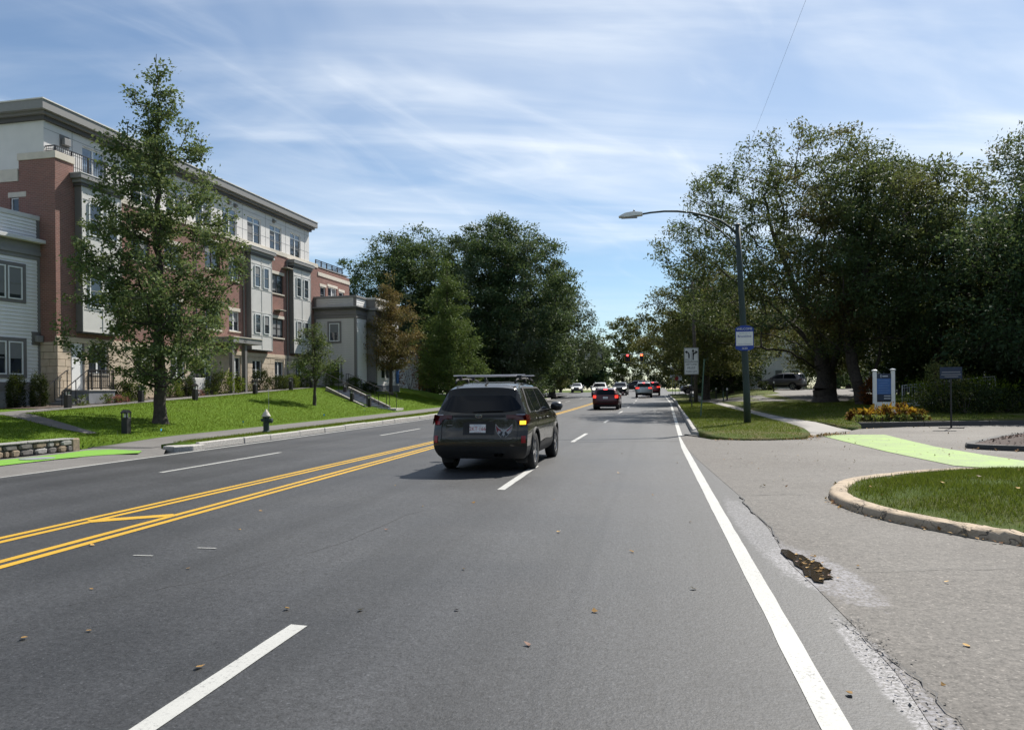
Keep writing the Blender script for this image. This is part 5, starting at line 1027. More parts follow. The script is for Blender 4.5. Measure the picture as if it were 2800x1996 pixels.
# tailgate: shut lines, bar, badge, plate, decal
c.line('tailgate_gap', [(-0.70, 1.02), (-0.735, 0.84), (-0.72, 0.60), (0.72, 0.60), (0.735, 0.84), (0.70, 1.02)], 'rear')
c.back('lamp_bar', 'black_plastic', lin(-0.50, 0.50, 12), lambda x: 1.035, lambda x: 1.075, 0.012)
c.back('handle_recess', 'black_plastic', lin(-0.30, 0.30, 8), lambda x: 0.715, lambda x: 0.955 - 0.03 * (abs(x) / .3) ** 4, 0.004)
m = MB(); m.lathe([(0.001, 0.0), (0.034, 0.0), (0.034, 0.012), (0.001, 0.014)], 20, (0, 0, 0), 'y')
for i, v in enumerate(m.v): m.v[i] = (v[0] * 1.9, -v[1], v[2])
bo = m.build('badge', 'chrome', c.root, (0.0, c.ysurf(0, 1.05) - 0.014, 1.052)); m = MB(); m.lathe([(0.001, 0.0), (0.027, 0.0), (0.027, 0.003), (0.001, 0.003)], 20, (0, 0, 0), 'y')
for i, v in enumerate(m.v): m.v[i] = (v[0] * 2.0, -v[1] - 0.014, v[2])
m.build('badge_field', 'panel_navy', bo)
m = MB()
for (sx, sz, r_) in ((-0.022, 0.006, 0.007), (0.0, 0.012, 0.005), (0.012, 0.004, 0.005), (0.026, 0.008, 0.005), (0.006, -0.008, 0.005), (0.024, -0.006, 0.005)): m.lathe([(r_, 0), (r_, 0.002), (0.0005, 0.002)], 8, (sx, -0.019, sz), 'y')
m.build('badge_stars', 'chrome', bo)
py_ = c.ysurf(0, 0.83) - 0.012; tilt = math.atan2(c.yr(0.90) - c.yr(0.76), 0.14)
pl = MB(); pl.box(-0.155, 0.155, -0.006, 0.0, -0.078, 0.078); po = pl.build('licence_plate', 'plate_white', c.root, (-0.02, py_, 0.825), bevel=0.004); po.rotation_euler = (-tilt, 0, 0)
fr = MB(); fr.box(-0.175, 0.175, 0.0, 0.01, -0.098, 0.098); fr.build('plate_frame', 'black_plastic', po); lettering('plate_number', '2KT·166', 0.098, 'plate_red', po, (0, -0.0085, -0.008), (math.pi / 2, 0, 0), 0.92); lettering('plate_state', 'Massachusetts', 0.026, 'panel_blue', po, (0, -0.0085, 0.058), (math.pi / 2, 0, 0)); lettering('plate_motto', 'The Spirit of America', 0.015, 'plate_red', po, (0, -0.0085, -0.066), (math.pi / 2, 0, 0))
def decal(name, poly, mat, eps, parent=None):
    """flat sticker on the tailgate skin"""
    bm = bmesh.new(); bm.faces.new([bm.verts.new((x, 0, z)) for x, z in poly]); bmesh.ops.triangulate(bm, faces=list(bm.faces))
    for v in bm.verts: v.co.y = c.ysurf(v.co.x, v.co.z) - eps
    me = bpy.data.meshes.new(name); bm.to_mesh(me); bm.free(); return link(name, me, mat, parent or c.root)
def dz_(pts, cx=0.475, cz=0.76, k=0.155): return [(cx + x * k, cz + z * k) for x, z in pts]
half = [(0.0, 0.18), (0.14, 0.34), (0.30, 0.38), (0.62, 0.55), (1.02, 1.0), (1.0, 0.35), (0.80, -0.10), (0.62, -0.28), (0.30, -0.62), (0.14, -0.28), (0.0, -0.5)]
full = [(x, z) for x, z in half] + [(-x, z) for x, z in reversed(half[1:-1])]
em = decal('wing_emblem', dz_(full), 'decal_white', 0.007)
for sg in (-1, 1):
    red = [(0.30 * sg, 0.20), (0.62 * sg, 0.42), (0.95 * sg, 0.80), (0.90 * sg, 0.30), (0.72 * sg, -0.06), (0.42 * sg, 0.02)]; blk = [(0.08 * sg, 0.02), (0.28 * sg, 0.12), (0.44 * sg, -0.06), (0.66 * sg, -0.14), (0.30 * sg, -0.52), (0.17 * sg, -0.24)]
    decal('emblem_wing', dz_(red if sg > 0 else red[::-1]), 'decal_red', 0.014, em); decal('emblem_body', dz_(blk if sg > 0 else blk[::-1]), 'decal_black', 0.014, em)
decal('emblem_head', dz_([(-0.10, 0.20), (0.10, 0.20), (0.13, 0.32), (0.0, 0.42), (-0.13, 0.32)]), 'decal_white', 0.016, em)
c.back('model_badge', 'taupe_light', lin(-0.62, -0.51, 3), lambda x: 0.880, lambda x: 0.893, 0.007); c.back('model_badge', 'taupe_light', lin(0.56, 0.63, 3), lambda x: 0.635, lambda x: 0.647, 0.007)
for x in (0.34, 0.44): m = MB(); m.lathe([(0.036, -0.02), (0.036, 0.18), (0.028, 0.18), (0.028, -0.02)], 14, (x, 0.02, 0.345), 'y', False); m.build('exhaust_tip', 'chrome', c.root)
m = MB(); m.tube([(0.39, 0.2, 0.34), (0.3, 0.6, 0.30), (0.1, 1.2, 0.28)], 0.04, 8); m.build('exhaust_pipe', 'dark_alloy', c.root); m = MB(); m.box(-0.62, 0.62, 0.88, 1.08, 0.24, 0.34); m.box(-0.35, 0.35, 1.4, 3.2, 0.20, 0.28); m.build('underbody', 'black_plastic', c.root)
for sg in (-1, 1): m = MB(); m.box(sg * 0.72 - 0.11, sg * 0.72 + 0.11, 0.46, 0.475, 0.16, 0.36); m.build('mud_flap', 'black_plastic', c.root)

def simple_car(name, loc, yaw, label, spec, paint, group=None, brake=False, high=None, front=False, plate=True, rails=False, track=1.5):
    k = Car(name, loc, yaw, label, spec, paint, group); k.shell(34, 14, 10); k.wheels(track); g = spec['glass']; zbelt, ztop_ = g['belt'], g['top']; rw0, rw1 = g['rear']
    k.back('rear_window', 'car_glass', lin(-g['rx'], g['rx'], 14), lambda x: rw0, lambda x: rw1 - 0.10 * (abs(x) / g['rx']) ** 6, 0.008)
    for sg in (-1, 1):
        y0, y1 = g['side']; slr, slf = g['slope']
        k.side('side_window', 'car_glass', lin(y0, (y0 + y1) / 2 - 0.04, 8), lambda y: zbelt, lambda y: max(zbelt + 0.01, min(ztop_, zbelt + (y - y0) * slr)), sg, 0.008)
        k.side('side_window', 'car_glass', lin((y0 + y1) / 2 + 0.04, y1, 8), lambda y: zbelt, lambda y: max(zbelt + 0.01, min(ztop_, zbelt + (y1 - y) * slf)), sg, 0.008)
        m = MB(); xm = sg * 0.88; m.lathe([(0.03, -0.11), (0.09, -0.07), (0.09, 0.07), (0.03, 0.11)], 8, (xm + sg * 0.12, y1 - 0.1, zbelt + 0.06), 'x'); m.build('mirror', paint, k.root)
        lx0, lx1, lz0, lz1 = g['lamp']; xs = lin(min(sg * lx0, sg * lx1), max(sg * lx0, sg * lx1), 6)
        k.back('tail_lamp', 'lamp_brake' if brake else 'lamp_glass', xs, lambda x: lz0, lambda x: lz1, 0.014); k.side('lamp_side', 'lamp_glass', lin(0.14, 0.30, 3), lambda y: lz0, lambda y: lz1, sg, 0.012)
        hz0, hz1 = g['head']; xs = lin(min(sg * 0.42, sg * 0.74), max(sg * 0.42, sg * 0.74), 5); k.back('headlamp', 'lamp_head' if front else 'galvanised', xs, lambda x: hz0, lambda x: hz1, 0.012, front=True)
        if rails: m = MB(); m.tube([(sg * 0.58, 0.7, ztop_ + 0.12), (sg * 0.60, 1.6, ztop_ + 0.2), (sg * 0.58, 2.6, ztop_ + 0.13)], 0.02, 6); m.build('roof_rail', 'alloy', k.root)
    # windscreen: strip between cowl and roof
    wy0, wy1 = g['screen']; m = MB(); vs = []
    for y in lin(wy0, wy1, 8):
        z = itp(k.top, y); wx = k.w(y, z) * 0.86
        for x in (-wx, -wx * 0.5, 0, wx * 0.5, wx): vs.append((x, y + 0.004, z + 0.012 - 0.045 * (abs(x) / k.w(y, z)) ** 4))
    m.add(vs, [(i * 5 + j, i * 5 + j + 1, (i + 1) * 5 + j + 1, (i + 1) * 5 + j) for i in range(8) for j in range(4)]); m.build('windscreen', 'car_glass', k.root, smooth=True)
    k.back('grille', 'black_plastic', lin(-0.40, 0.40, 8), lambda x: g['head'][0] - 0.12, lambda x: g['head'][1], 0.010, front=True)
    if brake and high: k.back('high_brake_lamp', 'lamp_red', lin(-0.12, 0.12, 4), lambda x: high - 0.03, lambda x: high + 0.03, 0.02)
    if plate: k.back('licence_plate', 'plate_white', lin(-0.16, 0.16, 3), lambda x: g['plate'] - 0.07, lambda x: g['plate'] + 0.07, 0.012)
    k.back('bumper_strip', 'black_plastic', lin(-0.5, 0.5, 6), lambda x: 0.50, lambda x: 0.54, 0.008)
    return k
WZ = [(0.2, 0.78), (0.34, 0.86), (0.55, 0.89), (0.80, 0.885), (0.95, 0.865), (1.06, 0.80), (1.42, 0.63), (1.50, 0.56), (1.6, 0.5)]
HATCH = dict(L=4.4, rw=0.32, axles=(0.82, 3.45), clad=0.34, zb=0.2, top=[(0.32, 1.36), (0.6, 1.43), (1.5, 1.475), (2.2, 1.44), (2.6, 1.36), (3.3, 0.98), (3.6, 0.93), (4.2, 0.83), (4.4, 0.72)], rear=[(0.2, 0.12), (0.45, 0.0), (0.7, 0.02), (0.90, 0.07), (1.02, 0.12), (1.3, 0.30), (1.42, 0.33)], front=[(0.2, 4.25), (0.5, 4.4), (0.75, 4.36), (0.95, 4.2)], wz=WZ, glass=dict(belt=0.99, top=1.36, rear=(1.0, 1.33), rx=0.60, side=(0.75, 3.05), slope=(1.3, 0.65), lamp=(0.62, 0.83, 0.78, 0.96), head=(0.62, 0.76), screen=(2.55, 3.28), plate=0.80))
SQ = dict(L=4.8, rw=0.38, axles=(0.95, 3.87), clad=0.52, zb=0.3, rr=0.12, top=[(0.24, 1.66), (0.5, 1.73), (1.6, 1.76), (2.4, 1.72), (2.8, 1.62), (3.4, 1.20), (3.7, 1.13), (4.5, 1.05), (4.8, 0.95)], rear=[(0.3, 0.12), (0.5, 0.0), (0.75, 0.02), (1.05, 0.08), (1.15, 0.11), (1.6, 0.24), (1.7, 0.26)], front=[(0.3, 4.7), (0.6, 4.8), (0.95, 4.74), (1.1, 4.6)], wz=[(0.3, 0.84), (0.45, 0.93), (0.7, 0.965), (1.0, 0.95), (1.16, 0.90), (1.6, 0.74), (1.72, 0.66), (1.8, 0.6)], glass=dict(belt=1.18, top=1.62, rear=(1.20, 1.60), rx=0.68, side=(0.6, 3.2), slope=(2.0, 0.75), lamp=(0.50, 0.90, 1.02, 1.16), head=(0.86, 1.02), screen=(2.75, 3.42), plate=0.98))
def rz_(y): return zr(y)
simple_car('hatchback_car', (-3.02, 51.2, zr(52)), R(-0.8), 'dark red hatchback with brake lights on, ahead of the bronze car', HATCH, 'paint_red', None, True, 1.36)
simple_car('sport_utility_car', (-0.85, 86.8, zr(88)), R(0.5), 'silver boxy sport utility car with high brake light on at the junction', SQ, 'paint_silver', None, True, 1.66, rails=True, track=1.62)
simple_car('sport_utility_car', (-6.3, 97.5, zr(95)), R(180.5), 'white sport utility car with headlights on coming towards the camera', SQ, 'paint_white', None, False, None, True, True, True, 1.62)
simple_car('sport_utility_car', (-3.9, 104, zr(100)), R(178), 'black sport utility car behind the red hatchback, coming out of the junction', SQ, 'paint_black', None, False, None, True, True, True, 1.62)
simple_car('sport_utility_car', (0.15, 97.5, zr(97)), R(0), 'darker car with red tail light just ahead of the silver one in the right lane', SQ, 'paint_darkred', None, True, 1.66, track=1.62)
simple_car('sport_utility_car', (8.6, 107.5, zr(108)), R(97), 'grey brown sport utility car crossing the junction, seen from its side', SQ, 'paint_grey', None, False, None, False, True, True, 1.62)
simple_car('saloon_car', (13.6, 110.0, zr(110)), R(93), 'white low car waiting behind the grey brown one in the side street', HATCH, 'paint_white')
simple_car('sport_utility_car', (-0.2, 126, zr(126)), R(86), 'black sport utility car crossing the junction behind the silver one', SQ, 'paint_black', None, False, None, False, True, False, 1.62)
simple_car('hatchback_car', (-1.9, 133, zr(133)), R(180), 'small dark car with pale windscreen far down the road between the cars', HATCH, 'paint_grey', None, False, None, True)
simple_car('hatchback_car', (-11.5, 122, zr(122)), R(182), 'small grey car far off by the left kerb under the trees', HATCH, 'paint_silver', None, False, None, True)
simple_car('sport_utility_car', (15.4, 82.4, Hright(15, 84)), R(62), 'dark grey sport utility car parked on the side drive by the house', SQ, 'paint_grey', None, False, None, False, True, False, 1.62)

# ------------------------------------------------------------------ street furniture
# street lamp with curved arm
bx_, by_, bz_ = 3.50, 29.7, Hright(3.5, 29.7) + 0.02; top = Vector((bx_ - 0.28, by_, 7.62))
sl = empty('street_lamp', (bx_, by_, bz_), 0, 'tall leaning dark green street lamp pole with a long curved arm', 'street lamp'); base = Vector((bx_, by_, bz_))
def rel(pts): return [Vector(p) - base for p in pts]
m = MB(); m.tube(rel([(bx_, by_, bz_ - 0.1), (bx_ - 0.02, by_, 1.5), (bx_ - 0.10, by_, 3.6), (bx_ - 0.20, by_, 5.6), tuple(top)]), [0.132, 0.125, 0.115, 0.105, 0.092], 14); m.build('pole', 'pole_green', sl, smooth=True)
m = MB(); m.lathe([(0.095, 0), (0.098, 0.03), (0.05, 0.06), (0.001, 0.07)], 12, tuple(top - base)); m.build('pole_cap', 'pole_green', sl)
ax_ = bx_ - 0.27
m = MB(); m.tube(rel([(ax_, by_, 7.25), (ax_ - 0.28, by_, 7.55), (ax_ - 0.60, by_, 7.80), (ax_ - 1.17, by_, 8.03), (ax_ - 1.68, by_, 8.17), (ax_ - 2.2, by_, 8.25), (ax_ - 2.7, by_, 8.275), (ax_ - 3.2, by_, 8.25), (ax_ - 3.55, by_, 8.205)]), [0.05, 0.05, 0.048, 0.045, 0.042, 0.04, 0.038, 0.036, 0.035], 10); m.build('arm', 'pole_green', sl, smooth=True)
m = MB(); m.tube(rel([(ax_ + 0.02, by_, 6.66), (ax_ - 0.31, by_, 7.12), (ax_ - 0.66, by_, 7.46), (ax_ - 1.1, by_, 7.82), (ax_ - 1.62, by_, 8.10)]), 0.03, 8); m.build('brace', 'pole_green', sl, smooth=True)
m = MB(); m.prism([(-3.50, 8.16), (-3.50, 8.27), (-3.85, 8.31), (-4.15, 8.27), (-4.40, 8.15), (-4.40, 8.12), (-4.1, 8.105)], -0.15, 0.15, 'y'); hd = m.build('lamp_head', 'steel_white', sl, (ax_ - bx_, 0, -bz_), bevel=0.02); m = MB(); m.box(-4.3, -3.7, -0.11, 0.11, 8.085, 8.105); m.build('lens', 'galvanised', hd); m = MB(); m.lathe([(0.03, 0), (0.035, 0.02), (0.035, 0.07), (0.02, 0.085)], 10, (-3.82, 0, 8.305)); m.build('photocell', 'sign_black', hd)
# welcome banner sign on the pole
ps = empty('welcome_sign', (bx_ - 0.09, by_ - 0.14, 3.40), R(-5), 'blue and white welcome sign fixed to the street lamp pole', 'sign')
def arc_panel(w_, z0, z1, up, n=10):
    P = [(-w_ / 2, z0), (w_ / 2, z0)] if up else [(w_ / 2, z1), (-w_ / 2, z1)]
    for k in range(n + 1):
        t = k / n; x = (w_ / 2 - w_ * t) * (1 if up else -1); s_ = 1 - (abs(x) / (w_ / 2)) ** 2.6
        P.append((x, (z0 + (z1 - z0) * (0.45 + 0.55 * s_)) if up else (z1 - (z1 - z0) * (0.45 + 0.55 * s_))))
    return P
m = MB(); m.box(-0.325, 0.325, 0, 0.02, -0.32, 0.27); ps1 = m.build('board', 'sign_blue', ps)
m = MB(); m.prism(arc_panel(0.65, 0.27, 0.47, True), 0, 0.02, 'y'); m.build('top_arch', 'sign_blue', ps); m = MB(); m.prism(arc_panel(0.65, -0.47, -0.32, False), 0, 0.02, 'y'); m.build('bottom_arch', 'sign_blue', ps)
m = MB(); m.box(-0.30, 0.30, -0.006, 0.0, -0.28, 0.235); m.build('white_field', 'sign_white', ps)
RX = (math.pi / 2, 0, 0)
lettering('lettering', 'WELCOME', 0.115, 'sign_white', ps, (0, -0.008, 0.335), RX); lettering('lettering', 'Brookline', 0.125, 'sign_blue', ps, (0, -0.012, 0.065), RX); lettering('lettering', 'Become a part of', 0.052, 'panel_blue', ps, (0, -0.012, 0.175), RX); lettering('lettering', 'Chamber of Commerce', 0.05, 'panel_blue', ps, (0, -0.012, -0.225), RX); lettering('lettering', '1630', 0.105, 'sign_white', ps, (0, -0.008, -0.385), RX)
m = MB(); m.box(-0.06, 0.06, 0.02, 0.12, 0.2, 0.23); m.box(-0.06, 0.06, 0.02, 0.12, -0.25, -0.22); m.build('strap', 'galvanised', ps)

# lane control sign
gx0, gy0 = 2.50, 49.9; gz = Hright(gx0, gy0)
sg_ = empty('lane_sign', (gx0, gy0, gz), R(-4), 'white lane control sign with arrows on a dark post', 'sign'); m = MB(); m.box(-0.035, 0.035, 0.01, 0.06, -0.2, 3.75); m.build('post', 'black_metal', sg_)
m = MB(); m.box(-0.43, 0.43, -0.006, 0.0, 2.92, 3.78); m.build('board', 'sign_white', sg_, bevel=0.004); m = MB(); m.box(-0.43, 0.43, -0.006, 0.0, 2.12, 2.90); m.build('board', 'sign_white', sg_, bevel=0.004)
m = MB(); m.box(-0.455, 0.455, 0.002, 0.012, 2.09, 3.81); m.build('backing', 'taupe_trim', sg_)
m = MB(); e = 0.012
for z0, z1 in ((2.92, 3.78), (2.12, 2.90)):
    for b in ((-0.41, 0.41, z0 + 0.02, z0 + 0.02 + e), (-0.41, 0.41, z1 - 0.02 - e, z1 - 0.02), (-0.41, -0.41 + e, z0 + 0.02, z1 - 0.02), (0.41 - e, 0.41, z0 + 0.02, z1 - 0.02)): m.box(b[0], b[1], -0.0085, -0.0065, b[2], b[3])
m.box(-0.008, 0.008, -0.0085, -0.0065, 2.95, 3.5); m.build('border', 'sign_black', sg_)
def flat(name, poly, mat, parent, y=-0.0095): m_ = MB(); m_.prism(poly, y, y + 0.002, 'y'); return m_.build(name, mat, parent)
flat('arrow', [(0.07, 3.02), (0.15, 3.02), (0.15, 3.55), (0.21, 3.55), (0.11, 3.73), (0.01, 3.55), (0.07, 3.55)], 'sign_black', sg_); flat('arrow', [(0.15, 3.22), (0.17, 3.36), (0.26, 3.45), (0.26, 3.38), (0.40, 3.52), (0.26, 3.64), (0.25, 3.55), (0.15, 3.46)], 'sign_black', sg_, -0.0115)
flat('arrow', [(-0.10, 3.14), (-0.10, 3.38), (-0.16, 3.50), (-0.26, 3.57), (-0.24, 3.63), (-0.39, 3.56), (-0.28, 3.40), (-0.27, 3.49), (-0.21, 3.44), (-0.19, 3.36), (-0.19, 3.14)], 'sign_black', sg_)
lettering('lettering', 'ONLY', 0.14, 'sign_black', sg_, (-0.22, -0.009, 3.04), RX, 0.9); lettering('lettering', 'LEFT LANE', 0.17, 'sign_black', sg_, (0, -0.009, 2.74), RX, 0.82); lettering('lettering', 'MUST', 0.20, 'sign_black', sg_, (0, -0.009, 2.51), RX, 1.0); lettering('lettering', 'TURN LEFT', 0.17, 'sign_black', sg_, (0, -0.009, 2.28), RX, 0.80)
# leaning green post
lp = empty('sign_post', (2.19, 36.2, Hright(2.2, 36.2)), 0, 'bare thin green steel post leaning right on the verge', 'post'); m = MB(); m.bar((0, 0, -0.2), (0.20, 0.02, 2.65), 0.055, 0.03); m.build('channel', 'post_green', lp); m = MB(); m.bar((0.20, 0.0, 2.58), (0.42, -0.02, 2.68), 0.05, 0.012); m.build('bracket', 'post_green', lp)
# wooden utility pole and wires
up = empty('utility_pole', (3.4, 61.2, Hright(3.4, 61.2)), 0, 'grey wooden utility pole behind the lane control sign', 'utility pole'); m = MB(); m.tube([(0, 0, -0.2), (-0.08, 0, 4), (-0.2, 0, 9.4)], [0.15, 0.13, 0.10], 10); m.build('pole', 'wood_pole', up, smooth=True); m = MB(); m.box(-0.9, 0.6, -0.05, 0.05, 8.9, 9.02); m.build('crossarm', 'wood_pole', up)
def wire(name, a, b, sag, r_, label, n=24):
    m = MB(); P = []
    for k in range(n + 1): t = k / n; p = Vector(a).lerp(Vector(b), t); p.z -= 4 * sag * t * (1 - t); P.append(p)
    m.tube(P, r_, 5); return tag(m.build(name, 'black_metal'), label, 'cable')
wire('overhead_cable', (3.15, -12, 10.0), (3.2, 61.2, 9.35), 0.35, 0.0025, 'thin dark overhead cable crossing the upper right sky')
wire('overhead_cable', (-15, 113, 5.9), (10, 115, 5.9), 0.5, 0.03, 'thin dark cable strung across the far junction below the signals')

# black square garden bollards
def bollard(x, y, label, z=None, hgt=0.78):
    z = Hleft(x, y) if z is None else z; b = empty('garden_bollard', (x, y, z), R(random.uniform(-12, 4)), label, 'bollard light', 'black bollard lights on the lawn')
    m = MB(); m.box(-0.10, 0.10, -0.10, 0.10, -0.1, hgt * 0.68); m.build('post', 'black_metal', b, bevel=0.006)
    m = MB(); m.prism([(-0.115, hgt * 0.86), (0.115, hgt * 0.86), (0.115, hgt * 0.9), (0.0, hgt), (-0.115, hgt * 0.9)], -0.115, 0.115, 'x'); m.build('roof_cap', 'black_metal', b)
    m = MB()
    for sx in (-0.085, 0.085):
        for sy in (-0.085, 0.085): m.box(sx - 0.015, sx + 0.015, sy - 0.015, sy + 0.015, hgt * 0.68, hgt * 0.86)
    m.build('corner_bars', 'black_metal', b); m = MB(); m.box(-0.05, 0.05, -0.05, 0.05, hgt * 0.68, hgt * 0.86); m.build('diffuser', 'sign_white', b, bevel=0.01); return b
for x, y, l in ((-16.35, 21.7, 'black bollard light nearest the sidewalk, in the oak shade'), (-22.6, 26.6, 'black bollard light in front of the corner stoop'), (-22.3, 30.6, 'black bollard light on the path behind the oak trunk'), (-21.4, 33.3, 'black bollard light right of the oak, before the pink flowers'), (-21.6, 39.3, 'black bollard light by the window under the house number'), (-21.8, 44.0, 'black bollard light left of the young tree by the tall window'), (-22.0, 47.4, 'black bollard light hidden behind the young tree'), (-19.6, 47.2, 'black bollard light at the top of the lawn steps'), (-18.2, 44.9, 'black bollard light left of the foot of the lawn steps'), (-16.9, 44.4, 'black bollard light right of the foot of the lawn steps')): bollard(x, y, l)
# fire hydrant
hy = empty('fire_hydrant', (-12.85, 24.1, zr(24) + 0.15), 0, 'dark green fire hydrant with white bonnet on the left verge', 'fire hydrant')
m = MB(); m.lathe([(0.17, 0), (0.17, 0.045), (0.115, 0.06), (0.10, 0.10), (0.10, 0.50), (0.125, 0.52), (0.125, 0.555), (0.02, 0.56)], 18); m.build('barrel', 'pole_green', hy, smooth=False)
m = MB(); m.lathe([(0.15, 0.555), (0.15, 0.58), (0.12, 0.62), (0.085, 0.70), (0.045, 0.745), (0.035, 0.75), (0.035, 0.80), (0.001, 0.80)], 18); m.build('bonnet', 'limestone_trim', hy, smooth=True)
m = MB(); m.lathe([(0.075, 0.08), (0.075, 0.17), (0.085, 0.17), (0.085, 0.21), (0.02, 0.23)], 14, (0, 0, 0.42), 'x'); m.lathe([(0.06, -0.18), (0.06, -0.08), (0.02, -0.07)], 14, (0, 0, 0.44), 'y'); m.lathe([(0.055, -0.17), (0.055, -0.08)], 12, (0, 0, 0.44), 'x'); m.build('nozzles', 'pole_green', hy)
m = MB()
for k in range(6): a = k * math.pi / 3; m.lathe([(0.018, 0.04), (0.018, 0.065), (0.001, 0.066)], 6, (0.145 * math.cos(a), 0.145 * math.sin(a), 0))
m.build('flange_bolts', 'pole_green', hy); m = MB(); m.tube([(0.08, 0.0, 0.62), (0.10, 0.0, 0.95), (0.09, 0, 1.5)], 0.006, 5); m.build('marker_rod', 'galvanised', hy)

# low field-stone wall, stone by stone
sw = empty('stone_wall', (-14.75, 17.6, 0.08), 0, 'low field stone wall with pale cap beside the left driveway', 'wall'); q = random.Random(21)
plain('stone_dark', (0.13, 0.12, 0.115), 0.9, var=0.3, vs=12, bump=0.6, bs=40); plain('stone_brown', (0.22, 0.17, 0.12), 0.9, var=0.3, vs=12, bump=0.6, bs=40); plain('stone_grey', (0.26, 0.25, 0.24), 0.9, var=0.3, vs=12, bump=0.6, bs=40)
z = 0.0; ZB = 0.09
for row, hh in enumerate((0.17, 0.15)):
    y = 17.55
    while y > 5:
        L = q.uniform(0.16, 0.46); d = q.uniform(-0.02, 0.03); m = MB(); h2_ = hh * q.uniform(0.88, 1.0); pts = []
        x0, x1 = -15.05, -14.78 + d; a, b = y - L + 0.008, y - 0.008; cy, cz = (a + b) / 2, h2_ / 2; n = 7
        ring = [(cy + (b - a) / 2 * (abs(math.cos(t_)) ** 0.55) * (1 if math.cos(t_) > 0 else -1) * q.uniform(0.88, 1.0), cz + h2_ / 2 * (abs(math.sin(t_)) ** 0.55) * (1 if math.sin(t_) > 0 else -1) * q.uniform(0.88, 1.0)) for t_ in [2 * math.pi * k / n + 0.3 for k in range(n)]]
        vs = [(x0, p[0], p[1]) for p in ring] + [(x1 - 0.02, p[0], p[1]) for p in ring] + [(x1 + 0.012, cy + (p[0] - cy) * 0.72, cz + (p[1] - cz) * 0.72) for p in ring]
        m.add(vs, [(k, (k + 1) % n, n + (k + 1) % n, n + k) for k in range(n)] + [(n + k, n + (k + 1) % n, 2 * n + (k + 1) % n, 2 * n + k) for k in range(n)] + [tuple(range(2 * n, 3 * n))])
        o = m.build('stone', q.choice(('stone_dark', 'stone_brown', 'stone_grey')), sw, (14.75, -17.6, ZB + z - 0.08)); y -= L
    z += hh - 0.01
m = MB(); m.box(-15.04, -14.84, 5, 17.5, ZB - 0.1, ZB + 0.30); m.build('mortar_core', 'dark_trim', sw, (14.75, -17.6, -0.08))
y = 17.6
while y > 5:
    L = q.uniform(0.5, 0.9); m = MB(); m.box(-15.10, -14.755, y - L + 0.006, y - 0.006, ZB + 0.30, ZB + 0.345 + q.uniform(-0.006, 0.006)); m.build('cap_stone', 'stone_grey', sw, (14.75, -17.6, -0.08), bevel=0.012); y -= L
m = MB(); m.box(-15.08, -14.74, 17.5, 17.78, ZB - 0.05, ZB + 0.33); m.build('end_stone', 'stone_brown', sw, (14.75, -17.6, -0.08), bevel=0.03)

# lawn steps with handrails
ls = empty('lawn_steps', (-18.4, 45.6, 0), 0, 'concrete steps with black handrails running down the left lawn', 'steps'); a = Vector((-20.3, 47.6)); b = Vector((-16.4, 44.6)); d = (b - a).normalized(); nn = Vector((-d.y, d.x)); zt, zb_ = 1.78, 0.52; n = 9
def LP(t, side, z): p = a.lerp(b, t) + nn * side; return (p.x + 18.4, p.y - 45.6, z)
for k in range(n):
    t0, t1 = k / n, (k + 1) / n; z = zt + (zb_ - zt) * (k + 0.5) / n; m = MB(); m.add([LP(t0, -0.7, z - 0.4), LP(t1, -0.7, z - 0.4), LP(t1, 0.7, z - 0.4), LP(t0, 0.7, z - 0.4), LP(t0, -0.7, z), LP(t1, -0.7, z), LP(t1, 0.7, z), LP(t0, 0.7, z)], [(0, 3, 2, 1), (4, 5, 6, 7), (0, 1, 5, 4), (1, 2, 6, 5), (2, 3, 7, 6), (3, 0, 4, 7)]); m.build('step', 'grey_concrete', ls)
for sd_ in (-0.82, 0.82):
    m = MB(); m.bar(LP(0, sd_, zt + 0.0), LP(1, sd_, zb_ + 0.0), 0.11, 0.3); m.build('cheek_wall', 'walk_concrete', ls)
    m = MB(); m.tube([LP(-0.06, sd_, zt + 0.55), LP(-0.06, sd_, zt + 1.0), LP(0, sd_, zt + 1.0), LP(1, sd_, zb_ + 1.0), LP(1.1, sd_, zb_ + 0.97)], 0.024, 6)
    for t in (0.0, 0.33, 0.66, 1.0): m.tube([LP(t, sd_, zt + (zb_ - zt) * t), LP(t, sd_, zt + (zb_ - zt) * t + 1.0)], 0.02, 6)
    m.build('handrail', 'black_metal', ls)
hr_ = empty('lawn_railing', (-16.3, 45.4, Hleft(-16.3, 45.4)), 0, 'short black handrail on a small landing right of the lawn steps', 'railing'); m = MB(); m.box(-0.5, 0.9, -0.4, 1.0, -0.25, 0.02); m.build('landing', 'concrete', hr_)
m = MB(); m.tube([(-0.4, 0.1, 0.95), (0.75, 0.1, 0.95), (0.85, 0.1, 0.6), (1.15, 0.1, 0.6)], 0.024, 6); m.tube([(-0.4, 0.1, 0), (-0.4, 0.1, 0.95)], 0.02, 6); m.tube([(0.1, 0.1, 0), (0.1, 0.1, 0.95)], 0.02, 6); m.tube([(0.75, 0.1, 0), (0.75, 0.1, 0.95)], 0.02, 6); m.build('rail', 'black_metal', hr_)

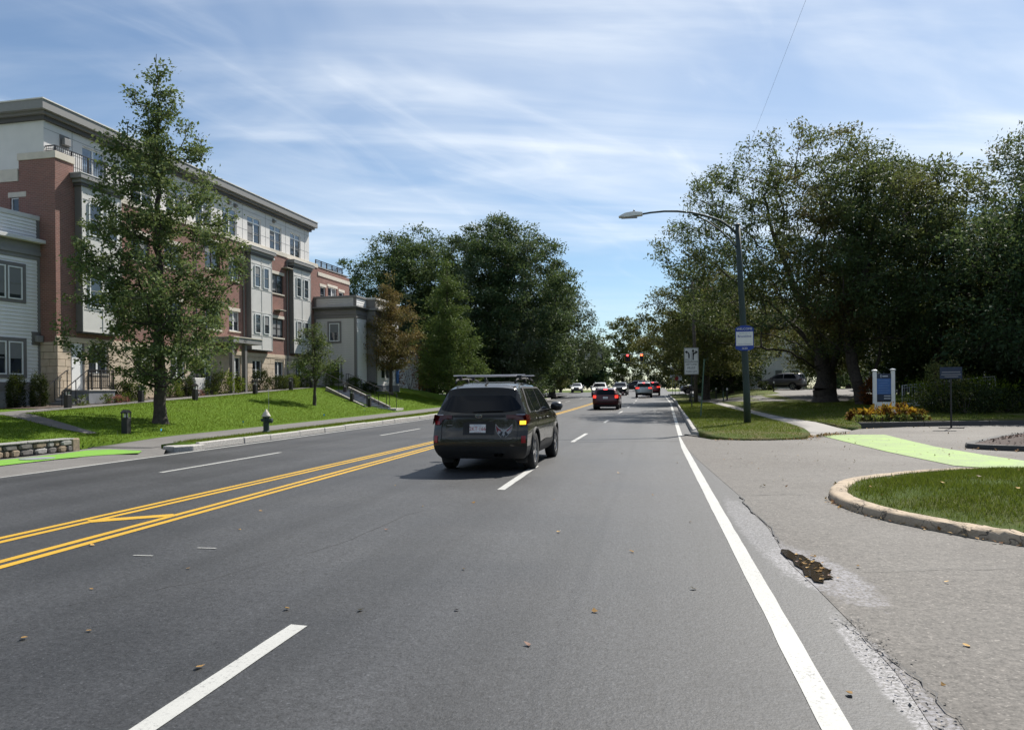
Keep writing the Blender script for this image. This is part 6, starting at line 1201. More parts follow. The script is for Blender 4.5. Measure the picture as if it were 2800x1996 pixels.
# road posts and signs on the right
def marker_post(x, y, hgt, label, mat='black_metal', cap='sign_white', r_=0.065, g='marker posts beside the side drive'):
    b = empty('marker_post', (x, y, Hright(x, y)), 0, label, 'post', g); m = MB(); m.lathe([(r_ * 1.15, -0.1), (r_ * 1.15, 0.03), (r_, 0.05), (r_, hgt * 0.82)], 12); m.build('shaft', mat, b); m = MB(); m.lathe([(r_, hgt * 0.82), (r_, hgt * 0.95), (r_ * 0.6, hgt), (0.001, hgt)], 12); m.build('reflective_cap', cap, b); return b
marker_post(5.7, 71.2, 0.98, 'black marker post with pale cap, left of the three by the side drive'); marker_post(6.25, 70.6, 0.95, 'black marker post in the middle of the side drive trio', cap='black_metal'); marker_post(5.95, 63.6, 1.0, 'thick black marker post with white cap at the sidewalk end'); marker_post(5.5, 61.8, 0.85, 'slim green marker post at the edge of the sidewalk', 'post_green', 'post_green', 0.04); marker_post(11.5, 76.8, 1.0, 'black marker post with white cap near the parked dark car')
marker_post(3.1, 64.5, 1.0, 'left black marker post just right of the utility pole foot', cap='black_metal'); marker_post(3.45, 64.6, 1.0, 'right black marker post just right of the utility pole foot', cap='black_metal')
# junction signs
js = empty('junction_sign', (2.45, 93.5, zr(93)), 0, 'far white turn sign on a thin post by the junction', 'sign'); m = MB(); m.tube([(0, 0, -0.1), (0, 0, 3.4)], 0.03, 6); m.build('post', 'galvanised', js); m = MB(); m.box(-0.26, 0.26, -0.03, -0.02, 2.2, 3.5); m.build('board', 'sign_white', js); flat('arrow', [(0.04, 2.8), (0.12, 2.8), (0.12, 3.15), (0.0, 3.25), (-0.12, 3.2), (-0.02, 3.1), (0.04, 3.08)], 'sign_black', js, -0.034)
j2 = empty('junction_sign', (3.25, 94, zr(93)), 0, 'far red and white round sign beside the white turn sign', 'sign'); m = MB(); m.tube([(0, 0, -0.1), (0, 0, 2.9)], 0.03, 6); m.tube([(-0.45, 0.02, -0.1), (-0.45, 0.02, 2.3)], 0.03, 6); m.build('post', 'galvanised', j2); m = MB(); m.box(-0.35, 0.35, -0.03, -0.02, 1.9, 2.9); m.build('board', 'sign_white', j2); m = MB(); m.lathe([(0.26, -0.045), (0.26, -0.04), (0.01, -0.04)], 16, (-0.3, 0, 2.15), 'y'); m.build('disc', 'sign_red', j2); m = MB(); m.box(-0.3, 0.3, -0.045, -0.04, 2.6, 2.75); m.build('strip', 'sign_red', j2)
# traffic signals: far mast facing the camera
def signal_head(parent, x, z, kind, lit):
    m = MB()
    if kind == 3: m.box(x - 0.2, x + 0.2, 0.03, 0.22, z - 1.0, z + 0.22); bp = (x - 0.33, x + 0.33, z - 1.14, z + 0.1)
    else: m.box(x - 0.2, x + 0.2, 0.03, 0.22, z - 0.2, z + 0.22); m.box(x - 0.4, x + 0.4, 0.03, 0.22, z - 1.0, z - 0.2); bp = (x - 0.5, x + 0.5, z - 1.14, z - 0.16)
    h = m.build('signal_head', 'sign_black', parent); m = MB(); m.box(bp[0], bp[1], 0.12, 0.14, bp[2], bp[3]); m.build('backplate', 'signal_yellow', h); m = MB(); m.box(bp[0] + 0.05, bp[1] - 0.05, 0.105, 0.12, bp[2] + 0.05, bp[3] - 0.05); m.build('backplate_face', 'sign_black', h)
    pos = [(x, z, lit)] + ([(x, z - 0.4, None), (x, z - 0.8, None)] if kind == 3 else [(x - 0.2, z - 0.4, None), (x + 0.2, z - 0.4, None), (x - 0.2, z - 0.8, None), (x + 0.2, z - 0.8, None)])
    for px, pz, l_ in pos:
        r_ = 0.19 if l_ else 0.14
        m = MB(); m.lathe([(r_, 0.0), (r_ * 0.9, -0.03), (0.01, -0.04)], 14, (px, 0.02, pz), 'y'); m.build('lens', l_ or 'dark_trim', h)
        m = MB(); m.lathe([(0.17, -0.14), (0.17, 0.03), (0.155, 0.03), (0.155, -0.14)], 12, (px, 0.03, pz), 'y', False)
        m.v = [v for v in m.v]; m.build('visor', 'sign_black', h)
ts = empty('traffic_signal', (7.5, 131.5, zr(131)), 0, 'far signal mast with two red lights over the junction', 'traffic light'); m = MB(); m.tube([(0, 0, -0.2), (0, 0, 7.2)], [0.14, 0.10], 10); m.build('mast', 'signal_green_arm', ts, smooth=True); m = MB(); m.tube([(0, 0, 6.1), (-3, 0, 6.2), (-12.6, 0, 6.15)], [0.09, 0.08, 0.06], 8); m.build('arm', 'signal_green_arm', ts, smooth=True)
signal_head(ts, -11.45, 6.0, 5, 'lamp_red'); signal_head(ts, -9.1, 6.0, 3, 'lamp_orange')
t2 = empty('traffic_signal', (-15.0, 105.5, zr(105)), 0, 'near signal mast arm seen from behind at the left trees', 'traffic light'); m = MB(); m.tube([(0, 0, -0.2), (0, 0, 7.0)], [0.15, 0.11], 10); m.build('mast', 'galvanised', t2, smooth=True); m = MB(); m.tube([(0, 0, 5.9), (4, 0, 6.15), (8.3, 0, 6.2)], [0.10, 0.09, 0.07], 8); m.build('arm', 'galvanised', t2, smooth=True)
m = MB(); m.box(7.55, 8.45, 0.1, 0.14, 4.9, 6.05); m.build('backplate', 'sign_black', t2); m = MB(); m.box(7.7, 8.3, -0.1, 0.1, 5.0, 5.9); m.build('signal_back', 'galvanised', t2, bevel=0.03); m = MB(); m.box(6.0, 6.75, 0.0, 0.02, 4.85, 5.7); m.build('sign_back', 'steel_white', t2); m = MB(); m.box(7.7, 8.2, -0.1, 0.1, 6.2, 6.5); m.tube([(8.0, 0, 6.4), (8.0, 0, 7.3)], 0.02, 5); m.build('camera_box', 'sign_black', t2)
f2_ = empty('street_lamp', (9, 150, zr(150)), 0, 'far street lamp with pale curved arm among the distant trees', 'street lamp'); m = MB(); m.tube([(0, 0, 0), (0, 0, 5.8), (-0.8, 0, 6.8), (-4, 0, 7.0), (-6.5, 0, 6.4)], 0.07, 6); m.build('pole', 'galvanised', f2_); m = MB(); m.box(-7.4, -6.4, -0.15, 0.15, 6.3, 6.45); m.build('lamp_head', 'steel_white', f2_)

# white post sign with blue panel, raised flower bed
bs_ = empty('post_sign', (9.2, 33.1, Hright(9.2, 33.1)), R(-6), 'white two post sign with blue panel in the flower bed', 'sign')
for sx in (-0.335, 0.335):
    zt = 1.88 if sx > 0 else 1.85; m = MB(); m.box(sx - 0.07, sx + 0.07, -0.07, 0.07, -0.1, zt); po_ = m.build('post', 'steel_white', bs_, bevel=0.008); m = MB(); m.lathe([(0.08, zt), (0.115, zt + 0.02), (0.115, zt + 0.045), (0.06, zt + 0.075), (0.001, zt + 0.08)], 14, (sx, 0, 0)); m.build('post_cap', 'steel_white', po_)
m = MB(); m.box(-0.265, 0.265, -0.03, 0.03, 0.36, 0.62); m.build('rail', 'steel_white', bs_); m = MB(); m.box(-0.265, 0.265, -0.02, 0.02, 0.66, 1.76); m.build('board', 'panel_navy', bs_); m = MB(); m.box(-0.262, 0.262, -0.026, -0.021, 0.93, 1.56); m.build('blue_field', 'panel_blue', bs_)
for k, z in enumerate((1.48, 1.38, 1.28, 1.18, 1.08, 0.98)): m = MB(); m.box(-0.20, 0.20 - 0.06 * (k % 2), -0.029, -0.027, z - 0.018, z + 0.018); m.build('text_line', 'text_dim', bs_)
for z in (0.86, 0.76): m = MB(); m.box(0.0, 0.24, -0.029, -0.022, z - 0.02, z + 0.02); m.build('text_line', 'text_pale', bs_)
m = MB(); m.box(-0.12, -0.09, -0.027, -0.022, 1.60, 1.72); m.box(-0.05, 0.15, -0.027, -0.022, 1.63, 1.68); m.build('emblem', 'text_pale', bs_)
tb = empty('timber_edge', (7.35, 29.5, 0.02), 0, 'dark timber retaining edge along the driveway below the flower bed', 'kerb')
x = 0.0
while x < 32: m = MB(); L = min(2.4, 32 - x); yy0 = x * 0.26 if x < 6.5 else 1.69 + (x - 6.5) * 0.09; yy1 = (x + L) * 0.26 if x + L < 6.5 else 1.69 + (x + L - 6.5) * 0.09; m.add([(x, yy0, -0.1), (x + L - 0.01, yy1, -0.1), (x + L - 0.01, yy1 + 0.15, -0.1), (x, yy0 + 0.15, -0.1), (x, yy0, 0.24), (x + L - 0.01, yy1, 0.24), (x + L - 0.01, yy1 + 0.15, 0.24), (x, yy0 + 0.15, 0.24)], [(0, 3, 2, 1), (4, 5, 6, 7), (0, 1, 5, 4), (1, 2, 6, 5), (2, 3, 7, 6), (3, 0, 4, 7)]); m.build('timber', 'dark_trim', tb, bevel=0.01); x += L
plain('text_grey', (0.20, 0.21, 0.23), 0.6)
# portable dark sign
pd = empty('board_sign', (10.15, 28.75, Hdrive(10, 28.7) + 0.005), R(-8), 'dark blue board sign on a black pole and flat stand by the driveway', 'sign'); m = MB(); m.box(-0.38, 0.38, -0.09, 0.09, 0, 0.03); m.build('foot', 'black_metal', pd); m = MB(); m.tube([(0, 0, 0), (0, 0, 1.75)], 0.03, 8); m.build('pole', 'black_metal', pd); m = MB(); m.box(-0.34, 0.34, -0.045, -0.03, 1.70, 2.10); m.build('board', 'panel_navy', pd)
for z, a, b in ((2.02, -0.12, 0.28), (1.925, -0.28, 0.28), (1.84, -0.30, 0.31), (1.77, -0.2, 0.22)): m = MB(); m.box(a, b, -0.05, -0.046, z - 0.016, z + 0.016); m.build('text_line', 'text_grey' if z < 2 else 'panel_navy', pd)
# ramp railing right of the post sign
rr2 = empty('ramp_railing', (12.4, 41.5, Hright(12.4, 41.5)), 0, 'pale metal ramp railing behind the white post sign', 'railing'); railing('', [(0, 0), (4.6, 0.85)], lambda p: 0.22 + 0.09 * p.x, lambda p: 1.12 + 0.09 * p.x, 'galvanised', 0.12, 1.6, parent=rr2); m = MB(); m.bar((0, 0, 0.12), (4.6, 0.85, 0.53), 0.12, 0.2); m.build('ramp_curb', 'concrete', rr2)
# small utility flags on the lawn
plain('flag_blue', (0.02, 0.30, 0.55), 0.6); plain('flag_yellow', (0.7, 0.6, 0.05), 0.6)
for x, y, mt, l in ((-15.9, 20.7, 'flag_yellow', 'small yellow marker flag near the stone wall'), (-15.5, 22.2, 'flag_blue', 'small blue marker flag in the oak shade by the sidewalk'), (-15.6, 27.5, 'flag_blue', 'small blue marker flag behind the hydrant'), (-15.5, 34.6, 'flag_blue', 'small blue marker flag beyond the hydrant along the sidewalk'), (-15.6, 40.3, 'flag_blue', 'small blue marker flag near the lawn steps'), (-15.6, 44.2, 'flag_blue', 'small blue marker flag by the short handrail')):
    f_ = empty('marker_flag', (x, y, Hleft(x, y)), random.uniform(0, 3), l, 'flag', 'marker flags along the lawn edge'); m = MB(); m.tube([(0, 0, 0), (0.01, 0, 0.22)], 0.0025, 4); m.build('wire', 'galvanised', f_); m = MB(); m.box(0.01, 0.09, -0.002, 0.002, 0.15, 0.22); m.build('flag', mt, f_)

# ------------------------------------------------------------------ trees
HL = lambda x, y: (x, y, Hleft(x, y)); HR_ = lambda x, y: (x, y, Hright(x, y))
# foreground pin oak
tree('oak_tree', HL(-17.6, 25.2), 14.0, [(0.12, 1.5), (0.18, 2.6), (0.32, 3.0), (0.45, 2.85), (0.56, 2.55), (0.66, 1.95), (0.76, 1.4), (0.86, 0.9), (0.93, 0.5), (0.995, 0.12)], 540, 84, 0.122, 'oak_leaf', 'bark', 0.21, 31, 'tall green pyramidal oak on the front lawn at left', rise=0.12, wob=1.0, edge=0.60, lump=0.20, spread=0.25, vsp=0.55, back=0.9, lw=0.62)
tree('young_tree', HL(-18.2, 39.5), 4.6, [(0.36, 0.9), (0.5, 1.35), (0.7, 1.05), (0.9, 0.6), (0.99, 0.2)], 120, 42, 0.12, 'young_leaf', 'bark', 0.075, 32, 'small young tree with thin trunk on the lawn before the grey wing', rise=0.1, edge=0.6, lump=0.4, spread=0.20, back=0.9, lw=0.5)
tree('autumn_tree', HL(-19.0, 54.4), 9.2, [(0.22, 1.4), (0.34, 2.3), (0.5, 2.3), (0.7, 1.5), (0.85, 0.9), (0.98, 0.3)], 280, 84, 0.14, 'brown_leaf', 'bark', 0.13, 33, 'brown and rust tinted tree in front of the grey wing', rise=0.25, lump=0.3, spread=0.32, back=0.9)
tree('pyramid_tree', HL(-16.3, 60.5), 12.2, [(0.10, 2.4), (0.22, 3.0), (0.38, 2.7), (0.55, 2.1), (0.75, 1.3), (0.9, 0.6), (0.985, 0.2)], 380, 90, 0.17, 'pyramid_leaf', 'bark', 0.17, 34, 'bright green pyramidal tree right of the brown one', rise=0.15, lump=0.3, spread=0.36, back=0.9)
big = dict(twigs=False, rise=0.3, spread=0.62, back=0.9, excur=False)
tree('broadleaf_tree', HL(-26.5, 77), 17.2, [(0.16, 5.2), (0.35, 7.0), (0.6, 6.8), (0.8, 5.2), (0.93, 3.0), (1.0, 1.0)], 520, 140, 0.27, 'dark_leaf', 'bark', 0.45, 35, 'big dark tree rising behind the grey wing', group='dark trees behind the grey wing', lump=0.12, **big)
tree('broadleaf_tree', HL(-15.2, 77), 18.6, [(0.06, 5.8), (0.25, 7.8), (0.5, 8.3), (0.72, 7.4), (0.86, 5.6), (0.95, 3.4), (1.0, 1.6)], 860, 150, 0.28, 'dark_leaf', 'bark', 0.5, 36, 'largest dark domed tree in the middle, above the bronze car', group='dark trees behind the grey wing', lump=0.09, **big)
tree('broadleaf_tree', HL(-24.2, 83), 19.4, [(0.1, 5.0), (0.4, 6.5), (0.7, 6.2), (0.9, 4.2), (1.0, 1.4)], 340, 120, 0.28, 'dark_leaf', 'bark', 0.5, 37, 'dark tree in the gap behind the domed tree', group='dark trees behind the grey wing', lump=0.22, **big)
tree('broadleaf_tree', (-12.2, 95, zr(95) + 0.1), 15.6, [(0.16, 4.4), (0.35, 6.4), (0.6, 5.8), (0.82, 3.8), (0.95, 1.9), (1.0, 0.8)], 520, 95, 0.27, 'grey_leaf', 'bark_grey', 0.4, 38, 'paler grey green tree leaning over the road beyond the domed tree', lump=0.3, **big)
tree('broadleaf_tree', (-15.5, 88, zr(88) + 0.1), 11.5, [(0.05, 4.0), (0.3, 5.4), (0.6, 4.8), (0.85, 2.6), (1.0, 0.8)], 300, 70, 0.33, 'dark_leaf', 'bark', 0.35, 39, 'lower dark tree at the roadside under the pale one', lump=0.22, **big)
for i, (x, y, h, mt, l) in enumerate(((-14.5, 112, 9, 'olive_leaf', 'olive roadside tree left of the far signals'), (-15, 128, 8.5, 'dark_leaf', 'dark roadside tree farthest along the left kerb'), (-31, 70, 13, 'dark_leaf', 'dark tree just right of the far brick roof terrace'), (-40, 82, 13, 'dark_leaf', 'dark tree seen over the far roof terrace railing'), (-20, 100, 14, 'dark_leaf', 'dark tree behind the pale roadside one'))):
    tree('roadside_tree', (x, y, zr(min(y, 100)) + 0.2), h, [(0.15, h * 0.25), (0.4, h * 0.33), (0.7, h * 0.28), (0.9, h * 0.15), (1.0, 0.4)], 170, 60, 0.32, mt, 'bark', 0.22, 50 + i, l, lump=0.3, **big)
# big maple on the right with heavy low limbs
X, Y = 10.35, 49.2; Z0 = Hright(X, Y)
def A(dx_, dy_, dz): return (X + dx_, Y + dy_, Z0 + dz)
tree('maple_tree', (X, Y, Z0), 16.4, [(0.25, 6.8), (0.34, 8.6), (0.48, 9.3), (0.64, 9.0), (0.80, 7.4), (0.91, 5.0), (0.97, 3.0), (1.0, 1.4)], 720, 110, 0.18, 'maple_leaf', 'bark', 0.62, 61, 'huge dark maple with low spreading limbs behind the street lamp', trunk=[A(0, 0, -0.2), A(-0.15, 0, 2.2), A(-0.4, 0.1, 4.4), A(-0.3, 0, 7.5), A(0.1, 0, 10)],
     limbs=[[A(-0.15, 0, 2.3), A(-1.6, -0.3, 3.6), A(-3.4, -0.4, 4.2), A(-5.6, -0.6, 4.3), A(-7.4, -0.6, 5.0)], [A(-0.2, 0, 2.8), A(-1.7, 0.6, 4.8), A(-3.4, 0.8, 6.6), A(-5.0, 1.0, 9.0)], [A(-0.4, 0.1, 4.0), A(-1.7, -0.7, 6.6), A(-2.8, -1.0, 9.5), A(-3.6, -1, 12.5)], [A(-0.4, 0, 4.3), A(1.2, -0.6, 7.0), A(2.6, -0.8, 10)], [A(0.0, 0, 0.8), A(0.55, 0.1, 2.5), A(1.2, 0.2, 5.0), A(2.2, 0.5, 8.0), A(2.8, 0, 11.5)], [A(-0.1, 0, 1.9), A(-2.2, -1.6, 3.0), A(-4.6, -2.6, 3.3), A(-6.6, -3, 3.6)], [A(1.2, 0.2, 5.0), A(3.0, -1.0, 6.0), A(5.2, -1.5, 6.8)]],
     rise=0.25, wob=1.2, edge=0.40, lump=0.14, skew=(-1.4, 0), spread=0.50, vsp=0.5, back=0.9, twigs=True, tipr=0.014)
X, Y = 11.6, 45.4; Z0 = Hright(X, Y)
tree('maple_tree', (X, Y, Z0), 14.5, [(0.22, 3.5), (0.4, 5.0), (0.6, 5.2), (0.8, 4.0), (0.95, 1.8), (1.0, 0.8)], 400, 115, 0.18, 'maple_leaf', 'bark', 0.36, 62, 'dark tree with forked leaning trunks left of the white post sign', trunk=[A(0, 0, -0.2), A(-0.5, 0, 1.8), A(-1.0, 0.1, 4.4), A(-1.2, 0.2, 7.5)], limbs=[[A(0, 0, 0.1), A(0.7, 0.1, 2.2), A(1.2, 0.2, 4.6), A(1.6, 0.2, 8.0)], [A(-1, 0, 4.4), A(-0.2, -1.0, 7), A(0.3, -1, 9.5)]], rise=0.25, lump=0.25, spread=0.55, back=0.9, tipr=0.014)
for i, (x, y, h, r_, mt, l) in enumerate(((15.6, 46.0, 13.5, 4.6, 'maple_leaf', 'dark tree behind the board sign'), (19.6, 44.0, 14.4, 4.2, 'grey_leaf', 'tall thin grey green tree at the upper right corner'), (17.5, 39.5, 11.0, 4.6, 'dark_leaf', 'dense dark tree at the right edge above the shrubs'), (22.5, 40.0, 12.5, 4.6, 'dark_leaf', 'dark tree cut by the right edge of the frame'), (17.0, 57, 17.0, 6.0, 'maple_leaf', 'rust topped tree right of the huge maple'), (24.0, 55, 17.5, 6.0, 'maple_leaf', 'reddish tree top near the right corner'), (13.6, 62, 9.5, 4.0, 'olive_leaf', 'olive tree glowing behind the maple trunk'))):
    tree('shade_tree', HR_(x, y), h, [(0.2, r_ * 0.75), (0.4, r_), (0.65, r_ * 0.95), (0.85, r_ * 0.62), (0.96, r_ * 0.3), (1.0, 0.5)], 320, 74, 0.21, mt, 'bark', 0.26, 70 + i, l, lump=0.3, rise=0.3, spread=0.58, back=0.9, excur=False)
tree('roadside_tree', HR_(4.6, 68), 12.8, [(0.18, 4.0), (0.36, 5.8), (0.6, 5.6), (0.8, 4.0), (0.95, 1.8), (1.0, 0.6)], 480, 90, 0.21, 'olive_leaf', 'bark', 0.32, 81, 'yellowing tree with drooping branches over the right lane', rise=0.1, lump=0.35, spread=0.5, back=0.9, twigs=True, excur=False)
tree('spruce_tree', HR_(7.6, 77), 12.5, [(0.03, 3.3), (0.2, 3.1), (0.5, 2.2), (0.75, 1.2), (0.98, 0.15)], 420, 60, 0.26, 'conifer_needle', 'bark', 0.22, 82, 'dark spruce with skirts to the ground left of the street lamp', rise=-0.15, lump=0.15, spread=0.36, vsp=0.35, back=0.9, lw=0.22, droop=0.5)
tree('shade_tree', HR_(9.5, 88), 13, [(0.15, 3.6), (0.4, 5.0), (0.7, 4.4), (0.9, 2.2), (1.0, 0.5)], 300, 60, 0.32, 'dark_leaf', 'bark', 0.3, 83, 'dark tree between the spruce and the grey house', lump=0.3, **big)
tree('shade_tree', HR_(5.8, 98), 13, [(0.1, 3.6), (0.4, 5.0), (0.7, 4.4), (0.9, 2.2), (1.0, 0.5)], 300, 60, 0.34, 'olive_leaf', 'bark', 0.3, 84, 'olive tree at the right corner of the junction', lump=0.3, **big)
# dark understorey closing the view below the right canopy
for i, (x, y, h, r_, l) in enumerate(((16.8, 50.5, 6.5, 3.4, 'low dark tree filling the shade behind the post sign'), (21.0, 48.5, 7, 3.6, 'low dark tree behind the right shrubs'), (25.5, 46.0, 8, 4.0, 'low dark tree beyond the right frame edge'), (19.5, 63.0, 8, 4.0, 'low dark tree beside the side drive bend'), (26.0, 60.0, 9, 4.4, 'low dark tree before the white house'), (33, 58.0, 10, 4.6, 'low dark tree right of the white house'), (6.9, 84.0, 8, 3.6, 'low dark tree behind the spruce'), (20.5, 92.0, 10, 4.5, 'low dark tree right of the grey house'), (28, 84, 10, 4.5, 'low dark tree at the far end of the side drive'), (8.2, 95, 9, 4, 'low dark tree left of the grey house'))):
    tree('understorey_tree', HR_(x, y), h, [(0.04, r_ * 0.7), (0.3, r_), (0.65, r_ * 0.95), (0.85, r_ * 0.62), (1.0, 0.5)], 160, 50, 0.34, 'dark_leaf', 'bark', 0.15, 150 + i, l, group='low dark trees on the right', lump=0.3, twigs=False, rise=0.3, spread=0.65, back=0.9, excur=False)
# woods closing the view beyond the junction
far = [(-30, 165, 15), (-21, 180, 16), (-13, 172, 12), (-8, 215, 22), (-1, 232, 24), (6, 205, 21), (11, 172, 18), (16, 150, 16), (24, 160, 17), (32, 140, 15), (-38, 150, 15), (20, 125, 14), (28, 118, 14), (-46, 128, 14), (-34, 116, 14), (-60, 108, 14), (40, 105, 14), (36, 88, 14), (32, 66, 14), (30, 50, 13)]
far_lab = ['far tree left of the road end', 'far tall tree beyond the left kerb', 'far low tree by the left kerb', 'far tree closing the road, left of the signal heads', 'farthest tall tree at the road end', 'far autumn tree behind the signal heads', 'far tree right of the signal heads', 'far tree above the crossing grey car', 'far tree behind the right corner', 'distant tree deep behind the right corner', 'distant tree hidden beyond the left woods', 'tree behind the white low car', 'tree behind the side street on the right', 'distant tree far left beyond the house', 'distant tree behind the dark domed tree', 'distant tree far left behind the buildings', 'distant tree right of the grey house', 'tree behind the parked dark car', 'tree beside the far right house', 'tree at the far right beyond the shrubs']
for i, (x, y, h) in enumerate(far):
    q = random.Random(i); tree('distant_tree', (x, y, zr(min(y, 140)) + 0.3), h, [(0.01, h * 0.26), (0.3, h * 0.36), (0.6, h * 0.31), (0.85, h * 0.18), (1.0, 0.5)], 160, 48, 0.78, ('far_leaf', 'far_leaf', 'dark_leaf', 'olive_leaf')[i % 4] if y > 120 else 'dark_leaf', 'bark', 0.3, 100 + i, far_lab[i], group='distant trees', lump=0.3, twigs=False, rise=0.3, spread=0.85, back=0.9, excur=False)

# wood added out of view behind the camera to darken the car's reflections
g = np.random.default_rng(77); n = 9000; cx_ = g.uniform(-90, 80, n); top_ = 18 + 4 * np.sin(cx_ * 0.21) + 2.5 * np.sin(cx_ * 0.57 + 1); cy_ = -48 - np.abs(g.normal(0, 9, n)) + 0.1 * np.abs(cx_)
cen = np.stack([cx_, cy_, top_ * g.uniform(0, 1, n) ** 0.8], 1); V, Q = leaf_cloud(cen, g.normal(0, 1, (n, 3)), 2.0, g, 0.2, 0.3, 0.7); tag(link('wood', nmesh('wood', V, Q, None, 'dark_leaf')), 'dark wood added unseen behind the viewer to darken reflections', 'wood', kind='stuff')

# ------------------------------------------------------------------ shrubs and flowers
def shrub(name, x, y, z, rx, ry, h, n, size, mat, seed, label, cat='shrub', group=None, stems=6, low=0.0):
    g = np.random.default_rng(seed); root = empty(name, (x, y, z), 0, label, cat, group)
    k = max(8, n // 28); th = g.uniform(0, 2 * np.pi, k); u = g.uniform(low, 1, k); rad = np.sqrt(np.clip(1 - (np.abs(u - 0.45) / 0.6) ** 2.2, 0.05, 1)) * g.uniform(0.4, 1, k) ** 0.5; lum = 1 + 0.22 * np.sin(3 * th + seed)
    cl_ = np.stack([rx * rad * np.cos(th) * lum, ry * rad * np.sin(th) * lum, h * u], 1); cen = np.repeat(cl_, n // k, 0) + g.normal(0, 1, (k * (n // k), 3)) * np.array([rx, ry, h * 0.6]) * 0.15; cen[:, 2] = np.abs(cen[:, 2])
    ax = cen / (np.linalg.norm(cen, axis=1, keepdims=True) + 1e-9); V, Q = leaf_cloud(cen, ax, size, g, 0.0, 0.3, 0.5); link('foliage', nmesh('foliage', V, Q, None, mat), None, root)
    m = MB()
    for j in range(stems): a = g.uniform(0, 6.28); m.tube([(0.04 * math.cos(a), 0.04 * math.sin(a), -0.05), (rx * 0.3 * math.cos(a), ry * 0.3 * math.sin(a), h * 0.4), (rx * 0.6 * math.cos(a), ry * 0.6 * math.sin(a), h * 0.8)], [0.02, 0.012, 0.006], 4)
    m.build('stems', 'bark', root); return root
def onf(s, o): ca, sa = math.cos(R(2.2)), math.sin(R(2.2)); return (-24.8 + sa * s + ca * o, 28.6 + ca * s - sa * o)
sh = [(-2.0, -0.1, .32, 1.25, 'dark_shrub_leaf', 'left of the two dark upright evergreen shrubs by the porch'), (-1.35, 0.35, .32, 1.25, 'dark_shrub_leaf', 'right of the two dark upright evergreen shrubs by the porch'), (2.6, 1.0, .5, .85, 'dark_shrub_leaf', 'dark shrub right beside the corner stoop'), (3.3, 1.1, .5, .8, 'shrub_leaf', 'olive shrub between the stoop and the path bollard'), (6.2, 0.9, .55, .95, 'shrub_leaf', 'olive shrub just right of the oak trunk'), (7.3, 0.9, .5, 1.0, 'dark_shrub_leaf', 'dark shrub left of the grey utility box'), (9.4, 1.0, .7, 1.15, 'dark_shrub_leaf', 'rounded dark shrub before the stone pier'), (10.7, 1.1, .8, 1.15, 'bright_shrub_leaf', 'bright green shrub below the house number'), (11.8, 0.9, .4, .9, 'dark_shrub_leaf', 'small dark shrub beside the canopy column'), (14.6, 0.9, .5, 1.15, 'dark_shrub_leaf', 'upright dark shrub left of the tall ground window'), (16.3, 1.0, .7, .8, 'dark_shrub_leaf', 'low dark shrub below the tall ground window'), (18.0, 1.0, .6, .85, 'shrub_leaf', 'grey olive shrub right of the tall ground window'), (19.6, 1.0, .6, .8, 'shrub_leaf', 'grey olive shrub behind the young tree'), (22.0, 2.0, .6, 1.2, 'bright_shrub_leaf', 'green shrub at the top of the lawn steps'), (22.6, 3.4, .5, .8, 'shrub_leaf', 'pale shrub at the corner of the grey wing'), (23.2, 4.3, .5, .7, 'dark_shrub_leaf', 'dark low shrub in front of the grey wing corner')]
for i, (s, o, r_, h, mt, l) in enumerate(sh):
    x, y = onf(s, o); z = Hleft(x, y); shrub('evergreen_shrub' if i < 2 else 'garden_shrub', x, y, z, r_, r_, h, 5200 if i < 2 else 2600, 0.06 if i < 2 else 0.08, mt, 200 + i, l, 'shrub', 'shrubs along the brick building')
for i, (s, o, r_, l) in enumerate(((-0.3, 1.4, .35, 'silvery low ground cover beside the dark evergreens'), (1.0, 1.65, .25, 'pale low plant left of the pink flowers'), (2.1, 1.75, .3, 'grey low plant right of the pink flowers'), (8.6, 1.4, .35, 'silver low plant right of the path bollard'), (13.4, 1.0, .3, 'pale low plant below the column'))):
    x, y = onf(s, o); shrub('low_plant', x, y, Hleft(x, y), r_, r_ * 1.4, 0.4, 600, 0.06, 'shrub_leaf', 230 + i, l, 'plant', 'low plants in the border')
for i, (s, o, l) in enumerate(((1.35, 1.75, 'left pink flower clump beside the corner stoop'), (1.85, 1.65, 'right pink flower clump beside the corner stoop'), (7.9, 1.35, 'pink flower clump left of the dark bollard by the grey box'))):
    x, y = onf(s, o); shrub('flower_clump', x, y, Hleft(x, y), 0.28, 0.32, 0.32, 700, 0.045, 'pink_flower', 240 + i, l, 'flowers', 'pink flower clumps')
ub = empty('utility_box', onf(8.3, 0.8) + (Hleft(*onf(8.3, .8)),), -AB, 'pale grey utility box among the shrubs by the brick building', 'utility box'); m = MB(); m.box(-0.3, 0.3, -0.45, 0.45, -0.1, 0.95); m.build('cabinet', 'bay_panel', ub, bevel=0.02); m = MB(); m.box(0.3, 0.315, -0.38, 0.38, 0.05, 0.85); m.build('door', 'bay_panel', ub)
shrub('red_shrub', -20.5, 63.5, Hleft(-20.5, 63.5), 1.7, 1.5, 3.6, 2600, 0.15, 'red_leaf', 251, 'red leaved shrub between the grey wing and the pyramidal tree', 'shrub')
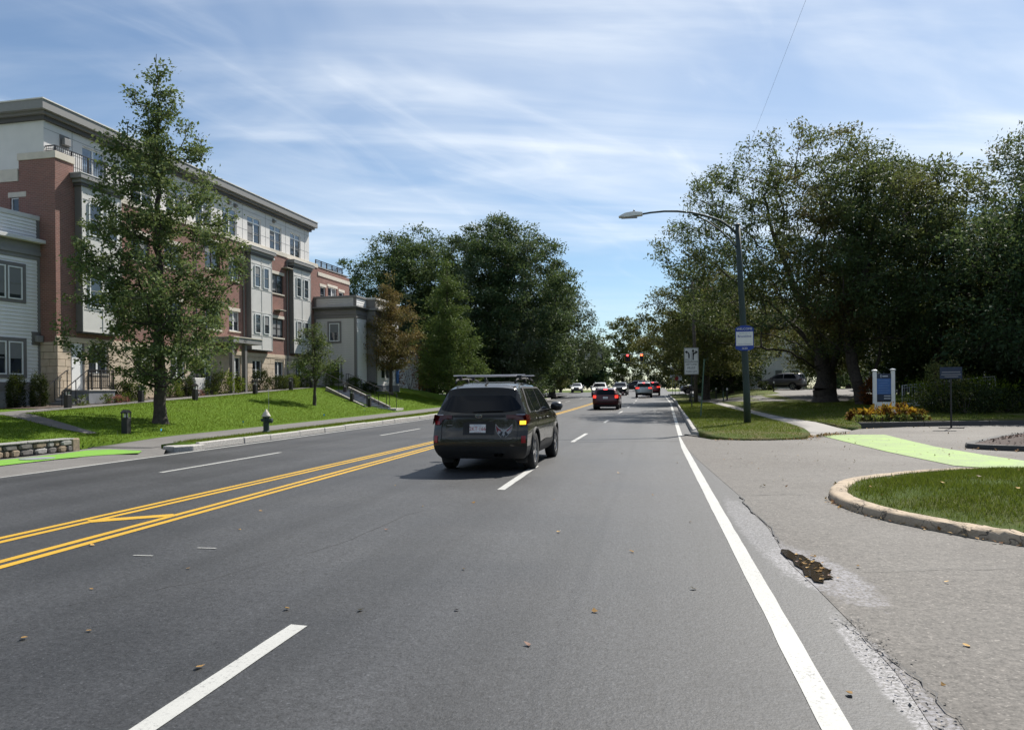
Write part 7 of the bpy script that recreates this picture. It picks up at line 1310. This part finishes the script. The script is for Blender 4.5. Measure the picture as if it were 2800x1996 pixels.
# right side bed
q = random.Random(9)
bed = [(8.05, 30.7, 'orange_leaf', .32, .42, 'left yellow orange croton in the raised bed'), (8.65, 30.9, 'orange_leaf', .32, .50, 'middle yellow croton between the sign posts'), (9.25, 31.0, 'orange_leaf', .32, .46, 'yellow orange croton right of the white sign posts'), (9.55, 30.95, 'orange_leaf', .28, .36, 'small orange croton at the right end of the bed'), (8.4, 30.7, 'rust_leaf', .4, .5, 'rust coloured plant in front of the left sign post'), (9.1, 30.85, 'rust_leaf', .45, .55, 'rust coloured plant in front of the right sign post'), (7.6, 30.7, 'rust_leaf', .35, .36, 'low rust plant at the left end of the bed'), (9.8, 30.9, 'rust_leaf', .3, .38, 'low brown plant at the right end of the bed')]
for i, (x, y, mt, r_, h, l) in enumerate(bed): shrub('bedding_plant', x, y, Hright(x, y), r_, r_ * 0.8, h, 60 if mt == 'orange_leaf' else 420, 0.20 if mt == 'orange_leaf' else 0.13, mt, 260 + i, l, 'plant', 'plants in the raised bed', low=0.35 if mt == 'orange_leaf' else 0)
for i in range(9):
    x = 7.4 + i * 0.30; y = 29.9 + i * 0.08; shrub('edging_plant', x, y, Hright(x, y) + 0.05, 0.2, 0.16, 0.22, 160, 0.06, 'lime_leaf' if i % 3 != 1 else 'dark_shrub_leaf', 280 + i, ('lime' if i % 3 != 1 else 'dark') + ' low edging plant, ' + ('first', 'second', 'third', 'fourth', 'fifth', 'sixth', 'seventh', 'eighth', 'last')[i] + ' from the left end of the timber edge', 'plant', 'edging plants along the timber edge', 2)
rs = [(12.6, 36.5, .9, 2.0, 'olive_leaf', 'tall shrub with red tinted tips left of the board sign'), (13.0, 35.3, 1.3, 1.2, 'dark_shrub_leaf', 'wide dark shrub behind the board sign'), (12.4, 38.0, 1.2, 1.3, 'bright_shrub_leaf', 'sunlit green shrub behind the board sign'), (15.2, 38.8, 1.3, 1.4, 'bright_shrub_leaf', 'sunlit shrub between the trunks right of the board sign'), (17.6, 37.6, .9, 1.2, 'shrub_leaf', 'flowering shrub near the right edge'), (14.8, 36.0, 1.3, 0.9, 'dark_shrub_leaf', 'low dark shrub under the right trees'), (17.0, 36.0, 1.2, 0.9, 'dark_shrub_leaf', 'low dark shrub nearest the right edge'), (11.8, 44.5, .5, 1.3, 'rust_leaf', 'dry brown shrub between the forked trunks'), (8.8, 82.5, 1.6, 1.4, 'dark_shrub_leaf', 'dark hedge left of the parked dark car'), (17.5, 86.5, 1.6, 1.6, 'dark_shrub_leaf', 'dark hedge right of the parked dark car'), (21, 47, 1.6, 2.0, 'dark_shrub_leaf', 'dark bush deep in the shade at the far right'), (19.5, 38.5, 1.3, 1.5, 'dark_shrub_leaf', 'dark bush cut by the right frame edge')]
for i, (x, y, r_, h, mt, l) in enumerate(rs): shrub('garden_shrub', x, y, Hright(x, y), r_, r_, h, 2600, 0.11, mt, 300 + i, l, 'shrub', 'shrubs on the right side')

# ------------------------------------------------------------------ fallen leaves
q = random.Random(33)
def leafmesh(seed):
    r_ = random.Random(seed); n = 7; c_ = r_.uniform(0.15, 0.4); vs = [(0, 0, 0.006)]
    for k in range(n): a = 2 * math.pi * k / n; d = (1 if k % 2 else 0.62) * r_.uniform(0.8, 1.1); x, y = 0.045 * d * math.cos(a), 0.032 * d * math.sin(a); vs.append((x, y, 0.004 + c_ * abs(x) * 0.8 + r_.uniform(0, 0.008)))
    m_ = MB(); m_.add(vs, [(0, 1 + k, 1 + (k + 1) % n) for k in range(n)]); me = m_.mesh('leaf'); me.materials.append(MATS['dead_leaf' if seed % 3 else 'dead_leaf_%d' % (seed % 2)]); return me
plain('dead_leaf_0', (0.50, 0.30, 0.07), 0.7, var=0.2, vs=40); plain('dead_leaf_1', (0.14, 0.06, 0.03), 0.7, var=0.3, vs=40)
LM = [leafmesh(k) for k in range(9)]
def leaf_at(x, y, z, grp, lab, s=1.0):
    o = bpy.data.objects.new('fallen_leaf', LM[q.randrange(9)]); C.objects.link(o); o.location = (x, y, z); o.rotation_euler = (q.uniform(-0.3, 0.3), q.uniform(-0.3, 0.3), q.uniform(0, 6.28)); k = s * q.uniform(0.45, 0.95); o.scale = (k, k, k); tag(o, lab, 'leaf', grp)
for x, y in ((-2.55, 5.05), (-2.02, 5.1), (-4.0, 6.1), (-4.35, 5.35), (-5.6, 6.9), (-1.35, 5.2), (-0.75, 4.55), (-2.9, 8.1), (-1.35, 10.6), (-2.4, 10.2), (-3.0, 9.8), (-1.0, 8.2), (-0.2, 7.3), (0.3, 6.0), (-0.4, 5.3), (-2.5, 3.9), (-3.6, 4.4), (-3.9, 4.2), (0.95, 4.05), (0.42, 9.0), (-0.6, 14), (-1.0, 12.5), (-5.0, 9.2), (-6.1, 9.5), (-4.1, 11.9), (0.0, 11.2), (0.5, 16), (-0.7, 18.2), (1.45, 4.25), (1.8, 4.9), (-4.55, 7.9), (-1.6, 6.4)): leaf_at(x, y, zr(y) + 0.006, 'fallen leaves on the road', 'small dry leaf lying on the dark road asphalt')
for k in range(30): x = q.uniform(1.20, 1.44); y = q.uniform(6.35, 7.4); leaf_at(x, y, Hdrive(x, y) + 0.016, 'fallen leaves in the puddle', 'wet brown leaf lying in the dark puddle', 0.8)
for k in range(70):
    x = q.uniform(1.5, 9); y = q.uniform(13, 24) if k > 14 else q.uniform(4.5, 9)
    if (3 > x > 2.3 and 8 < y < 13) or (Vector((x, y)) - Vector((5.6, 10.8))).length < 3.9: continue
    leaf_at(x, y, Hdrive(x, y) + 0.012, 'fallen leaves on the driveway', 'small dry leaf lying on the pale driveway asphalt', 0.9)
for k in range(40):
    t_ = q.random(); i = q.randrange(len(IP)); p = IP[i] + IN[i] * q.uniform(0.4, 2.4); leaf_at(p.x, p.y, Hisland(p.x, p.y) + 0.05, 'fallen leaves on the island grass', 'dry leaf lying on the island grass', 1.0)
def litter(name, n, fn, label, seed, size=0.05):
    g = np.random.default_rng(seed); P = []
    r_ = random.Random(seed)
    for k in range(n): P.append(fn(r_))
    cen = np.array(P); V, Q = leaf_cloud(cen, g.normal(0, 1, (n, 3)) * np.array([1, 1, 0.05]), size, g, 0.0, 3.0, 0.6); V[:, 2] = np.maximum(V[:, 2], np.repeat(cen[:, 2], 4) - 0.004); tag(link(name, nmesh(name, V, Q, None, 'dead_leaf')), label, 'leaf litter', kind='stuff')
def drv(r_):
    x = r_.uniform(1.4, 16); y = r_.uniform(12, 29)
    return (x, y, Hdrive(x, y) + 0.014)
litter('leaf_litter', 420, drv, 'scattered brown leaf litter over the driveway', 1, 0.05)
def edge1(r_): x = r_.gauss(5.0, 0.5); y = 23.9 + (x - 4.6) * 1.2 + r_.gauss(0, 0.25); return (x, y, Hdrive(x, y) + 0.02)
litter('leaf_litter', 420, edge1, 'drift of brown leaves at the end of the sidewalk by the verge', 2, 0.075)
def edge2(r_): x = r_.uniform(1.7, 4.6); return (x, 22.75 + r_.gauss(0, 0.12), Hdrive(x, 22.7) + 0.02)
litter('leaf_litter', 160, edge2, 'brown leaves along the near edge of the right verge', 3, 0.06)
def edge3(r_): i = r_.randrange(70, 132); p = IP[i] - IN[i] * abs(r_.gauss(0.02, 0.05)); return (p.x, p.y, Hdrive(p.x, p.y) + 0.015)
litter('leaf_litter', 240, edge3, 'brown leaves collected against the island kerb', 4, 0.045)
def edge4(r_): x = r_.uniform(7.5, 20); return (x, 29.35 + (min(x, 13.8) - 7.35) * 0.26 + (max(x, 13.8) - 13.8) * 0.09 - abs(r_.gauss(0.1, 0.5)), 0.05)
litter('leaf_litter', 420, edge4, 'rusty leaves along the foot of the timber edge', 5, 0.07)
def edge5(r_): i = r_.randrange(44, 60); p = MP[i] - MN[i] * abs(r_.gauss(0.05, 0.15)); return (p.x, p.y, Hdrive(p.x, p.y) + 0.02)
litter('leaf_litter', 220, edge5, 'brown leaves along the mulch bed kerb', 6, 0.06)
def chip(r_):
    x = r_.uniform(7.8, 15.4); y = r_.uniform(19, 25); return (x, y, Hmulch(x, y) + 0.02) if pip(np.array([x]), np.array([y]), [(p.x, p.y) for p in minner])[0] else (10.5, 21.5, Hmulch(10.5, 21.5))
t = NT('mulch_chip'); rn = t.n('ShaderNodeNewGeometry').outputs['Random Per Island']; t.prin(t.mix(rn, (0.03, 0.02, 0.017), (0.16, 0.10, 0.08)), 0.95, 0, 0.2)
g = np.random.default_rng(8); r_ = random.Random(8); cen = np.array([chip(r_) for _ in range(2600)]); V, Q = leaf_cloud(cen, g.normal(0, 1, (2600, 3)) * np.array([1, 1, 0.2]), 0.07, g, 0, 1.0, 0.4); tag(link('mulch_chips', nmesh('mulch_chips', V, Q, None, 'mulch_chip')), 'brown wood chips covering the mulch bed', 'mulch', kind='stuff')
def grav(r_): y = r_.uniform(2.6, 5.4); return (1.24 + r_.gauss(0.02, 0.06), y, Hdrive(1.2, y) + 0.014)
t = NT('loose_gravel'); rn = t.n('ShaderNodeNewGeometry').outputs['Random Per Island']; t.prin(t.mix(rn, (0.14, 0.135, 0.13), (0.40, 0.37, 0.34)), 0.9, 0, 0.3)
g = np.random.default_rng(9); r_ = random.Random(9); cen = np.array([grav(r_) for _ in range(420)]); V, Q = leaf_cloud(cen, g.normal(0, 1, (420, 3)) * np.array([1, 1, 0.02]), 0.016, g, 0, 9.0, 0.9); tag(link('loose_gravel', nmesh('loose_gravel', V, Q, None, 'loose_gravel')), 'loose gravel along the broken road edge', 'gravel', kind='stuff')
